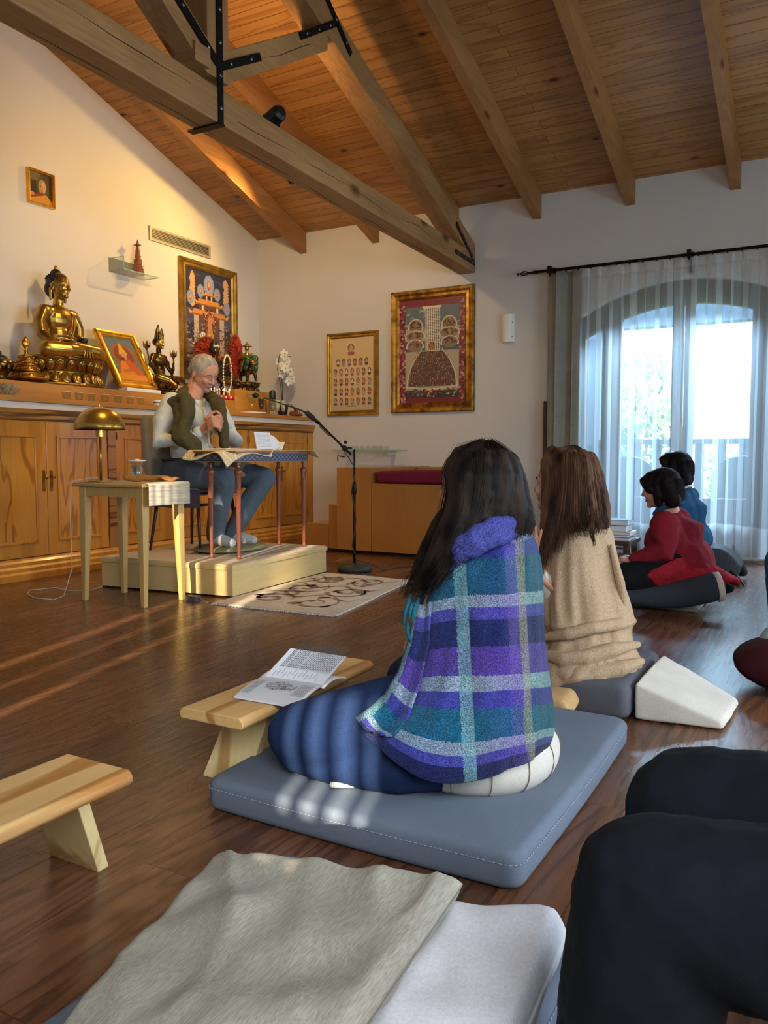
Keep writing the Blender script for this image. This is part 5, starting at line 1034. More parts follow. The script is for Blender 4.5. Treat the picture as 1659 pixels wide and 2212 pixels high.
def roll(p0, p1, r, mat, name, label, cat__, flatn=.5, seed=1):
    p0 = Vector(p0); p1 = Vector(p1); R = random.Random(seed); pts = [p0.lerp(p1, k/10)+Vector((0, 0, .006*math.sin(k*1.7+seed))) for k in range(11)]
    return mk(name, chain(pts, [r*(.7+.3*math.sin(PI*min(1, (k+1)/8))+.08*math.sin(k*2.3)) for k in range(11)], 16), mat, smooth=True, sub=1, label=label, cat_=cat__)
roll((-3.74, 3.50, .765), (-3.56, 3.68, .765), .022, 'brown_cloth', 'rolled_cloth', 'rolled ochre brown cloth lying on the side table', 'cloth')
mk('folded_cloth', sheet(lambda u, v: Vector((-3.70+.16*u+.02*math.sin(3*v), 3.62+.12*v, .757+.012*math.sin(PI*u)+.005*math.sin(9*u+6*v))), 14, 12, .008), 'brown_cloth', label='crumpled ochre cloth beside the rolled one on the side table', cat_='cloth')

# desk with patterned apron
e = empty('console_desk', (-3.56, 4.58, .212), 'slim desk with turned red wood legs and lattice apron before the man', 'table')
DZ = .935
def DP(t, s): # desk outline: t along y 0..1, s across
    c = Vector((-3.545, 4.08, 0)).lerp(Vector((-3.605, 5.10, 0)), t); return c+Vector((s, 0, 0))
outl = [(-3.70, 4.04), (-3.50, 4.08), (-3.43, 4.16), (-3.405, 4.35), (-3.40, 4.6), (-3.41, 4.85), (-3.45, 5.04), (-3.53, 5.12), (-3.74, 5.10), (-3.78, 4.9), (-3.79, 4.55), (-3.77, 4.2)]
cen = Vector((-3.59, 4.58)); ins = lambda k: [(cen.x+(x-cen.x)*k, cen.y+(y-cen.y)*k) for x, y in outl]
mk('top', prism(outl, (0, 0, DZ-.012), (1, 0, 0), (0, 1, 0), (0, 0, 1), .012), 'redwood', e, bevel=.003)
ap = mk('apron', prism(ins(.955), (0, 0, DZ-.075), (1, 0, 0), (0, 1, 0), (0, 0, 1), .062), flat('apron_grey', '6c6673', .5), e)
g = []; pts = [Vector((x, y)) for x, y in ins(.958)]
per = [];
for i in range(len(pts)):
    a, b_ = pts[i], pts[(i+1) % len(pts)]; n_ = max(1, round((b_-a).length/.045))
    for k in range(n_): per.append(a.lerp(b_, k/n_))
for i in range(len(per)):
    a, b_ = per[i], per[(i+1) % len(per)]; g.append(beam((a.x, a.y, DZ-.062), (b_.x, b_.y, DZ-.025), .003, .004)); g.append(beam((a.x, a.y, DZ-.025), (b_.x, b_.y, DZ-.062), .003, .004))
    for z in (DZ-.066, DZ-.021): g.append(beam((a.x, a.y, z), (b_.x, b_.y, z), .004, .004))
mk('lattice', g, 'black_plastic', ap)
for x, y in ((-3.635, 4.14), (-3.44, 4.19), (-3.72, 5.01), (-3.50, 5.03)):
    mk('leg', lathe((x, y, .212), [(.012, 0), (.017, .006), (.012, .02), (.0125, .04), (.016, .3), (.019, .5), (.021, .565), (.026, .575), (.026, .59), (.018, .60), (.012, .615), (.012, .63), (.02, .645)], 16), 'redwood', e, smooth=True)
def cloth(u, v): # checked cloth with two hanging corners
    y = 4.04+1.08*u; x = -3.80+.38*v+.02*(1-abs(2*u-1)); z = DZ+.004
    if u < .42 and v > .80: d = (v-.80)/.2; z -= .06*d*(1-u/.42*.5)*(1+.5*math.cos(u*14)); x -= .0
    if u > .93: z -= .05*(u-.93)/.07*(.5+.5*math.sin(v*7+1))
    if u < .06: z -= .07*(1-u/.06)*(.6+.4*math.sin(v*5+.5))
    return Vector((x+.012*(v > .8), y, z))
def checks():
    m, nt, b = newmat('checked_cloth'); br = N(nt, 'ShaderNodeTexBrick', i_Scale=1.0, i_Mortar_Size=.0016, i_Brick_Width=.022, i_Row_Height=.022); br.offset = 0
    br.inputs['Color1'].default_value = (*s2l('cdbd92'), 1); br.inputs['Color2'].default_value = (*s2l('c4b488'), 1); br.inputs['Mortar'].default_value = (*s2l('ece2c4'), 1)
    t = nt.nodes.new('ShaderNodeTexCoord'); sp = nt.nodes.new('ShaderNodeSeparateXYZ'); cb = nt.nodes.new('ShaderNodeCombineXYZ'); ad = N(nt, 'ShaderNodeMath', operation='ADD')
    L(nt, t.outputs['Object'], sp.inputs[0]); L(nt, sp.outputs[0], ad.inputs[0]); L(nt, sp.outputs[2], ad.inputs[1]); L(nt, sp.outputs[1], cb.inputs[0]); L(nt, ad.outputs[0], cb.inputs[1]); L(nt, cb.outputs[0], br.inputs['Vector'])
    L(nt, br.outputs['Color'], b.inputs['Base Color']); b.inputs['Roughness'].default_value = .9; MATS['checks'] = m
checks(); mk('checked_cloth', sheet(cloth, 60, 24, .003), 'checks', smooth=True, label='beige checked cloth over the small desk, corner hanging', cat_='tablecloth')
def text_lines(e, o, u, v, n_, rows, w, gap, seed, mat='ink', th_=.0016, name='text'):
    R = random.Random(seed); g = []
    for r in range(rows):
        x = 0
        while x < w:
            L_ = min(R.uniform(.006, .02), w-x); c = Vector(o)+Vector(u)*(x+L_/2)-Vector(v)*(r*gap)+Vector(n_)*.0006; g.append(([c-u*L_/2-v*th_/2, c+u*L_/2-v*th_/2, c+u*L_/2+v*th_/2, c-u*L_/2+v*th_/2], [(0, 1, 2, 3)])); x += L_+.003
    return mk(name, g, mat, e, fixn=False)
e = empty('open_book', (-3.6, 4.65, DZ+.007), 'open paperback standing fanned on the checked cloth', 'book')
bu = Vector((-.05, .998, 0)).normalized(); bv = Vector((-.22, 0, .975)).normalized(); bn = bu.cross(bv)
o = Vector((-3.56, 4.55, DZ+.012)); mk('page_block', obox(o+bu*.095+bv*.062, bu, bv, bn, .19, .125, .008), 'paper', e)
text_lines(e, o+bv*.112+bu*.012+bn*.0042, bu, bv, bn, 11, .165, .0092, 3)
for k in range(6): d = (bv*math.cos(.2*k+.15)+bu*math.sin(.2*k+.15)).normalized(); mk('loose_page', obox(o+bu*.185+d*.055-bn*.004*k+bu*.01*k, d, bu.cross(d).cross(d)*-1, bn, .11, .03, .001), 'paper', e)
mk('flat_pages', box(-3.66, -3.50, 4.14, 4.52, DZ+.007, DZ+.016), 'paper', e, bevel=.003)
e = mk('phone', obox((-3.60, 4.87, DZ+.038), Vector((0, .55, .83)), Vector((1, 0, 0)), Vector((0, -.83, .55)), .07, .06, .008), 'white_gloss', label='white phone leaning at the right of the book on the desk', cat_='phone', bevel=.002)
# upholstered chair of the man
e = empty('upholstered_chair', (-4.14, 4.55, .212), 'grey upholstered chair with dark tapered legs under the seated man', 'chair')
yc = math.radians(3); cf = Vector((math.cos(yc), math.sin(yc), 0)); cl = Vector((-math.sin(yc), math.cos(yc), 0)); cc = Vector((-4.13, 4.53, 0))
mk('seat', obox(cc+Vector((0, 0, .675)), cf, cl, FZ, .44, .46, .075), 'chair_grey', e, bevel=.02, seg=4, smooth=True)
mk('seat_pad', obox(cc+Vector((0, 0, .628)), cf, cl, FZ, .46, .47, .012), flat('pad_mauve', '4c4756', .8), e)
def cover(u, v): s = -.03-.13*v; return cc-cl*.243+cf*(-.22+.46*u)+Vector((0, 0, .69+s*1.0+.004*math.sin(u*9)))
mk('seat_cover', sheet(cover, 12, 6, .005), fabric('cover_mauve', '544f60', '474251', 200, .9, .2, 5), e)
mk('backrest', loft([[cc-cf*(.225+.05*t+dx)+cl*w*yy+Vector((0, 0, .64+.56*t)) for dx, yy in ((0, -1), (-.02, 0), (0, 1), (.055, 1), (.045, 0), (.055, -1))] for t, w in ((0, .20), (.25, .215), (.6, .22), (.9, .215), (1, .19))]), 'chair_grey', e, bevel=.012, seg=3, smooth=True)
for a, b_ in ((.18, -.19), (.18, .19), (-.18, -.19), (-.18, .19)):
    top = cc+cf*a+cl*b_; bot = cc+cf*a*1.28+cl*b_*1.22; mk('leg', tube([(bot.x, bot.y, .2125), (top.x, top.y, .625)], [.009, .016], 12), flat('leg_dark', '28272a', .4), e, smooth=True)
mk('crossbar', [beam(cc+cf*.19-cl*.2+Vector((0, 0, .55)), cc+cf*.19+cl*.2+Vector((0, 0, .55)), .012, .02), beam(cc-cf*.19-cl*.2+Vector((0, 0, .55)), cc-cf*.19+cl*.2+Vector((0, 0, .55)), .012, .02)], flat('leg_dark', '28272a', .4), e)
mk('foot_cushion', lathe((-3.84, 4.58, .2135), [(.0, .0), (.18, 0), (.225, .012), (.232, .022), (.22, .034), (.12, .046), (0, .048)], 40, sy=1.35, ex=(cf.x, cf.y, 0)), 'olive_cushion', smooth=True, label='flat olive patchwork cushion under the man\'s feet', cat_='cushion')
# microphone stand
e = empty('microphone_stand', (-3.25, 5.36, 0), 'black microphone stand with round base and long boom', 'microphone stand')
mk('base', lathe((-3.25, 5.36, 0), [(.12, 0), (.133, .006), (.135, .03), (.12, .045), (.03, .052), (.018, .065)], 36), 'rubber', e, smooth=True)
mk('pole', [tube([(-3.25, 5.36, .05), (-3.25, 5.36, .62)], .011, 12), tube([(-3.25, 5.36, .6), (-3.25, 5.36, .95)], .008, 12), lathe((-3.25, 5.36, .6), [(.012, 0), (.017, .01), (.017, .08), (.01, .1)], 12)], 'iron', e, smooth=True)
J = at(744, 968, 6.27); K = at(690, 915, 6.17); Lp = at(664, 893, 6.12); Mi = at(552, 854, 5.86)
mk('boom', [tube([J+(J-K)*.25, J, K], .009, 10), tube([K, K.lerp(Lp, .7)], .014, 12)], 'iron', e, smooth=True); mk('joint', [ell(J, (.022, .022, .022)), tube([J+Vector((.0, 0, .0)), J+Vector((.05, .03, -.0))], .007), tube([J-Vector((.0, 0, .07)), J+Vector((-.03, -.05, -.06)), J+Vector((-.03, -.05, -.10))], .005), ell(J+Vector((.01, 0, .045)), .014)], 'iron', e, smooth=True)
mk('clip', [tube([K.lerp(Lp, .5), K.lerp(Lp, 1.1)], .02, 10)], 'black_plastic', e)
mk('gooseneck', tube([Lp, at(645, 884, 6.08), at(615, 874, 6.0), at(570, 859, 5.9)], [.007, .006, .005, .005], 8), 'black_plastic', e, smooth=True); mk('microphone_head', ell(Mi, (.028, .022, .02)), 'black_plastic', e, smooth=True)
mk('cable', tube([K+Vector((0, 0, -.02)), K.lerp(J, .3)+Vector((.01, 0, -.03)), K.lerp(J, .6)+Vector((.0, 0, .01)), J+Vector((.02, 0, -.05)), (-3.23, 5.345, .8), (-3.27, 5.35, .62), (-3.228, 5.35, .4), (-3.262, 5.345, .2), (-3.23, 5.35, .09), (-3.12, 5.40, .06), (-3.06, 5.47, .006), (-3.03, 5.66, .006), (-2.9, 5.85, .006), (-2.6, 6.0, .006)], .004, 6), 'black_plastic', e, smooth=True)
mk('power_plug', [box(-3.50, -3.42, 3.74, 3.79, 0, .03), tube([(-3.42, 3.765, .02), (-3.36, 3.74, .01), (-3.30, 3.72, .008)], .004)], flat('plug_grey', '55504c', .4), bevel=.004, label='small grey plug on the floor at the platform corner', cat_='plug')

# ================================================================ MEDITATION MATS, CUSHIONS, BENCHES
def zabuton(name, x0, x1, y0, y1, z0, z1, mat, label, cat__='mat', r=.022, rot=0.0, seam=True):
    c = Vector(((x0+x1)/2, (y0+y1)/2, z0)); e = empty(name, c, label, cat__); M = Matrix.Translation(c) @ Matrix.Rotation(rot, 4, 'Z'); hx, hy, h = (x1-x0)/2, (y1-y0)/2, z1-z0
    nu = 28; rings = []; prof = []
    for k in range(5): a = PI/2*k/4; prof.append((-r*(1-math.sin(a)), r*(1-math.cos(a))))
    for k in range(5): a = PI/2*k/4; prof.append((-r*(1-math.cos(a)), h-r*(1-math.sin(a))))
    def ringpt(ins_, z):
        pts = []; rr = .035
        ax, ay = hx+ins_-rr, hy+ins_-rr
        for qx, qy, a0 in ((1, 1, 0), (-1, 1, PI/2), (-1, -1, PI), (1, -1, 1.5*PI)):
            for k in range(6): a = a0+PI/2*k/5; pts.append(Vector((qx*ax+rr*math.cos(a), qy*ay+rr*math.sin(a), z)))
            nx, ny = {0: (-1, 1), PI/2: (-1, -1), PI: (1, -1), 1.5*PI: (1, 1)}[a0]
            for k in range(1, 8):
                t = k/8; p = pts[-1 if k == 1 else -k].copy() if False else Vector((qx*ax+rr*math.cos(a0+PI/2), qy*ay+rr*math.sin(a0+PI/2), z))
                q = Vector((nx*ax+rr*math.cos(a0+PI/2), ny*ay+rr*math.sin(a0+PI/2), z)); w = p.lerp(q, t); w += Vector((math.cos(a0+PI/2), math.sin(a0+PI/2), 0))*.006*math.sin(t*PI)*1.0; pts.append(w)
        return pts
    for i_, z in prof: rings.append(ringpt(i_, z))
    for k in range(1, 9): rings.append([Vector((p.x*(1-k/9), p.y*(1-k/9), h+.006*math.sin(k/9*PI/2)+.004*mnoise.noise(Vector((p.x*(1-k/9)*5, p.y*(1-k/9)*5, h))))) for p in rings[9]])
    b_ = mk('cover', xf(loft(rings), M), mat, e, smooth=True)
    if seam:
        rr = ringpt(.002, h-r*1.1); g = []
        for i in range(len(rr)):
            p, q = rr[i], rr[(i+1) % len(rr)]; n_ = max(1, int((q-p).length/.012))
            for k in range(n_): g.append(tube([p.lerp(q, k/n_), p.lerp(q, (k+.6)/n_)], .0009, 4))
        mk('stitching', xf(cat(*g), M), flat('thread', '9aa2ac', .8), e)
    return e
zabuton('meditation_mat', -1.37, -.53, 1.52, 2.53, 0, .085, 'mat_blue', 'thick blue grey floor mat under the woman in the plaid shawl')
zabuton('meditation_mat', -.975, -.345, .35, 1.315, 0, .085, 'mat_blue', 'blue grey floor mat in the foreground under linen and white pillows')
# crescent cushion
e = empty('crescent_cushion', (-.82, 1.93, .09), 'cream crescent zafu cushion under the woman in the plaid shawl', 'cushion')
pts = []; rd = []; ZC = Vector((-.83, 1.93))
for k in range(33):
    a = math.radians(-128+k*(248/32)); r = .175; pts.append((ZC.x+r*math.cos(a)*1.0, ZC.y+r*math.sin(a)*1.05, .142)); rd.append(.028+.046*math.sin(PI*min(max(k/32, .06), .94))**.7)
mk('cover', chain(pts, rd, 20), 'cream_cloth', e, smooth=True, disp=(.004, .02))
for k in range(4, 30, 3):
    a = math.radians(-128+k*(248/32)); d = Vector((math.cos(a), math.sin(a), 0)); c = Vector((ZC.x+.175*math.cos(a), ZC.y+.184*math.sin(a), .142)); mk('seam', tube([c+d*rd[k]*1.01*math.cos(t)+FZ*rd[k]*1.01*math.sin(t) for t in [-1.2+.2*q for q in range(14)]], .0013, 5), flat('seam_dark', '6e675b', .9), e)
# benches
def bench(ox, oy, label, y0=0, y1=.66):
    e = empty('wooden_bench', (ox+.105, oy+.33, 0), label, 'bench', 'low pine benches')
    prof = [(0, 0), (.012, -.012), (.012, -.026), (.0, -.03)]
    mk('seat', prism([(.006, .213), (.206, .213), (.212, .222), (.212, .232), (.200, .243), (.012, .243), (0, .232), (0, .222)], (ox, oy+y0, 0), (1, 0, 0), (0, 0, 1), (0, 1, 0), y1-y0), 'pine', e, bevel=.003)
    for yb, yt in ((.135, .175), (.70-.05, .60-.05)):
        V = []; 
        for y, z, x0, x1 in ((yb, 0, -.045, .11), (yt, .213, .03, .165)):
            for dy in (0, .03): V += [Vector((ox+x0, oy+y+dy, z)), Vector((ox+x1, oy+y+dy, z))]
        mk('leg', (V, [(0, 1, 3, 2), (4, 6, 7, 5), (0, 4, 5, 1), (2, 3, 7, 6), (0, 2, 6, 4), (1, 5, 7, 3)]), 'pine_leg', e, bevel=.002)
    return e
bench(-1.48, 1.55, 'low pine bench carrying the open booklet')
bench(-1.47, .52, 'low pine bench at the left edge, empty')
# booklet on the bench
e = empty('open_booklet', (-1.33, 1.78, .244), 'open white booklet with printed text and a drawing on the middle bench', 'book')
A_, B_, C_, D_ = Vector((-1.395, 1.67, .249)), Vector((-1.195, 1.68, .247)), Vector((-1.235, 1.86, .256)), Vector((-1.43, 1.85, .256))
def quad(a, b_, c, d, lift=0): return lambda u, v: a.lerp(b_, u).lerp(d.lerp(c, u), v)+Vector((0, 0, lift*math.sin(PI*v)))
mk('lower_page', sheet(quad(A_, B_, C_, D_, .006), 6, 12, .005), 'paper', e, smooth=False)
E_, F_ = at(748, 1419, 2.36), at(628, 1400, 2.36)
mk('upper_page', sheet(quad(D_, C_, E_, F_, 0), 6, 12, .0025), 'paper', e); mk('back_pages', sheet(lambda u, v: (D_+Vector((-.02, 0, -.008))).lerp(C_+Vector((.005, 0, -.008)), u)+Vector((.0, .12*v, .012*math.sin(PI*v))), 8, 8, .003), 'paper', e)
uu = (C_-D_).normalized(); vv = (F_-D_); vl = vv.length; vv.normalize(); nn = uu.cross(vv).normalized(); nn = nn if nn.y < 0 else -nn
def pagelines(o, u, v, n_, cols, w, seed):
    R = random.Random(seed); g = []
    for (x0, y0, rows, L_) in cols:
        for r in range(rows):
            x = x0+r*.0052; y = 0; 
            while y < L_: l = min(R.uniform(.004, .013), L_-y); c = o+u*x+v*(y0+y+l/2)+n_*.0022; g.append(([c-u*.0011-v*l/2, c+u*.0011-v*l/2, c+u*.0011+v*l/2, c-u*.0011+v*l/2], [(0, 1, 2, 3)])); y += l+.0022
    return g
mk('printed_text', pagelines(D_, uu, vv, nn, [(.02, .045, 3, .10), (.04, .045, 8, .085), (.085, .045, 20, .092)], 0, 4), 'ink', e, fixn=False)
g = []; R = random.Random(8); lu = (B_-A_).normalized(); lv = (D_-A_).normalized(); ln = lu.cross(lv)
for k in range(150):
    a = R.random()*6.3; r = R.random()**.7; c = A_+lu*(.10+.05*r*math.cos(a))+lv*(.105+.035*r*math.sin(a))+ln*.0115; d = Vector((R.uniform(-1, 1), R.uniform(-1, 1), 0)).normalized()*R.uniform(.002, .008); g.append(([c-d+Vector((d.y, -d.x, 0))*.12, c+d+Vector((d.y, -d.x, 0))*.12, c+d-Vector((d.y, -d.x, 0))*.12, c-d-Vector((d.y, -d.x, 0))*.12], [(0, 1, 2, 3)]))
mk('drawing', g, 'ink', e, fixn=False); mk('handwriting', pagelines(A_, lu, lv, ln*5, [(.012, .02, 5, .11), (.155, .05, 8, .09)], 0, 6)+pagelines(D_, uu, vv, nn, [(.02+.012*k, .008+.006*(k % 3), 1, .02) for k in range(13)], 0, 9), flat('pencil', '9a9ca6', .9), e, fixn=False)
# foreground pillows
def pillow(name, c00, c10, c11, c01, th_, mat, label, seed=1, wr=.006, cat__='cushion', e_=.07, bow=0.0):
    """cushion between four corners; th_ thickness; edges rounded"""
    P0, P1, P2, P3 = map(Vector, (c00, c10, c11, c01)); nu, nv = 44, 44
    def prof(t): t = min(max(t, 0), 1); d = min(t, 1-t); return 1-(1-min(1, d/e_))**2.2
    def f(sgn):
        def g_(u, v):
            p = P0.lerp(P1, u).lerp(P3.lerp(P2, u), v); h = (prof(u)*prof(v))**.55; n_ = mnoise.noise(Vector((p.x*9+seed, p.y*9, sgn)))*wr*2+mnoise.noise(Vector((p.x*20+seed*3, p.y*10, sgn*2)))*wr*.35+(mnoise.noise(Vector((p.x*4+p.y*9, p.y*3-p.x*5+seed, 0))))*wr*2
            rg2 = mnoise.noise(Vector((p.x*7+p.y*5+seed, p.y*2.2-p.x*3, 7))); n_ += wr*1.6*(1-abs(rg2)*2.2)**3 if abs(rg2) < .45 else 0; p = p+Vector((0, 0, sgn*th_/2*h+n_*h+bow*math.sin(PI*u)*math.sin(PI*v))); return p
        return g_
    V = []; F = []
    for s in (1, -1):
        for i in range(nu+1):
            for j in range(nv+1):
                u, v = (i/nu), (j/nv); u = .5-.5*math.cos(PI*u)*1.0; v = .5-.5*math.cos(PI*v); V.append(f(s)(u, v))
    q = nv+1; M_ = q*(nu+1)
    for i in range(nu):
        for j in range(nv): a, b_, c, d = i*q+j, (i+1)*q+j, (i+1)*q+j+1, i*q+j+1; F.append((a, b_, c, d)); F.append((M_+d, M_+c, M_+b_, M_+a))
    for i in range(nu): F.append((i*q, M_+i*q, M_+(i+1)*q, (i+1)*q)); F.append((i*q+nv, (i+1)*q+nv, M_+(i+1)*q+nv, M_+i*q+nv))
    for j in range(nv): F.append((j, j+1, M_+j+1, M_+j)); F.append((nu*q+j, M_+nu*q+j, M_+nu*q+j+1, nu*q+j+1))
    bm_ = (V, F); return mk(name, bm_, mat, smooth=True, label=label, cat_=cat__)
pillow('white_pillow', (-.60, .40, .135), (-.295, .42, .135), (-.325, 1.15, .185), (-.56, 1.13, .14), .10, 'white_cloth', 'rumpled white pillow in the foreground, partly under the linen one', 3, .006)
pillow('linen_pillow', (-.77, .36, .145), (-.43, .45, .232), (-.474, 1.10, .245), (-.985, 1.12, .145), .05, 'linen', 'large rumpled grey linen pillow cloth in the foreground', 5, .008, e_=.05)
# wedge, tan pillow and block under the second woman
wp = [(-.565, 2.76), (-.28, 2.79), (-.262, 3.10), (-.54, 3.18)]
V = [Vector((x, y, .003)) for x, y in wp]+[Vector((-.565, 2.76, .135)), Vector((-.285, 2.80, .035)), Vector((-.268, 3.09, .035)), Vector((-.545, 3.17, .15))]
wg = mk('wedge_cushion', (V, [(3, 2, 1, 0), (4, 5, 6, 7), (0, 1, 5, 4), (1, 2, 6, 5), (2, 3, 7, 6), (3, 0, 4, 7)]), 'cream_cloth', bevel=.016, seg=4, smooth=True, sub=2, disp=(.008, .05), label='cream wedge cushion lying on the floor behind the second woman', cat_='cushion')
zabuton('block_cushion', -.93, -.575, 2.72, 3.30, .002, .13, 'grey_cloth', 'grey rectangular cushion block under the woman in the sand wrap', 'cushion', .03, seam=False)
pillow('tan_pillow', (-1.05, 2.56, .045), (-.735, 2.57, .045), (-.735, 2.70, .06), (-1.05, 2.70, .06), .085, 'tan_cloth', 'tan pillow on the floor between the plaid shawl and the grey block', 7, .004, e_=.12)
mk('floor_mat', sheet(lambda u, v: Vector((-1.25+.60*u, 4.86+.62*v+.02*math.sin(u*3), .012+.004*math.sin(u*12)*math.sin(v*7))), 24, 16, .018), fabric('mat_khaki', '8f8878', '7c7566', 200, .95, .2, 6), smooth=True, label='thin khaki mat under the woman in the red jumper', cat_='mat')
# low table with books
e = empty('low_table', (-1.42, 5.9, 0), 'small dark wooden stool carrying a stack of books', 'table')
mk('top', box(-1.62, -1.225, 5.72, 6.1, .27, .30), 'dark_wood', e, bevel=.003)
for x in (-1.60, -1.27): mk('side_panel', box(x, x+.025, 5.74, 6.08, 0, .27), 'dark_wood', e)
mk('cord', tube([(-1.23, 5.75, .31), (-1.215, 5.74, .2), (-1.21, 5.73, .04)], .003, 6), 'cord_white' if 'cord_white' in MATS else 'paper', label='thin white cord hanging from the dark stool', cat_='cord')
bz = .3015
for w_, d_, h_, c, l, ox in ((.30, .24, .022, '8f8a86', 'grey booklet, lowest of the stack on the dark stool', 0), (.29, .22, .018, 'b89a9a', 'pale pink booklet in the book stack', -.01), (.27, .21, .02, 'd9d4cc', 'white booklet in the book stack', .01), (.27, .20, .045, '9c6a3c', 'thick orange brown book in the stack', -.02), (.30, .21, .038, '5e95b0', 'light blue book on top of the stack on the dark stool', -.01)):
    x1 = -1.235+ox; b = empty('book', (x1-w_/2, 5.86, bz), l, 'book', 'books stacked on the dark stool')
    mk('cover', [box(x1-w_, x1, 5.76, 5.76+d_, bz, bz+.003), box(x1-w_, x1, 5.76, 5.76+d_, bz+h_-.003, bz+h_), box(x1-w_, x1-w_+.003, 5.76, 5.76+d_, bz, bz+h_)], flat('cover_'+c, c, .5), b); mk('pages', box(x1-w_+.003, x1-.004, 5.764, 5.756+d_, bz+.0032, bz+h_-.0032), 'paper', b); bz += h_+.0006
# black quilted bag behind the red jumper
e = empty('quilted_bag', (-.62, 6.2, 0), 'black quilted bag lying on the floor behind the woman in red', 'bag')
g = []
for k in range(9): t = k/8; g.append(chain([(-.78+.17*t+.02, 6.02+.05*t, .03), (-.76+.19*t, 6.0+.1*t, .22-.10*t*t+.03*math.sin(PI*t)), (-.74+.17*t, 6.25, .24-.1*t*t), (-.72+.17*t, 6.4, .05)], [.035]*4, 10))
mk('body', g, flat('quilt_black', '0e1116', .7), e, remesh=.01, smo=1); mk('strap', tube([(-.60, 6.05, .1), (-.54, 6.0, .06), (-.50, 5.97, .01)], .008, 6), 'black_plastic', e)
# ================================================================ PEOPLE
def yawv(deg, pit=0):
    a = math.radians(deg); p = math.radians(pit); f = Vector((math.cos(a)*math.cos(p), math.sin(a)*math.cos(p), math.sin(p))); l = Vector((-math.sin(a), math.cos(a), 0)); return f, l, f.cross(l)
def face_parts(e, body, c, f, l, u, s, lipc='9c5a50', browc='3a2c24', closed=False, brow_mat=None):
    P = lambda a, b, d: Vector(c)+f*a*s+l*b*s+u*d*s; R3 = Matrix((f, l, u)).transposed()
    for k in (-1, 1):
        if not closed:
            ev = mk('eye', ell(P(.905, k*.37, .045), (.085*s, .13*s, .085*s), R3, 12, 8), 'white_gloss', body, smooth=True); mk('iris', ell(P(.965, k*.37, .045), (.035*s, .05*s, .055*s), R3, 10, 6), flat('iris_dark', '2a1a12', .3), ev, smooth=True)
        mk('eyelashes', chain([P(.97, k*.22, .075), P(1.0, k*.37, .10 if not closed else .03), P(.93, k*.53, .07)], [.014*s, .024*s, .012*s], 6), flat('lash', '1d1512', .6), body, smooth=True)
        mk('eyebrow', chain([P(1.07, k*.18, .34), P(1.06, k*.38, .40), P(.93, k*.6, .32)], [.03*s, .045*s, .02*s], 8), brow_mat or flat('brow_'+browc, browc, .8), body, smooth=True)
    mk('lips', [chain([P(1.02, -.27, -.59), P(1.13, 0, -.555), P(1.02, .27, -.59)], [.03*s, .055*s, .03*s], 8), chain([P(1.02, -.24, -.63), P(1.12, 0, -.67), P(1.02, .24, -.63)], [.03*s, .06*s, .03*s], 8)], flat('lip_'+lipc, lipc, .5), body, smooth=True)
def strands(e, guides, spread, n, mat, seed=1, r=.0011, name='hair_strands', frizz=.004, wave=.006, k=4):
    R = random.Random(seed); V = []; F = []
    for q in range(n):
        gi = R.random()*(len(guides)-1); i = int(gi); t = gi-i; A, B = guides[i], guides[min(i+1, len(guides)-1)]
        def samp(G, x):
            x = x*(len(G)-1); a = min(int(x), len(G)-2); return G[a].lerp(G[a+1], x-a)
        off = Vector((R.gauss(0, 1), R.gauss(0, 1), R.gauss(0, .6)))*spread; end = R.uniform(.86, 1.04); ph = R.uniform(0, 6); m = 13; pts = []
        for j in range(m):
            x = min(j/(m-1)*end, 1.0); p = samp(A, x).lerp(samp(B, x), t)+off*(.35+.65*x)+Vector((math.sin(ph+x*9), math.cos(ph*1.3+x*8), 0))*wave*x+Vector((R.gauss(0, 1), R.gauss(0, 1), R.gauss(0, 1)))*frizz*x*x*.6
            if end > 1 and j == m-1: p = p+Vector((0, 0, -.01))
            pts.append(p)
        v, f = tube(pts, [r*(1.0-.5*j/(m-1)) for j in range(m)], 3, cap=False); b_ = len(V); V += v; F += [tuple(a+b_ for a in ff) for ff in f]
    o = mk(name, (V, F), mat, e, smooth=True, fixn=False); return o
def garment(rows, n=64, fold=.0, seed=1, sup=2.3):
    """rings in survey coordinates: (pyL, pyC, pyR, xL, xR, w centre, half depth)"""
    rings = []; uvs = []; R = random.Random(seed)
    for i, (yl, yc_, yr, xl, xr, w, b_) in enumerate(rows):
        ring = []; t = i/(len(rows)-1)
        for j in range(n):
            a = 2*PI*j/n; c, s = math.cos(a), math.sin(a); c2 = math.copysign(abs(c)**(2/sup), c); s2 = math.copysign(abs(s)**(2/sup), s)
            px = (xl+xr)/2+(xr-xl)/2*c2; py = yc_+((yl-yc_) if c2 < 0 else (yr-yc_))*c2*c2
            p = at(px, py, w-b_*s2); 
            if fold: d = (p-at((xl+xr)/2, py, w)); d.z = 0; nz = mnoise.noise(Vector((c*2.2+seed, s*2.2, t*3.0)))+.5*mnoise.noise(Vector((c*6+t*2, s*6+seed, t*5))); p = p+d.normalized()*fold*nz*min(1, t*2+.2)
            ring.append(p); uvs.append((((xl+xr)/2+(xr-xl)/2*c2-880-(yc_-1400)*.05)/300, yc_))
        rings.append(ring)
    return rings, uvs
def smooth_rows(rows, k=5):
    out_ = []
    for i in range(len(rows)-1):
        p0, p1, p2, p3 = rows[max(i-1, 0)], rows[i], rows[i+1], rows[min(i+2, len(rows)-1)]
        for q in range(k):
            t = q/k; out_.append(tuple(.5*((2*b)+(c-a)*t+(2*a-5*b+4*c-d)*t*t+(3*b-a-3*c+d)*t**3) for a, b, c, d in zip(p0, p1, p2, p3)))
    out_.append(rows[-1]); return out_

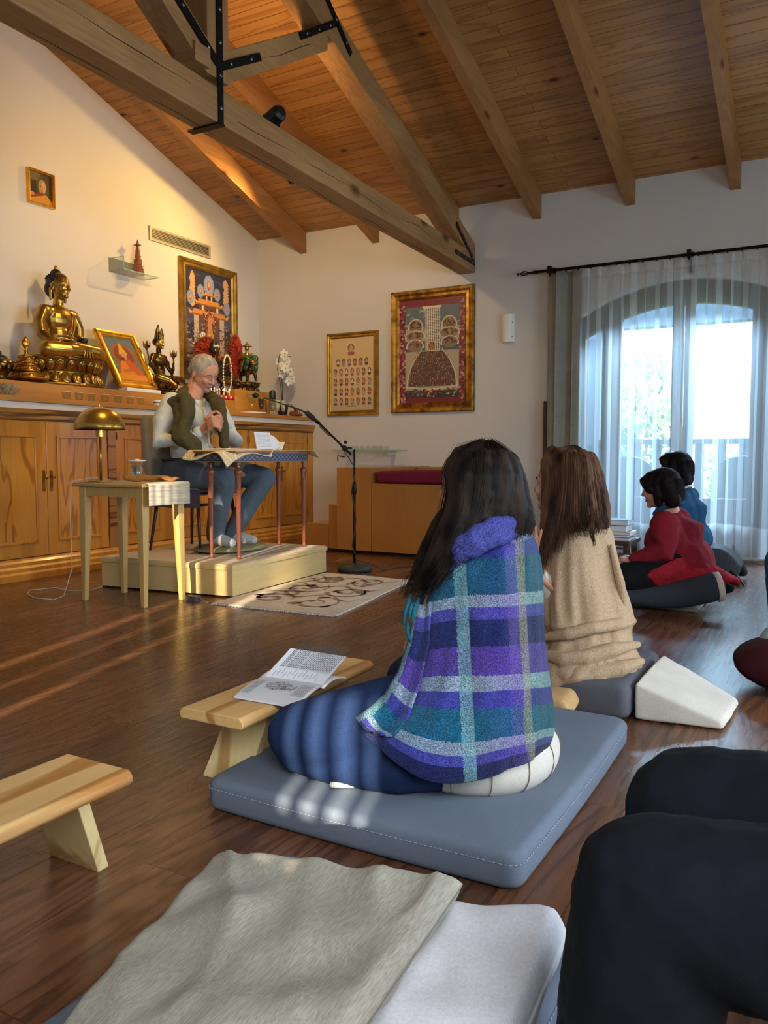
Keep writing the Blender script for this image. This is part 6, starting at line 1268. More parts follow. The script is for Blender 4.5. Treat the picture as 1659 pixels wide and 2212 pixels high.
# ---------------- the seated man
FW = flat('leather', '2a211c', .5)
e = empty('person', (-4.16, 4.54, .72), 'person with short grey hair and olive jumper over white shirt, seated at the desk', 'person')
hc = at(440, 808, 5.93); hf, hl, hu = yawv(-4, -30); hs = .094
H = lambda a, b, d: hc+hf*a*hs+hl*b*hs+hu*d*hs
nk = Vector((-4.13, 4.53, 1.30)); pel = Vector((-4.19, 4.54, .80)); chest = Vector((-4.15, 4.535, 1.14))
shR, shL = Vector((-4.15, 4.33, 1.285)), Vector((-4.12, 4.75, 1.275)); elR, elL = Vector((-4.15, 4.20, 1.0)), Vector((-4.03, 4.88, 1.02)); wrR, wrL = at(437, 932, 5.68), at(470, 925, 5.74)
kR, kL = Vector((-3.70, 4.37, .735)), Vector((-3.68, 4.79, .735)); aR, aL = Vector((-3.88, 4.46, .315)), Vector((-3.87, 4.63, .315))
hR = Vector(at(456, 912, 5.62)); hL = Vector(at(466, 916, 5.70))
g = head_prims(hc, hf, hl, hu, hs)+[chain([H(-.3, 0, -.55), nk+Vector((0, 0, .03)), chest+Vector((0, 0, .1))], [.062, .068, .08]), ell(chest, (.10, .17, .16)), ell(pel, (.12, .16, .12)), chain([pel, chest], [.12, .13])]
g += [chain([shR, elR, wrR], [.05, .042, .028]), chain([shL, elL, wrL], [.05, .042, .028]), chain([pel+Vector((0, -.1, 0)), kR, aR], [.08, .06, .045]), chain([pel+Vector((0, .1, 0)), kL, aL], [.08, .06, .045])]
for h, wr, sd in ((hR, wrR, 1), (hL, wrL, -1)):
    d = (h-wr).normalized(); g.append(chain([wr, h], [.03, .034])); sdv = Vector((0, 1, 0))*sd; up = (Vector((1, 0, 0))).normalized(); u3 = Vector((.75, 0, .65))
    for k in range(4):
        if sd > 0: q = [at(447+1.5*k, 908+6.5*k, 5.60), at(458+1.5*k, 900+6.5*k, 5.57), at(468+1.2*k, 903+6.5*k, 5.58), at(473+.6*k, 910+5.5*k, 5.60)]
        else: q = [at(480-1.5*k, 910+6.5*k, 5.66), at(475-1.5*k, 900+6.5*k, 5.62), at(468-1.2*k, 898+6.5*k, 5.62), at(462-.6*k, 903+6*k, 5.63)]
        g.append(chain(q, [.0125, .012, .011, .009], 8))
    g.append(chain([at(446, 905, 5.64), at(455, 893, 5.64), at(465, 889, 5.64)] if sd > 0 else [at(478, 906, 5.70), at(474, 894, 5.68), at(468, 889, 5.67)], [.014, .013, .010], 8))
body = mk('body', g, 'skin_a', e, remesh=.0055, smo=2)
face_parts(e, body, hc, hf, hl, hu, hs, '9a5f50', '5a4a3c', closed=True)
mk('hair', [ell(H(-.20, 0, .42), (1.20*hs, 1.07*hs, 1.10*hs), Matrix((hf, hl, hu)).transposed(), 24, 16), ell(H(-.62, 0, .0), (.72*hs, .98*hs, .78*hs), Matrix((hf, hl, hu)).transposed(), 20, 14)], 'hair_grey', e, remesh=.006, smo=1, disp=(.006, .012))
sh = [chain([shR, shL], [.068, .068], 16), chain([pel+Vector((0, 0, -.02)), (pel+chest)/2+Vector((-.01, 0, 0)), chest, (shR+shL)/2+Vector((0, 0, -.02))], [.135, .145, .135, .09], 20), ell(chest, (.13, .20, .17)), ell(pel+Vector((.02, 0, .03)), (.15, .20, .10)), ell(pel+Vector((.05, 0, .12)), (.13, .18, .12))]
sh += [chain([shR, shR.lerp(elR, .5)+Vector((-.015, -.015, 0)), elR, elR.lerp(wrR, .5)+Vector((0, 0, -.012)), elR.lerp(wrR, .92)], [.075, .073, .066, .054, .038], 16), chain([shL, shL.lerp(elL, .5), elL, elL.lerp(wrL, .92)], [.075, .07, .062, .038], 16)]
mk('shirt', sh, 'shirt', e, remesh=.009, smo=3, disp=(.012, .05))
mk('collar', [chain([nk+Vector((.07, -.02, -.03)), nk+Vector((.045, -.065, .01)), nk+Vector((-.03, -.075, .045)), nk+Vector((-.06, 0, .05)), nk+Vector((-.03, .075, .045)), nk+Vector((.05, .065, .01)), nk+Vector((.07, .02, -.03))], [.012, .016, .018, .018, .018, .016, .012], 8), chain([nk+Vector((.095, 0, -.05)), nk+Vector((.135, .0, -.18)), nk+Vector((.145, 0, -.32))], [.008, .009, .009], 6)], 'shirt', e, smooth=True)
mk('cuff', tube([elR.lerp(wrR, .80), elR.lerp(wrR, .97)], [.041, .043], 16), 'shirt', e, smooth=True); mk('cuff', tube([elL.lerp(wrL, .80), elL.lerp(wrL, .97)], [.041, .043], 16), 'shirt', e, smooth=True)
Q = lambda px, py, w: at(px, py, w)
jm = [chain([Q(380, 868, 5.70), Q(392, 852, 5.85), Q(410, 838, 5.98), Q(432, 846, 6.02), Q(458, 858, 5.96), Q(474, 872, 5.88)], [.036, .042, .045, .04, .045, .045], 14), ell(Q(372, 880, 5.78), (.07, .05, .05)),
      chain([Q(372, 872, 5.72), Q(400, 862, 5.68), Q(402, 900, 5.60), Q(392, 930, 5.57), Q(384, 945, 5.56)], [.05, .05, .042, .042, .04], 14), chain([Q(360, 884, 5.80), Q(384, 878, 5.70), Q(388, 905, 5.62), Q(380, 932, 5.60)], [.04, .045, .036, .036], 14), chain([Q(412, 868, 5.70), Q(410, 900, 5.63), Q(402, 930, 5.60)], [.036, .034, .03], 12), chain([Q(384, 945, 5.57), Q(402, 955, 5.54), Q(420, 972, 5.53)], [.046, .046, .034], 14), chain([Q(380, 932, 5.58), Q(405, 942, 5.55), Q(428, 960, 5.54), Q(430, 978, 5.55)], [.04, .036, .034, .02], 14), chain([Q(400, 862, 5.72), Q(398, 905, 5.66)], [.05, .05], 12),
      chain([Q(470, 866, 5.86), Q(478, 892, 5.76), Q(482, 925, 5.70), Q(484, 962, 5.70)], [.045, .042, .04, .035], 14), chain([Q(462, 868, 5.84), Q(466, 890, 5.78), Q(476, 915, 5.74)], [.034, .03, .028], 12), chain([Q(410, 842, 6.0), Q(385, 880, 6.05), Q(380, 900, 6.05), Q(400, 870, 6.15)], [.05, .05, .05, .06], 12)]
mk('jumper', jm, 'olive', e, remesh=.008, smo=4, disp=(.016, .05))
tr_ = [chain([pel+Vector((-.02, -.10, -.02)), pel.lerp(kR, .5)+Vector((0, -.11, .0)), kR], [.125, .105, .082], 18), chain([kR, kR.lerp(aR, .45)+Vector((-.015, 0, 0)), aR+Vector((0, 0, .01))], [.082, .076, .066], 18), chain([pel+Vector((-.02, .10, -.02)), pel.lerp(kL, .5)+Vector((0, .11, 0)), kL], [.125, .105, .082], 18), chain([kL, kL.lerp(aL, .45)+Vector((-.015, 0, 0)), aL+Vector((0, 0, .01))], [.082, .076, .066], 18), ell(pel+Vector((-.01, 0, -.0)), (.14, .2, .10))]
mk('jeans', tr_, 'jeans', e, remesh=.009, smo=3, disp=(.010, .045)); mk('belt', [tube([pel+Vector((.0+.17*math.cos(a)-.0, .212*math.sin(a), .075)) for a in [2*PI*k/24 for k in range(25)]], .011, 6)], FW, e, smooth=True)
for a_, t_ in ((aR, Vector((-3.70, 4.43, .285))), (aL, Vector((-3.69, 4.66, .285)))): mk('sock', [chain([a_+Vector((0, 0, .03)), a_+Vector((-.01, 0, -.012)), a_.lerp(t_, .6)+Vector((0, 0, -.002)), t_], [.045, .05, .042, .03], 14), ell(a_+Vector((-.03, 0, -.01)), (.04, .035, .038))], 'sock_white', e, remesh=.007, smo=2)

# ---------------- woman in the plaid shawl
def plaid():
    m, nt, b = newmat('plaid_wool'); t = nt.nodes.new('ShaderNodeTexCoord'); sp = nt.nodes.new('ShaderNodeSeparateXYZ'); L(nt, t.outputs['UV'], sp.inputs[0])
    nz = N(nt, 'ShaderNodeTexNoise', i_Scale=330.0, i_Detail=3.0); L(nt, coords(nt, 'Object', (1, 1, 1.6)), nz.inputs['Vector'])
    nb = N(nt, 'ShaderNodeTexNoise', i_Scale=24.0, i_Detail=2.0); L(nt, coords(nt), nb.inputs['Vector'])
    def wob(o, amt):
        a = N(nt, 'ShaderNodeMath', operation='MULTIPLY_ADD'); a.inputs[1].default_value = amt; L(nt, nz.outputs[0], a.inputs[0]); L(nt, o, a.inputs[2]); return a.outputs[0]
    y = lambda p: (p-1100)/620.0
    S = [(1100, '44409a'), (1158, '8288b4'), (1178, '3f4c9c'), (1205, '246480'), (1284, 'a3abb8'), (1310, '5a52a6'), (1338, '262f68'), (1396, '64489e'), (1458, 'a3abb8'), (1492, '4a4aa0'), (1532, '1f6b86'), (1602, 'a3abb8'), (1630, '5650a6'), (1655, '24295c')]
    # band offset: uv y holds rows already normalised; subtract the mean of the noise shift
    r = ramp(nt, wob(sp.outputs[1], .012), [(max(y(p)+.006, 0), s2l(c)) for p, c in S], 'CONSTANT')
    cu = ramp(nt, sp.outputs[0], [(0, (.85, 1.1, 1.25)), (.34, (.95, 1.1, 1.2)), (.45, (.70, .78, .80)), (.78, (.85, .72, 1.1)), (.90, (.62, .95, .72)), (1, (.6, .9, .7))])
    c = mul(nt, r.outputs[0], cu.outputs[0])
    sa = ramp(nt, wob(sp.outputs[0], .03), [(0, (0,)*3), (.375, (.55,)*3), (.468, (0,)*3), (.745, (.2,)*3), (.825, (.5,)*3), (.885, (0,)*3)], 'CONSTANT')
    sc = ramp(nt, sp.outputs[0], [(0, s2l('8fc4c4')), (.6, s2l('9fc4b8')), (.7, s2l('8a70b4')), (.81, s2l('8a70b4')), (.82, s2l('a9a878'))], 'CONSTANT')
    mx = N(nt, 'ShaderNodeMix', data_type='RGBA'); L(nt, sa.outputs[0], mx.inputs[0]); L(nt, c, mx.inputs[6]); L(nt, sc.outputs[0], mx.inputs[7])
    fz = ramp(nt, nz.outputs[0], [(.34, (.22, .22, .25)), (.5, (.68,)*3), (.66, (1.25, 1.25, 1.3))]); c = mul(nt, mx.outputs[2], fz.outputs[0])
    f2 = ramp(nt, nb.outputs[0], [(.3, (.82,)*3), (.7, (1.1,)*3)]); c = mul(nt, c, f2.outputs[0])
    L(nt, c, b.inputs['Base Color']); b.inputs['Roughness'].default_value = .95; spec(b, .1); b.inputs['Sheen Weight'].default_value = .15
    bump(nt, b, nz.outputs[0], .8, .006); MATS['plaid'] = m
plaid()
e = empty('person', (-.84, 1.93, .23), 'person with long black hair in a blue and purple plaid shawl, on the near mat', 'person')
hc = at(1026, 1052, 2.12); hf, hl, hu = yawv(176, -4); hs = .079; H = lambda a, b, d: hc+hf*a*hs+hl*b*hs+hu*d*hs
pel = Vector((-.84, 1.95, .30)); ch = Vector((-.84, 1.95, .56))
g = head_prims(hc, hf, hl, hu, hs)+[chain([H(-.3, 0, -.6), (hc+ch)/2+Vector((.02, 0, .03)), ch], [.052, .055, .09]), ell(ch, (.09, .13, .12)), chain([pel, ch], [.13, .11]), chain([pel+Vector((0, -.09, -.03)), (-1.14, 1.66, .17), (-.9, 1.74, .15)], [.08, .06, .04]), chain([pel+Vector((0, .09, -.03)), (-1.14, 2.26, .17), (-.95, 2.1, .14)], [.08, .06, .04]), chain([ch+Vector((0, -.115, .04)), (-.87, 1.80, .42), (-.96, 1.90, .37)], [.045, .04, .028]), chain([ch+Vector((0, .115, .04)), (-.87, 2.10, .42), (-.96, 2.0, .37)], [.045, .04, .028])]+fingers((-.98, 1.90, .37), (-.6, .8, 0), (0, 0, 1), (-1, 0, 0), .07, .009)+fingers((-.98, 1.98, .37), (-.6, -.8, 0), (0, 0, 1), (-1, 0, 0), .07, .009)
body = mk('body', g, 'skin_b', e, remesh=.006, smo=2); face_parts(e, body, hc, hf, hl, hu, hs)
jn = [chain([(-.80, 1.86, .26), (-.97, 1.735, .225), (-1.10, 1.655, .205), (-1.165, 1.645, .195)], [.12, .115, .095, .08], 20), chain([(-1.165, 1.66, .165), (-1.05, 1.655, .145), (-.90, 1.68, .15), (-.78, 1.78, .15)], [.075, .062, .066, .07], 18), chain([(-.80, 2.04, .27), (-.98, 2.16, .235), (-1.15, 2.25, .185)], [.12, .11, .085], 20), chain([(-1.15, 2.23, .16), (-1.0, 2.1, .15), (-.85, 2.0, .16)], [.075, .065, .06], 18), ell((-.80, 1.95, .28), (.13, .17, .09))]
mk('jeans', jn, 'jeans_dark', e, remesh=.0075, smo=4, disp=(.006, .07)); mk('sock', chain([(-1.04, 1.61, .10), (-1.0, 1.63, .105), (-.95, 1.66, .11)], [.008, .012, .012], 10), 'sock_white', e, smooth=True)
rows = [(1128, 1122, 1120, 1035, 1105, 2.10, .055), (1142, 1134, 1130, 1012, 1122, 2.09, .085), (1172, 1150, 1142, 985, 1134, 2.09, .105), (1200, 1178, 1160, 950, 1150, 2.09, .13), (1235, 1205, 1195, 926, 1162, 2.10, .15), (1285, 1250, 1240, 910, 1170, 2.11, .17), (1330, 1310, 1300, 898, 1174, 2.11, .18), (1390, 1372, 1360, 888, 1177, 2.10, .185), (1440, 1430, 1420, 880, 1181, 2.09, .19), (1490, 1490, 1480, 866, 1186, 2.08, .195), (1520, 1545, 1530, 842, 1190, 2.06, .20), (1540, 1600, 1570, 806, 1191, 2.04, .205), (1552, 1650, 1600, 780, 1186, 2.03, .205), (1562, 1692, 1622, 768, 1176, 2.02, .20)]
rows = smooth_rows(rows, 5); rg_, uvs = garment(rows, 96, .012, 3, 2.25)
V, F = loft(rg_, cap=False); n_ = len(uvs)
sw = mk('plaid_shawl', (V, F), 'plaid', e, smooth=True, uv=lambda p, k: (uvs[k][0], (uvs[k][1]-1100)/620.0)); s = sw.modifiers.new('solid', 'SOLIDIFY'); s.thickness = .008; s.offset = -1
# loose front edge of the shawl with fringe
def flap(u, v):
    a = Q(898, 1310, 1.97).lerp(Q(870, 1420, 1.95), v) if v < .5 else Q(870, 1420, 1.95)
    ctrl = [(900, 1300, 2.02), (885, 1380, 1.97), (862, 1450, 1.95), (832, 1500, 1.93), (800, 1530, 1.92), (768, 1552, 1.92)]; c2 = [(930, 1300, 1.97), (925, 1390, 1.94), (905, 1480, 1.91), (880, 1550, 1.88), (850, 1590, 1.87), (815, 1585, 1.88)]
    def sm(C_, x): x = x*(len(C_)-1); i = min(int(x), len(C_)-2); t = x-i; return Vector([C_[i][q]*(1-t)+C_[i+1][q]*t for q in range(3)])
    p = sm(ctrl, v).lerp(sm(c2, v), u); return Q(p.x, p.y+8*math.sin(u*PI), p.z-.012*math.sin(u*PI*2)) 
V, F = sheet(flap, 12, 30, .007); cc_ = len(V)//2
mk('shawl_edge', (V, F), 'plaid', e, smooth=True, uv=lambda p, k: (.42-.35*((k % cc_)//31)/12, .30+.62*((k % cc_) % 31)/30))
g = []
for k, (x0, y0, x1, y1) in enumerate(((888, 1285, 872, 1350), (897, 1290, 884, 1335), (905, 1292, 890, 1345), (880, 1345, 888, 1385), (872, 1440, 858, 1500), (865, 1455, 846, 1520), (880, 1400, 868, 1450), (856, 1480, 832, 1530), (838, 1505, 812, 1545))):
    g.append(tube([Q(x0, y0, 1.97), Q((x0+x1)/2-4, (y0+y1)/2+3, 1.955), Q(x1, y1, 1.95)], [.0042, .0046, .0036], 8))
ck = [Q(968, 1200, 1.95), Q(995, 1172, 1.935), Q(1030, 1152, 1.925), Q(1066, 1136, 1.935), Q(1096, 1128, 1.97), Q(1116, 1136, 2.03)]
mk('shawl_collar', [chain(ck, [.012, .018, .021, .022, .02, .014], 16), chain([p+Vector((0, 0, -.03)) for p in ck], [.012, .02, .024, .024, .02, .014], 16)], fabric('collar_wool', '5458a4', '2c2f66', 240, .95, .8, 10, .006), e, remesh=.006, smo=4, disp=(.012, .03))
mk('fringe', g, fabric('teal_yarn', '1b6a7a', '12505e', 200, .95, .4, 6), e, smooth=True)
G = [[Q(*q) for q in gg] for gg in (
 [(1035, 957, 2.10), (988, 972, 2.10), (964, 1005, 2.10), (968, 1060, 2.08), (958, 1120, 2.06), (925, 1190, 2.04), (896, 1245, 2.0), (874, 1278, 1.99)],
 [(1040, 955, 2.08), (990, 970, 2.04), (976, 1010, 2.02), (990, 1062, 1.99), (976, 1120, 1.98), (945, 1195, 1.97), (915, 1250, 1.96), (888, 1288, 1.97)],
 [(1045, 954, 2.06), (1010, 975, 2.00), (1004, 1020, 1.97), (1002, 1065, 1.965), (992, 1120, 1.955), (972, 1185, 1.945), (945, 1235, 1.945), (915, 1280, 1.955)],
 [(1050, 954, 2.06), (1045, 975, 1.99), (1042, 1020, 1.96), (1038, 1065, 1.955), (1028, 1115, 1.95), (1008, 1165, 1.94), (980, 1205, 1.94), (950, 1250, 1.95)],
 [(1058, 955, 2.06), (1078, 975, 2.00), (1085, 1020, 1.97), (1080, 1065, 1.965), (1075, 1100, 1.965), (1062, 1125, 1.965), (1040, 1150, 1.96), (1010, 1180, 1.95)],
 [(1064, 957, 2.08), (1096, 980, 2.04), (1108, 1020, 2.01), (1110, 1060, 2.0), (1118, 1095, 1.995), (1120, 1120, 1.995), (1122, 1140, 1.99), (1118, 1160, 1.99)],
 [(1068, 960, 2.12), (1108, 985, 2.12), (1119, 1030, 2.11), (1127, 1075, 2.10), (1136, 1110, 2.09), (1143, 1135, 2.08), (1138, 1155, 2.07), (1118, 1168, 2.07)])]
R3 = Matrix((hf, hl, hu)).transposed()
hv = [ell(H(-.28, 0, .28), (1.26*hs, 1.26*hs, 1.22*hs), R3, 24, 16), chain([H(-.5, 0, 0), H(-.75, .1, -.9), H(-.8, .3, -1.3)], [.085, .085, .06], 16)]
for gi in range(1, 7): hv.append(chain([p.lerp(Q(1050, 1106, 2.11), .12) for p in G[gi][1:-1]], [.03, .034, .036, .036, .034, .026], 12))
for gi in (0, 1, 2): hv.append(chain([p+Vector((.0, .015, 0)) for p in G[gi][4:-1]], [.03, .032, .022], 12))
mk('hair', hv, 'hair_black', e, remesh=.008, smo=3, disp=(.006, .02)); strands(e, G, .009, 1100, 'hair_black', 3, .0011, frizz=.006, wave=.008)
strands(e, [[p+(p-Q(1050, 1080, 2.12)).normalized()*.006 for p in gg] for gg in G], .011, 110, 'hair_black', 8, .0005, 'flyaway_hair', frizz=.012, wave=.012)

# ---------------- woman in the sand wrap
e = empty('person', (-.76, 3.02, .14), 'person with long brown hair in a sand coloured knitted wrap, palms together', 'person')
hc = at(1211, 1050, 3.0); hf, hl, hu = yawv(172, 0); hs = .079; H = lambda a, b, d: hc+hf*a*hs+hl*b*hs+hu*d*hs
ch = at(1250, 1190, 3.02); pel = at(1285, 1420, 3.02); hd = at(1152, 1215, 2.93)
g = head_prims(hc, hf, hl, hu, hs)+[chain([H(-.3, 0, -.6), hc.lerp(ch, .55), ch], [.05, .055, .09]), ell(ch, (.09, .12, .12)), chain([pel, ch], [.12, .11])]
for sd in (-1, 1):
    wr = hd+Vector((.02, sd*.012, -.035)); g += [chain([ch+Vector((0, sd*.11, .03)), ch+Vector((-.03, sd*.13, -.16)), wr], [.045, .04, .026]), chain([wr, hd+Vector((0, sd*.012, .02))], [.026, .024])]
    g.append(ell(hd+Vector((0, sd*.013, .015)), (.036, .013, .045)))
    for k in range(4): b0 = hd+Vector((-.028+.0185*k, sd*.011, .05)); ln_ = (.062, .078, .080, .070)[k]; dx = (-.012, -.006, 0, .005)[k]; g.append(chain([b0, b0+Vector((dx*.5, 0, ln_*.5)), b0+Vector((dx, -sd*.002, ln_))], [.0095, .009, .0075], 8))
    g.append(chain([hd+Vector((.03, sd*.016, -.005)), hd+Vector((.046, sd*.018, .03)), hd+Vector((.045, sd*.014, .058))], [.012, .0105, .009], 8))
body = mk('body', g, 'skin_b', e, remesh=.005, smo=2); face_parts(e, body, hc, hf, hl, hu, hs, 'a05a56')
for px, py, w in ((1143, 1180, 2.93), (1150, 1162, 2.93)): pass
lg = [chain([pel+Vector((0, -.05, -.04)), (-1.02, 2.90, .21), (-1.12, 2.88, .17)], [.11, .10, .085], 18), chain([(-1.12, 2.90, .14), (-.9, 2.92, .17), (-.78, 2.95, .19)], [.075, .06, .05], 16), chain([pel+Vector((0, .1, -.02)), (-1.1, 3.28, .2)], [.12, .085], 18), ell(pel+Vector((0, -.0, -.04)), (.14, .15, .09))]
mk('trousers', lg, fabric('grey_trousers', '9b9890', '8b8880', 200, .95, .25, 6), e, remesh=.009, smo=4, disp=(.01, .05))
mk('sleeve', chain([hd+Vector((.05, .05, -.125)), hd+Vector((.045, .03, -.085)), hd+Vector((.03, .0, -.05))], [.036, .036, .030], 14), 'cream_cloth', e, smooth=True)
rows = [(1122, 1118, 1118, 1220, 1290, 3.02, .06), (1138, 1132, 1128, 1200, 1308, 3.02, .09), (1165, 1152, 1142, 1180, 1318, 3.02, .12), (1200, 1185, 1165, 1168, 1326, 3.02, .15), (1250, 1235, 1215, 1162, 1338, 3.03, .17), (1300, 1290, 1275, 1164, 1351, 3.03, .18), (1340, 1340, 1325, 1170, 1364, 3.03, .19), (1352, 1356, 1342, 1172, 1372, 3.03, .20), (1366, 1372, 1356, 1176, 1366, 3.03, .18), (1390, 1398, 1385, 1172, 1374, 3.03, .19), (1420, 1425, 1415, 1160, 1390, 3.02, .20), (1450, 1445, 1435, 1150, 1396, 3.0, .21), (1492, 1464, 1462, 1150, 1386, 2.98, .205), (1505, 1474, 1482, 1160, 1370, 2.98, .195)]
rows = smooth_rows(rows, 5); rg_, uvs = garment(rows, 90, .026, 11, 2.2); V, F = loft(rg_, cap=False)
sw = mk('sand_wrap', (V, F), 'sand_knit', e, smooth=True); s = sw.modifiers.new('solid', 'SOLIDIFY'); s.thickness = .008; s.offset = -1
g = []
for (pts, r_) in (([(1172, 1376, 2.90), (1225, 1370, 2.84), (1280, 1356, 2.83), (1335, 1348, 2.87), (1366, 1344, 2.95)], .024), ([(1172, 1412, 2.88), (1215, 1424, 2.83), (1265, 1420, 2.815), (1320, 1404, 2.83), (1378, 1392, 2.90)], .028), ([(1178, 1452, 2.87), (1225, 1462, 2.82), (1285, 1456, 2.81), (1340, 1444, 2.82), (1386, 1428, 2.88)], .030), ([(1180, 1484, 2.86), (1205, 1494, 2.83), (1230, 1486, 2.82)], .026), ([(1322, 1476, 2.82), (1345, 1486, 2.82), (1368, 1470, 2.86)], .028), ([(1320, 1180, 2.92), (1340, 1260, 2.91), (1350, 1320, 2.93)], .018)):
    g.append(chain([Q(*p) for p in pts], [r_*.6]+[r_]*(len(pts)-2)+[r_*.5], 12))
mk('wrap_folds', g, 'sand_knit', e, remesh=.007, smo=5)
G = [[Q(*q) for q in gg] for gg in (
 [(1222, 966, 2.99), (1196, 976, 3.02), (1182, 1000, 3.04), (1180, 1045, 3.04), (1178, 1100, 3.0), (1174, 1160, 2.93), (1170, 1205, 2.90), (1168, 1245, 2.89)],
 [(1226, 964, 2.97), (1196, 975, 2.94), (1188, 1000, 2.92), (1192, 1045, 2.91), (1190, 1100, 2.90), (1184, 1150, 2.88), (1178, 1195, 2.86), (1173, 1232, 2.86)],
 [(1232, 964, 2.96), (1215, 978, 2.91), (1214, 1010, 2.89), (1212, 1055, 2.885), (1208, 1100, 2.875), (1202, 1140, 2.86), (1194, 1175, 2.85), (1186, 1205, 2.85)],
 [(1238, 963, 2.95), (1238, 980, 2.90), (1240, 1015, 2.88), (1240, 1060, 2.88), (1240, 1095, 2.87), (1240, 1120, 2.86), (1244, 1140, 2.85), (1250, 1155, 2.85)],
 [(1245, 964, 2.96), (1262, 982, 2.92), (1268, 1015, 2.90), (1272, 1060, 2.90), (1276, 1095, 2.88), (1280, 1118, 2.87), (1285, 1135, 2.86), (1290, 1148, 2.86)],
 [(1250, 966, 2.99), (1280, 988, 2.97), (1292, 1025, 2.95), (1300, 1065, 2.94), (1306, 1095, 2.93), (1310, 1120, 2.92), (1313, 1135, 2.91), (1306, 1144, 2.90)])]
hv = [ell(H(-.28, 0, .30), (1.18*hs, 1.2*hs, 1.20*hs), Matrix((hf, hl, hu)).transposed(), 24, 16), chain([H(-.5, 0, 0), H(-.75, .1, -1.1), H(-.8, .2, -1.5)], [.085, .08, .05], 16)]
for gi in range(1, 6): hv.append(chain([p+CF*.03 for p in G[gi][1:-1]], [.026, .03, .032, .032, .026, .018], 12))
mk('hair', hv, 'hair_brown', e, remesh=.008, smo=3, disp=(.006, .02)); strands(e, G, .007, 700, 'hair_brown', 5, .0011, frizz=.003, wave=.004)
strands(e, [[Q(*q) for q in gg] for gg in ([(1278, 1110, 2.86), (1272, 1140, 2.83), (1276, 1158, 2.82), (1282, 1172, 2.82)], [(1286, 1110, 2.86), (1282, 1140, 2.83), (1283, 1158, 2.82), (1285, 1172, 2.82)])], .003, 60, 'hair_brown', 7, .001, 'loose_lock', frizz=.001, wave=.002)

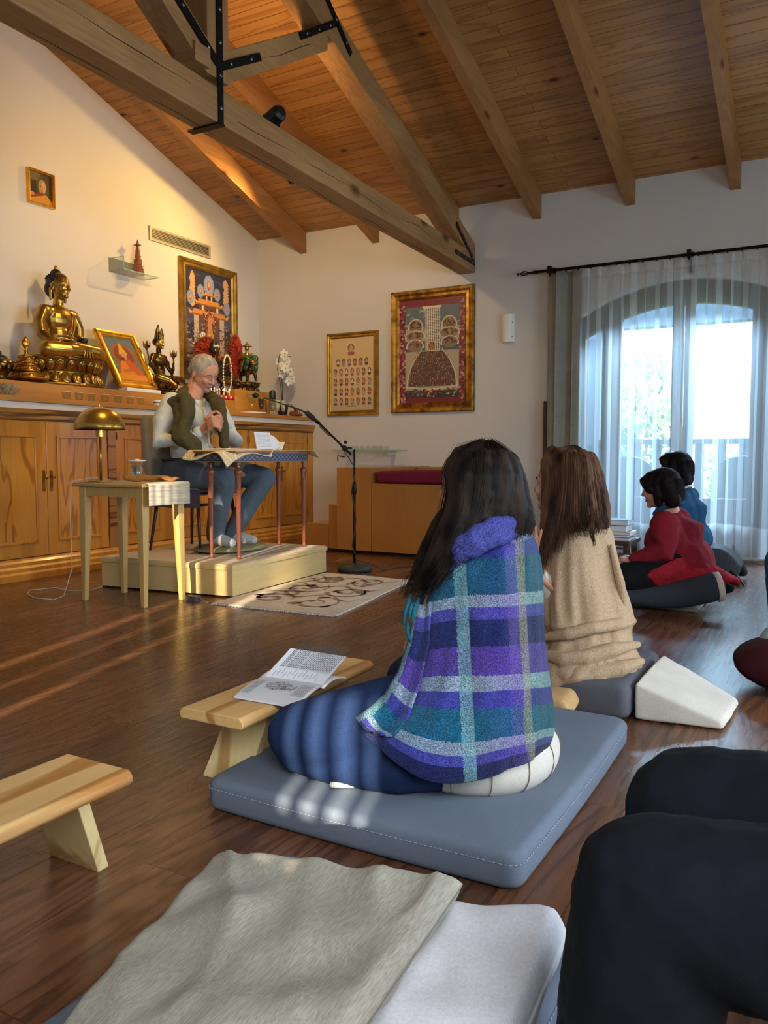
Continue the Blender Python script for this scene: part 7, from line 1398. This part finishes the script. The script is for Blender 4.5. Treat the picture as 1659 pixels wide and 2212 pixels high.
# ---------------- generic kneeling / seated sitter for the farther people
def sitter(label, hc, hyaw, hpit, hs, sh, pel, knees, feet, hands, top_mat, leg_mat, hair, hair_kind, skin_='skin_b', elb=None, thick=1.0, sock=None, vox=.009):
    e = empty('person', (pel.x, pel.y, max(pel.z-.12, .02)), label, 'person'); hf, hl, hu = yawv(hyaw, hpit); H = lambda a, b, d: hc+hf*a*hs+hl*b*hs+hu*d*hs; R3 = Matrix((hf, hl, hu)).transposed()
    tf, tl, _ = yawv(hyaw); g = head_prims(hc, hf, hl, hu, hs)+[chain([H(-.3, 0, -.6), sh+Vector((0, 0, .02)), sh+Vector((0, 0, -.08))], [.05, .055, .08]), chain([pel, sh+Vector((0, 0, -.12))], [.12, .11])]; top = []; leg = []
    for k, (kn, ft, hd) in enumerate(zip(knees, feet, hands)):
        sd = 1-2*k; s0 = sh+tl*.165*sd*thick+Vector((0, 0, -.03)); el = elb[k] if elb else s0.lerp(hd, .45)+tl*.04*sd+Vector((0, 0, -.08))
        g += [chain([s0, el, hd], [.04, .036, .024]), chain([pel+tl*.09*sd, kn, ft], [.07, .05, .035]), ell(hd+tf*.04, (.04, .03, .018))]+fingers(hd+tf*.055, tf-Vector((0, 0, .3)), -tl*sd, Vector((0, 0, 1)), .07, .0085, .25)
        top.append(chain([s0, s0.lerp(el, .5), el, el.lerp(hd, .85)], [.075*thick, .068*thick, .058*thick, .042], 16)); leg.append(chain([pel+tl*.09*sd, (pel+tl*.09*sd).lerp(kn, .5)+tl*.02*sd, kn], [.125*thick, .11, .08], 18)); leg.append(chain([kn, kn.lerp(ft, .5), ft], [.078, .066, .048], 16))
    body = mk('body', g, skin_, e, remesh=.0065, smo=2); face_parts(e, body, hc, hf, hl, hu, hs)
    sp_ = [pel, pel.lerp(sh, .35)+tf*.02, pel.lerp(sh, .7)-tf*.0, sh+Vector((0, 0, -.06))]
    top += [chain(sp_, [.145*thick, .14*thick, .15*thick, .10], 20), chain([sh+tl*.15+Vector((0, 0, -.04)), sh-tl*.15+Vector((0, 0, -.04))], [.07, .07], 14), chain([pel+tl*.07, pel-tl*.07], [.15*thick, .15*thick], 16), chain([sh+Vector((0, 0, -.03)), sh+Vector((0, 0, .02))], [.085, .06], 14), chain([sh+tl*.1+Vector((0, 0, -.14)), sh-tl*.1+Vector((0, 0, -.14))], [.12*thick, .12*thick], 16)]
    mk('jumper', top, top_mat, e, remesh=vox, smo=8, disp=(.008, .035)); mk('trousers', leg+[ell(pel+Vector((0, 0, -.03)), (.15, .19, .1))], leg_mat, e, remesh=vox, smo=5, disp=(.006, .04))
    for ft in feet: mk('sock', [ell(ft-tf*.03, (.07, .04, .035)), ell(ft-tf*.08, (.05, .038, .03))], sock or 'black_cloth', e, remesh=.008, smo=2)
    fr_ = [chain([H(.75, .1, .95), H(.86, -.45, .75), H(.62, -.85, .35)], [.022, .03, .03], 12), chain([H(.75, -.1, .95), H(.86, .45, .75), H(.62, .85, .35)], [.022, .03, .03], 12), ell(H(.25, 0, .95), (.7*hs, .85*hs, .42*hs), R3, 16, 10)]
    if hair_kind == 'bob':
        hv = [ell(H(-.28, 0, .34), (1.2*hs, 1.2*hs, 1.12*hs), R3, 24, 16), chain([H(-.7, .5, 0), H(-.75, .45, -.9)], [.055, .05], 14), chain([H(-.7, -.5, 0), H(-.75, -.45, -.9)], [.055, .05], 14), chain([H(-.1, .95, .2), H(-.05, 1.0, -.5), H(.12, .95, -.95)], [.03, .034, .022], 12), chain([H(-.1, -.95, .2), H(-.05, -1.0, -.5), H(.12, -.95, -.95)], [.03, .034, .022], 12), chain([H(.85, .1, .85), H(.8, -.6, .6), H(.45, -.95, .1)], [.022, .028, .03], 12), chain([H(.85, -.1, .85), H(.8, .6, .6), H(.45, .95, .1)], [.022, .028, .03], 12)]
    else:
        hv = [ell(H(-.28, 0, .30), (1.16*hs, 1.15*hs, 1.15*hs), R3, 24, 16), chain([H(-.7, .4, 0), H(-.9, .4, -1.1)], [.06, .045], 14), chain([H(-.7, -.4, 0), H(-.9, -.4, -1.1)], [.06, .045], 14), chain([H(-.2, -.9, .3), H(-.3, -.95, -.9)], [.035, .03], 12), chain([H(-.2, .9, .3), H(-.3, .95, -.9)], [.035, .03], 12)]
    mk('hair', hv+fr_, hair, e, remesh=.007, smo=2, disp=(.006, .02))
    for k in (0,):
        G = []
        for a in (-115, -95, -70, -30, 0, 30, 70, 95, 115):
            r = math.radians(a+180); c, s_ = math.cos(r), math.sin(r); end = -1.05 if hair_kind == 'bob' else -1.25; G.append([H(-.25, 0, 1.38), H(-.28+1.0*c*.8, s_*.95, 1.05), H(-.28+1.25*c, 1.26*s_, .35), H(-.25+1.3*c, 1.28*s_, -.4), H(-.2+1.15*c, 1.15*s_, end)])
        strands(e, G, .004, 320, hair, 4, .0012, frizz=.002, wave=.003)
    return e
# woman in red
hc = at(1427, 1056, 4.80); sh = at(1450, 1118, 4.82); pel = at(1478, 1215, 4.82)
w3 = sitter('person with a black bob in a red jumper, kneeling in profile before the window curtain', hc, 178, -12, .086, sh, pel, [at(1350, 1242, 4.98), at(1352, 1250, 4.66)][::-1], [at(1520, 1262, 4.98), at(1535, 1268, 4.64)][::-1], [at(1368, 1206, 4.90), at(1362, 1210, 4.70)][::-1], 'red_knit', 'black_cloth', 'hair_dark', 'bob', thick=1.12, elb=[at(1437, 1192, 4.60), at(1440, 1190, 5.0)])
mk('shirt_collar', [chain([sh+Vector((-.09, -.01, .02)), sh+Vector((-.05, -.07, .06)), sh+Vector((.03, -.07, .09)), sh+Vector((.06, 0, .10)), sh+Vector((.03, .07, .09)), sh+Vector((-.05, .07, .06)), sh+Vector((-.09, .01, .02))], [.018]*7, 10)], 'denim_blue', w3, smooth=True)
mk('shin_cover', chain([at(1350, 1286, 4.66), at(1420, 1288, 4.62), at(1480, 1282, 4.60), at(1535, 1270, 4.58)], [.05, .07, .083, .082], 16), fabric('grey_leggings', '3f444c', '353a42', 250, .95, .15, 5), w3, smooth=True, disp=(.008, .06))
mk('beige_cuff', tube([at(1546, 1268, 4.575), at(1558, 1266, 4.57)], [.087, .082], 20), 'cream_cloth', w3, smooth=True)
def cl(u, v):
    c = [(1392, 1238, 1470, 1204), (1425, 1270, 1480, 1206), (1470, 1284, 1490, 1208), (1510, 1268, 1505, 1212), (1545, 1256, 1535, 1218), (1572, 1262, 1560, 1232), (1596, 1266, 1592, 1248)]; x = u*(len(c)-1); i = min(int(x), len(c)-2); t = x-i; q = [c[i][k]*(1-t)+c[i+1][k]*t for k in range(4)]
    return at(q[0]*v+q[2]*(1-v), q[1]*v+q[3]*(1-v), 4.60+.10*u-.05*math.sin(PI*v)+.025*math.sin(u*19+v*3)*v)
mk('red_shawl_at_waist', sheet(cl, 60, 20, .012), 'red_cloth', w3, smooth=True, disp=(.03, .05))
# woman in blue behind
sitter('person with dark shoulder length hair in a dark blue jumper, behind the red one', at(1458, 1010, 5.9), 176, -3, .086, at(1478, 1066, 5.9), at(1490, 1165, 5.9), [at(1405, 1205, 5.75), at(1408, 1200, 6.1)], [at(1530, 1212, 5.75), at(1530, 1208, 6.1)], [at(1420, 1180, 5.8), at(1425, 1178, 6.0)], 'blue_knit', 'navy', 'hair_dark', 'long')
# two people cut by the right edge
sitter('person in pale grey tracksuit trousers kneeling at the right edge of the view', Vector((.30, 3.56, .93)), 180, -5, .082, Vector((.30, 3.56, .76)), Vector((.26, 3.56, .26)), [Vector((-.155, 3.44, .17)), Vector((-.12, 3.80, .17))], [Vector((.30, 3.36, .12)), Vector((.30, 3.78, .12))], [Vector((-.0, 3.48, .32)), Vector((.0, 3.68, .32))], 'cream_cloth', 'grey_sweat', 'hair_brown', 'long')
sitter('person in blue denim seated behind the grey trousers at the right edge', Vector((.22, 4.62, 1.03)), 180, -5, .082, Vector((.20, 4.62, .86)), Vector((.14, 4.62, .34)), [Vector((-.21, 4.46, .37)), Vector((-.19, 4.80, .37))], [Vector((-.205, 4.44, .06)), Vector((-.18, 4.82, .06))], [Vector((.0, 4.5, .44)), Vector((.0, 4.74, .44))], 'denim_blue', 'denim_blue', 'hair_dark', 'bob')
mk('maroon_cushion', ell((-.13, 3.42, .105), (.19, .20, .102), None, 28, 14), 'maroon', smooth=True, label='round maroon cushion on the floor at the right edge', cat_='cushion', disp=(.01, .06))
mk('meditation_stool', [box(.02, .34, 4.44, 4.80, .17, .20), box(.05, .075, 4.46, 4.78, 0, .17), box(.28, .305, 4.46, 4.78, 0, .17)], 'pine_leg', label='little wooden stool under the person in denim', cat_='stool')
# the black-clad person on a chair beside the camera
e = empty('person', (.38, .92, .45), 'person in black trousers seated at the lower right, knees entering the view', 'person')
kn = at(1408, 1935, .86); kf = at(1500, 1760, 1.03); px_ = Vector((.46, 0, .01)); pn = kn+px_+Vector((0, .04, 0)); pf_ = kf+px_+Vector((0, -.02, -.0)); pl = (pn+pf_)/2
an = Vector((kn.x-.02, kn.y-.01, .09)); af = Vector((kf.x-.05, kf.y, .09)); shh = pl+Vector((.03, 0, .50)); hc = shh+Vector((-.02, 0, .21)); hf, hl, hu = yawv(180, -6)
g = head_prims(hc, hf, hl, hu, .08)+[chain([hc+Vector((.02, 0, -.06)), shh], [.05, .06]), chain([pl, shh+Vector((0, 0, -.1))], [.12, .12]), chain([pn, kn, an], [.07, .055, .04]), chain([pf_, kf, af], [.07, .055, .04])]
for sd, k_ in ((1, kn), (-1, kf)): s0 = shh+Vector((0, -sd*.17, -.03)); hd = k_+Vector((.26, 0, .12)); g += [chain([s0, s0+Vector((.0, -sd*.04, -.26)), hd], [.045, .04, .026]), ell(hd+Vector((-.04, 0, 0)), (.04, .035, .018))]+fingers(hd+Vector((-.06, 0, 0)), (-1, 0, -.2), (0, sd, 0), (0, 0, 1), .075, .009)
body = mk('body', g, 'skin_b', e, remesh=.008, smo=2); face_parts(e, body, hc, hf, hl, hu, .08)
tk = [chain([pn, pn.lerp(kn, .5)+Vector((0, 0, .0)), kn], [.10, .098, .084], 28), chain([kn, kn.lerp(an, .35)+Vector((-.005, 0, 0)), kn.lerp(an, .9)], [.084, .086, .078], 24), chain([pf_, pf_.lerp(kf, .5), kf], [.10, .098, .086], 28), chain([kf, kf.lerp(af, .5), kf.lerp(af, .9)], [.084, .08, .074], 24), ell(pl, (.15, .2, .1))]
mk('trousers', tk, 'navy', e, remesh=.006, smo=6, disp=(.014, .06))
mk('jumper', [chain([pl, shh+Vector((0, 0, -.08))], [.15, .14], 18), chain([shh+Vector((0, .15, -.04)), shh+Vector((0, -.15, -.04))], [.075, .075], 14)]+[chain([shh+Vector((0, -sd*.17, -.03)), shh+Vector((0, -sd*.21, -.29)), k_+Vector((.30, 0, .125))], [.07, .06, .045], 14) for sd, k_ in ((1, kn), (-1, kf))], 'navy', e, remesh=.01, smo=3)
mk('hair', [ell(hc+Vector((.03, 0, .03)), (.09, .09, .09))], 'hair_dark', e, smooth=True, disp=(.008, .02))
for a_ in (an, af): mk('shoe', [chain([a_+Vector((.05, 0, -.04)), a_+Vector((-.14, 0, -.055))], [.045, .034], 14)], 'black_plastic', e, smooth=True)
e = empty('wooden_chair', (pl.x, pl.y, 0), 'wooden chair under the black clad person, outside the right edge', 'chair')
mk('seat', box(pl.x-.2, pl.x+.25, pl.y-.22, pl.y+.22, pl.z-.135, pl.z-.10), 'birch', e, bevel=.004)
for a in (-.17, .22):
    for b_ in (-.19, .19): mk('leg', box(pl.x+a-.018, pl.x+a+.018, pl.y+b_-.018, pl.y+b_+.018, 0, pl.z-.135), 'birch', e)
mk('backrest', [box(pl.x+.215, pl.x+.245, pl.y-.21, pl.y+.21, pl.z+.12, pl.z+.42), box(pl.x+.215, pl.x+.245, pl.y-.21, pl.y-.17, pl.z-.1, pl.z+.12), box(pl.x+.215, pl.x+.245, pl.y+.17, pl.y+.21, pl.z-.1, pl.z+.12)], 'birch', e)
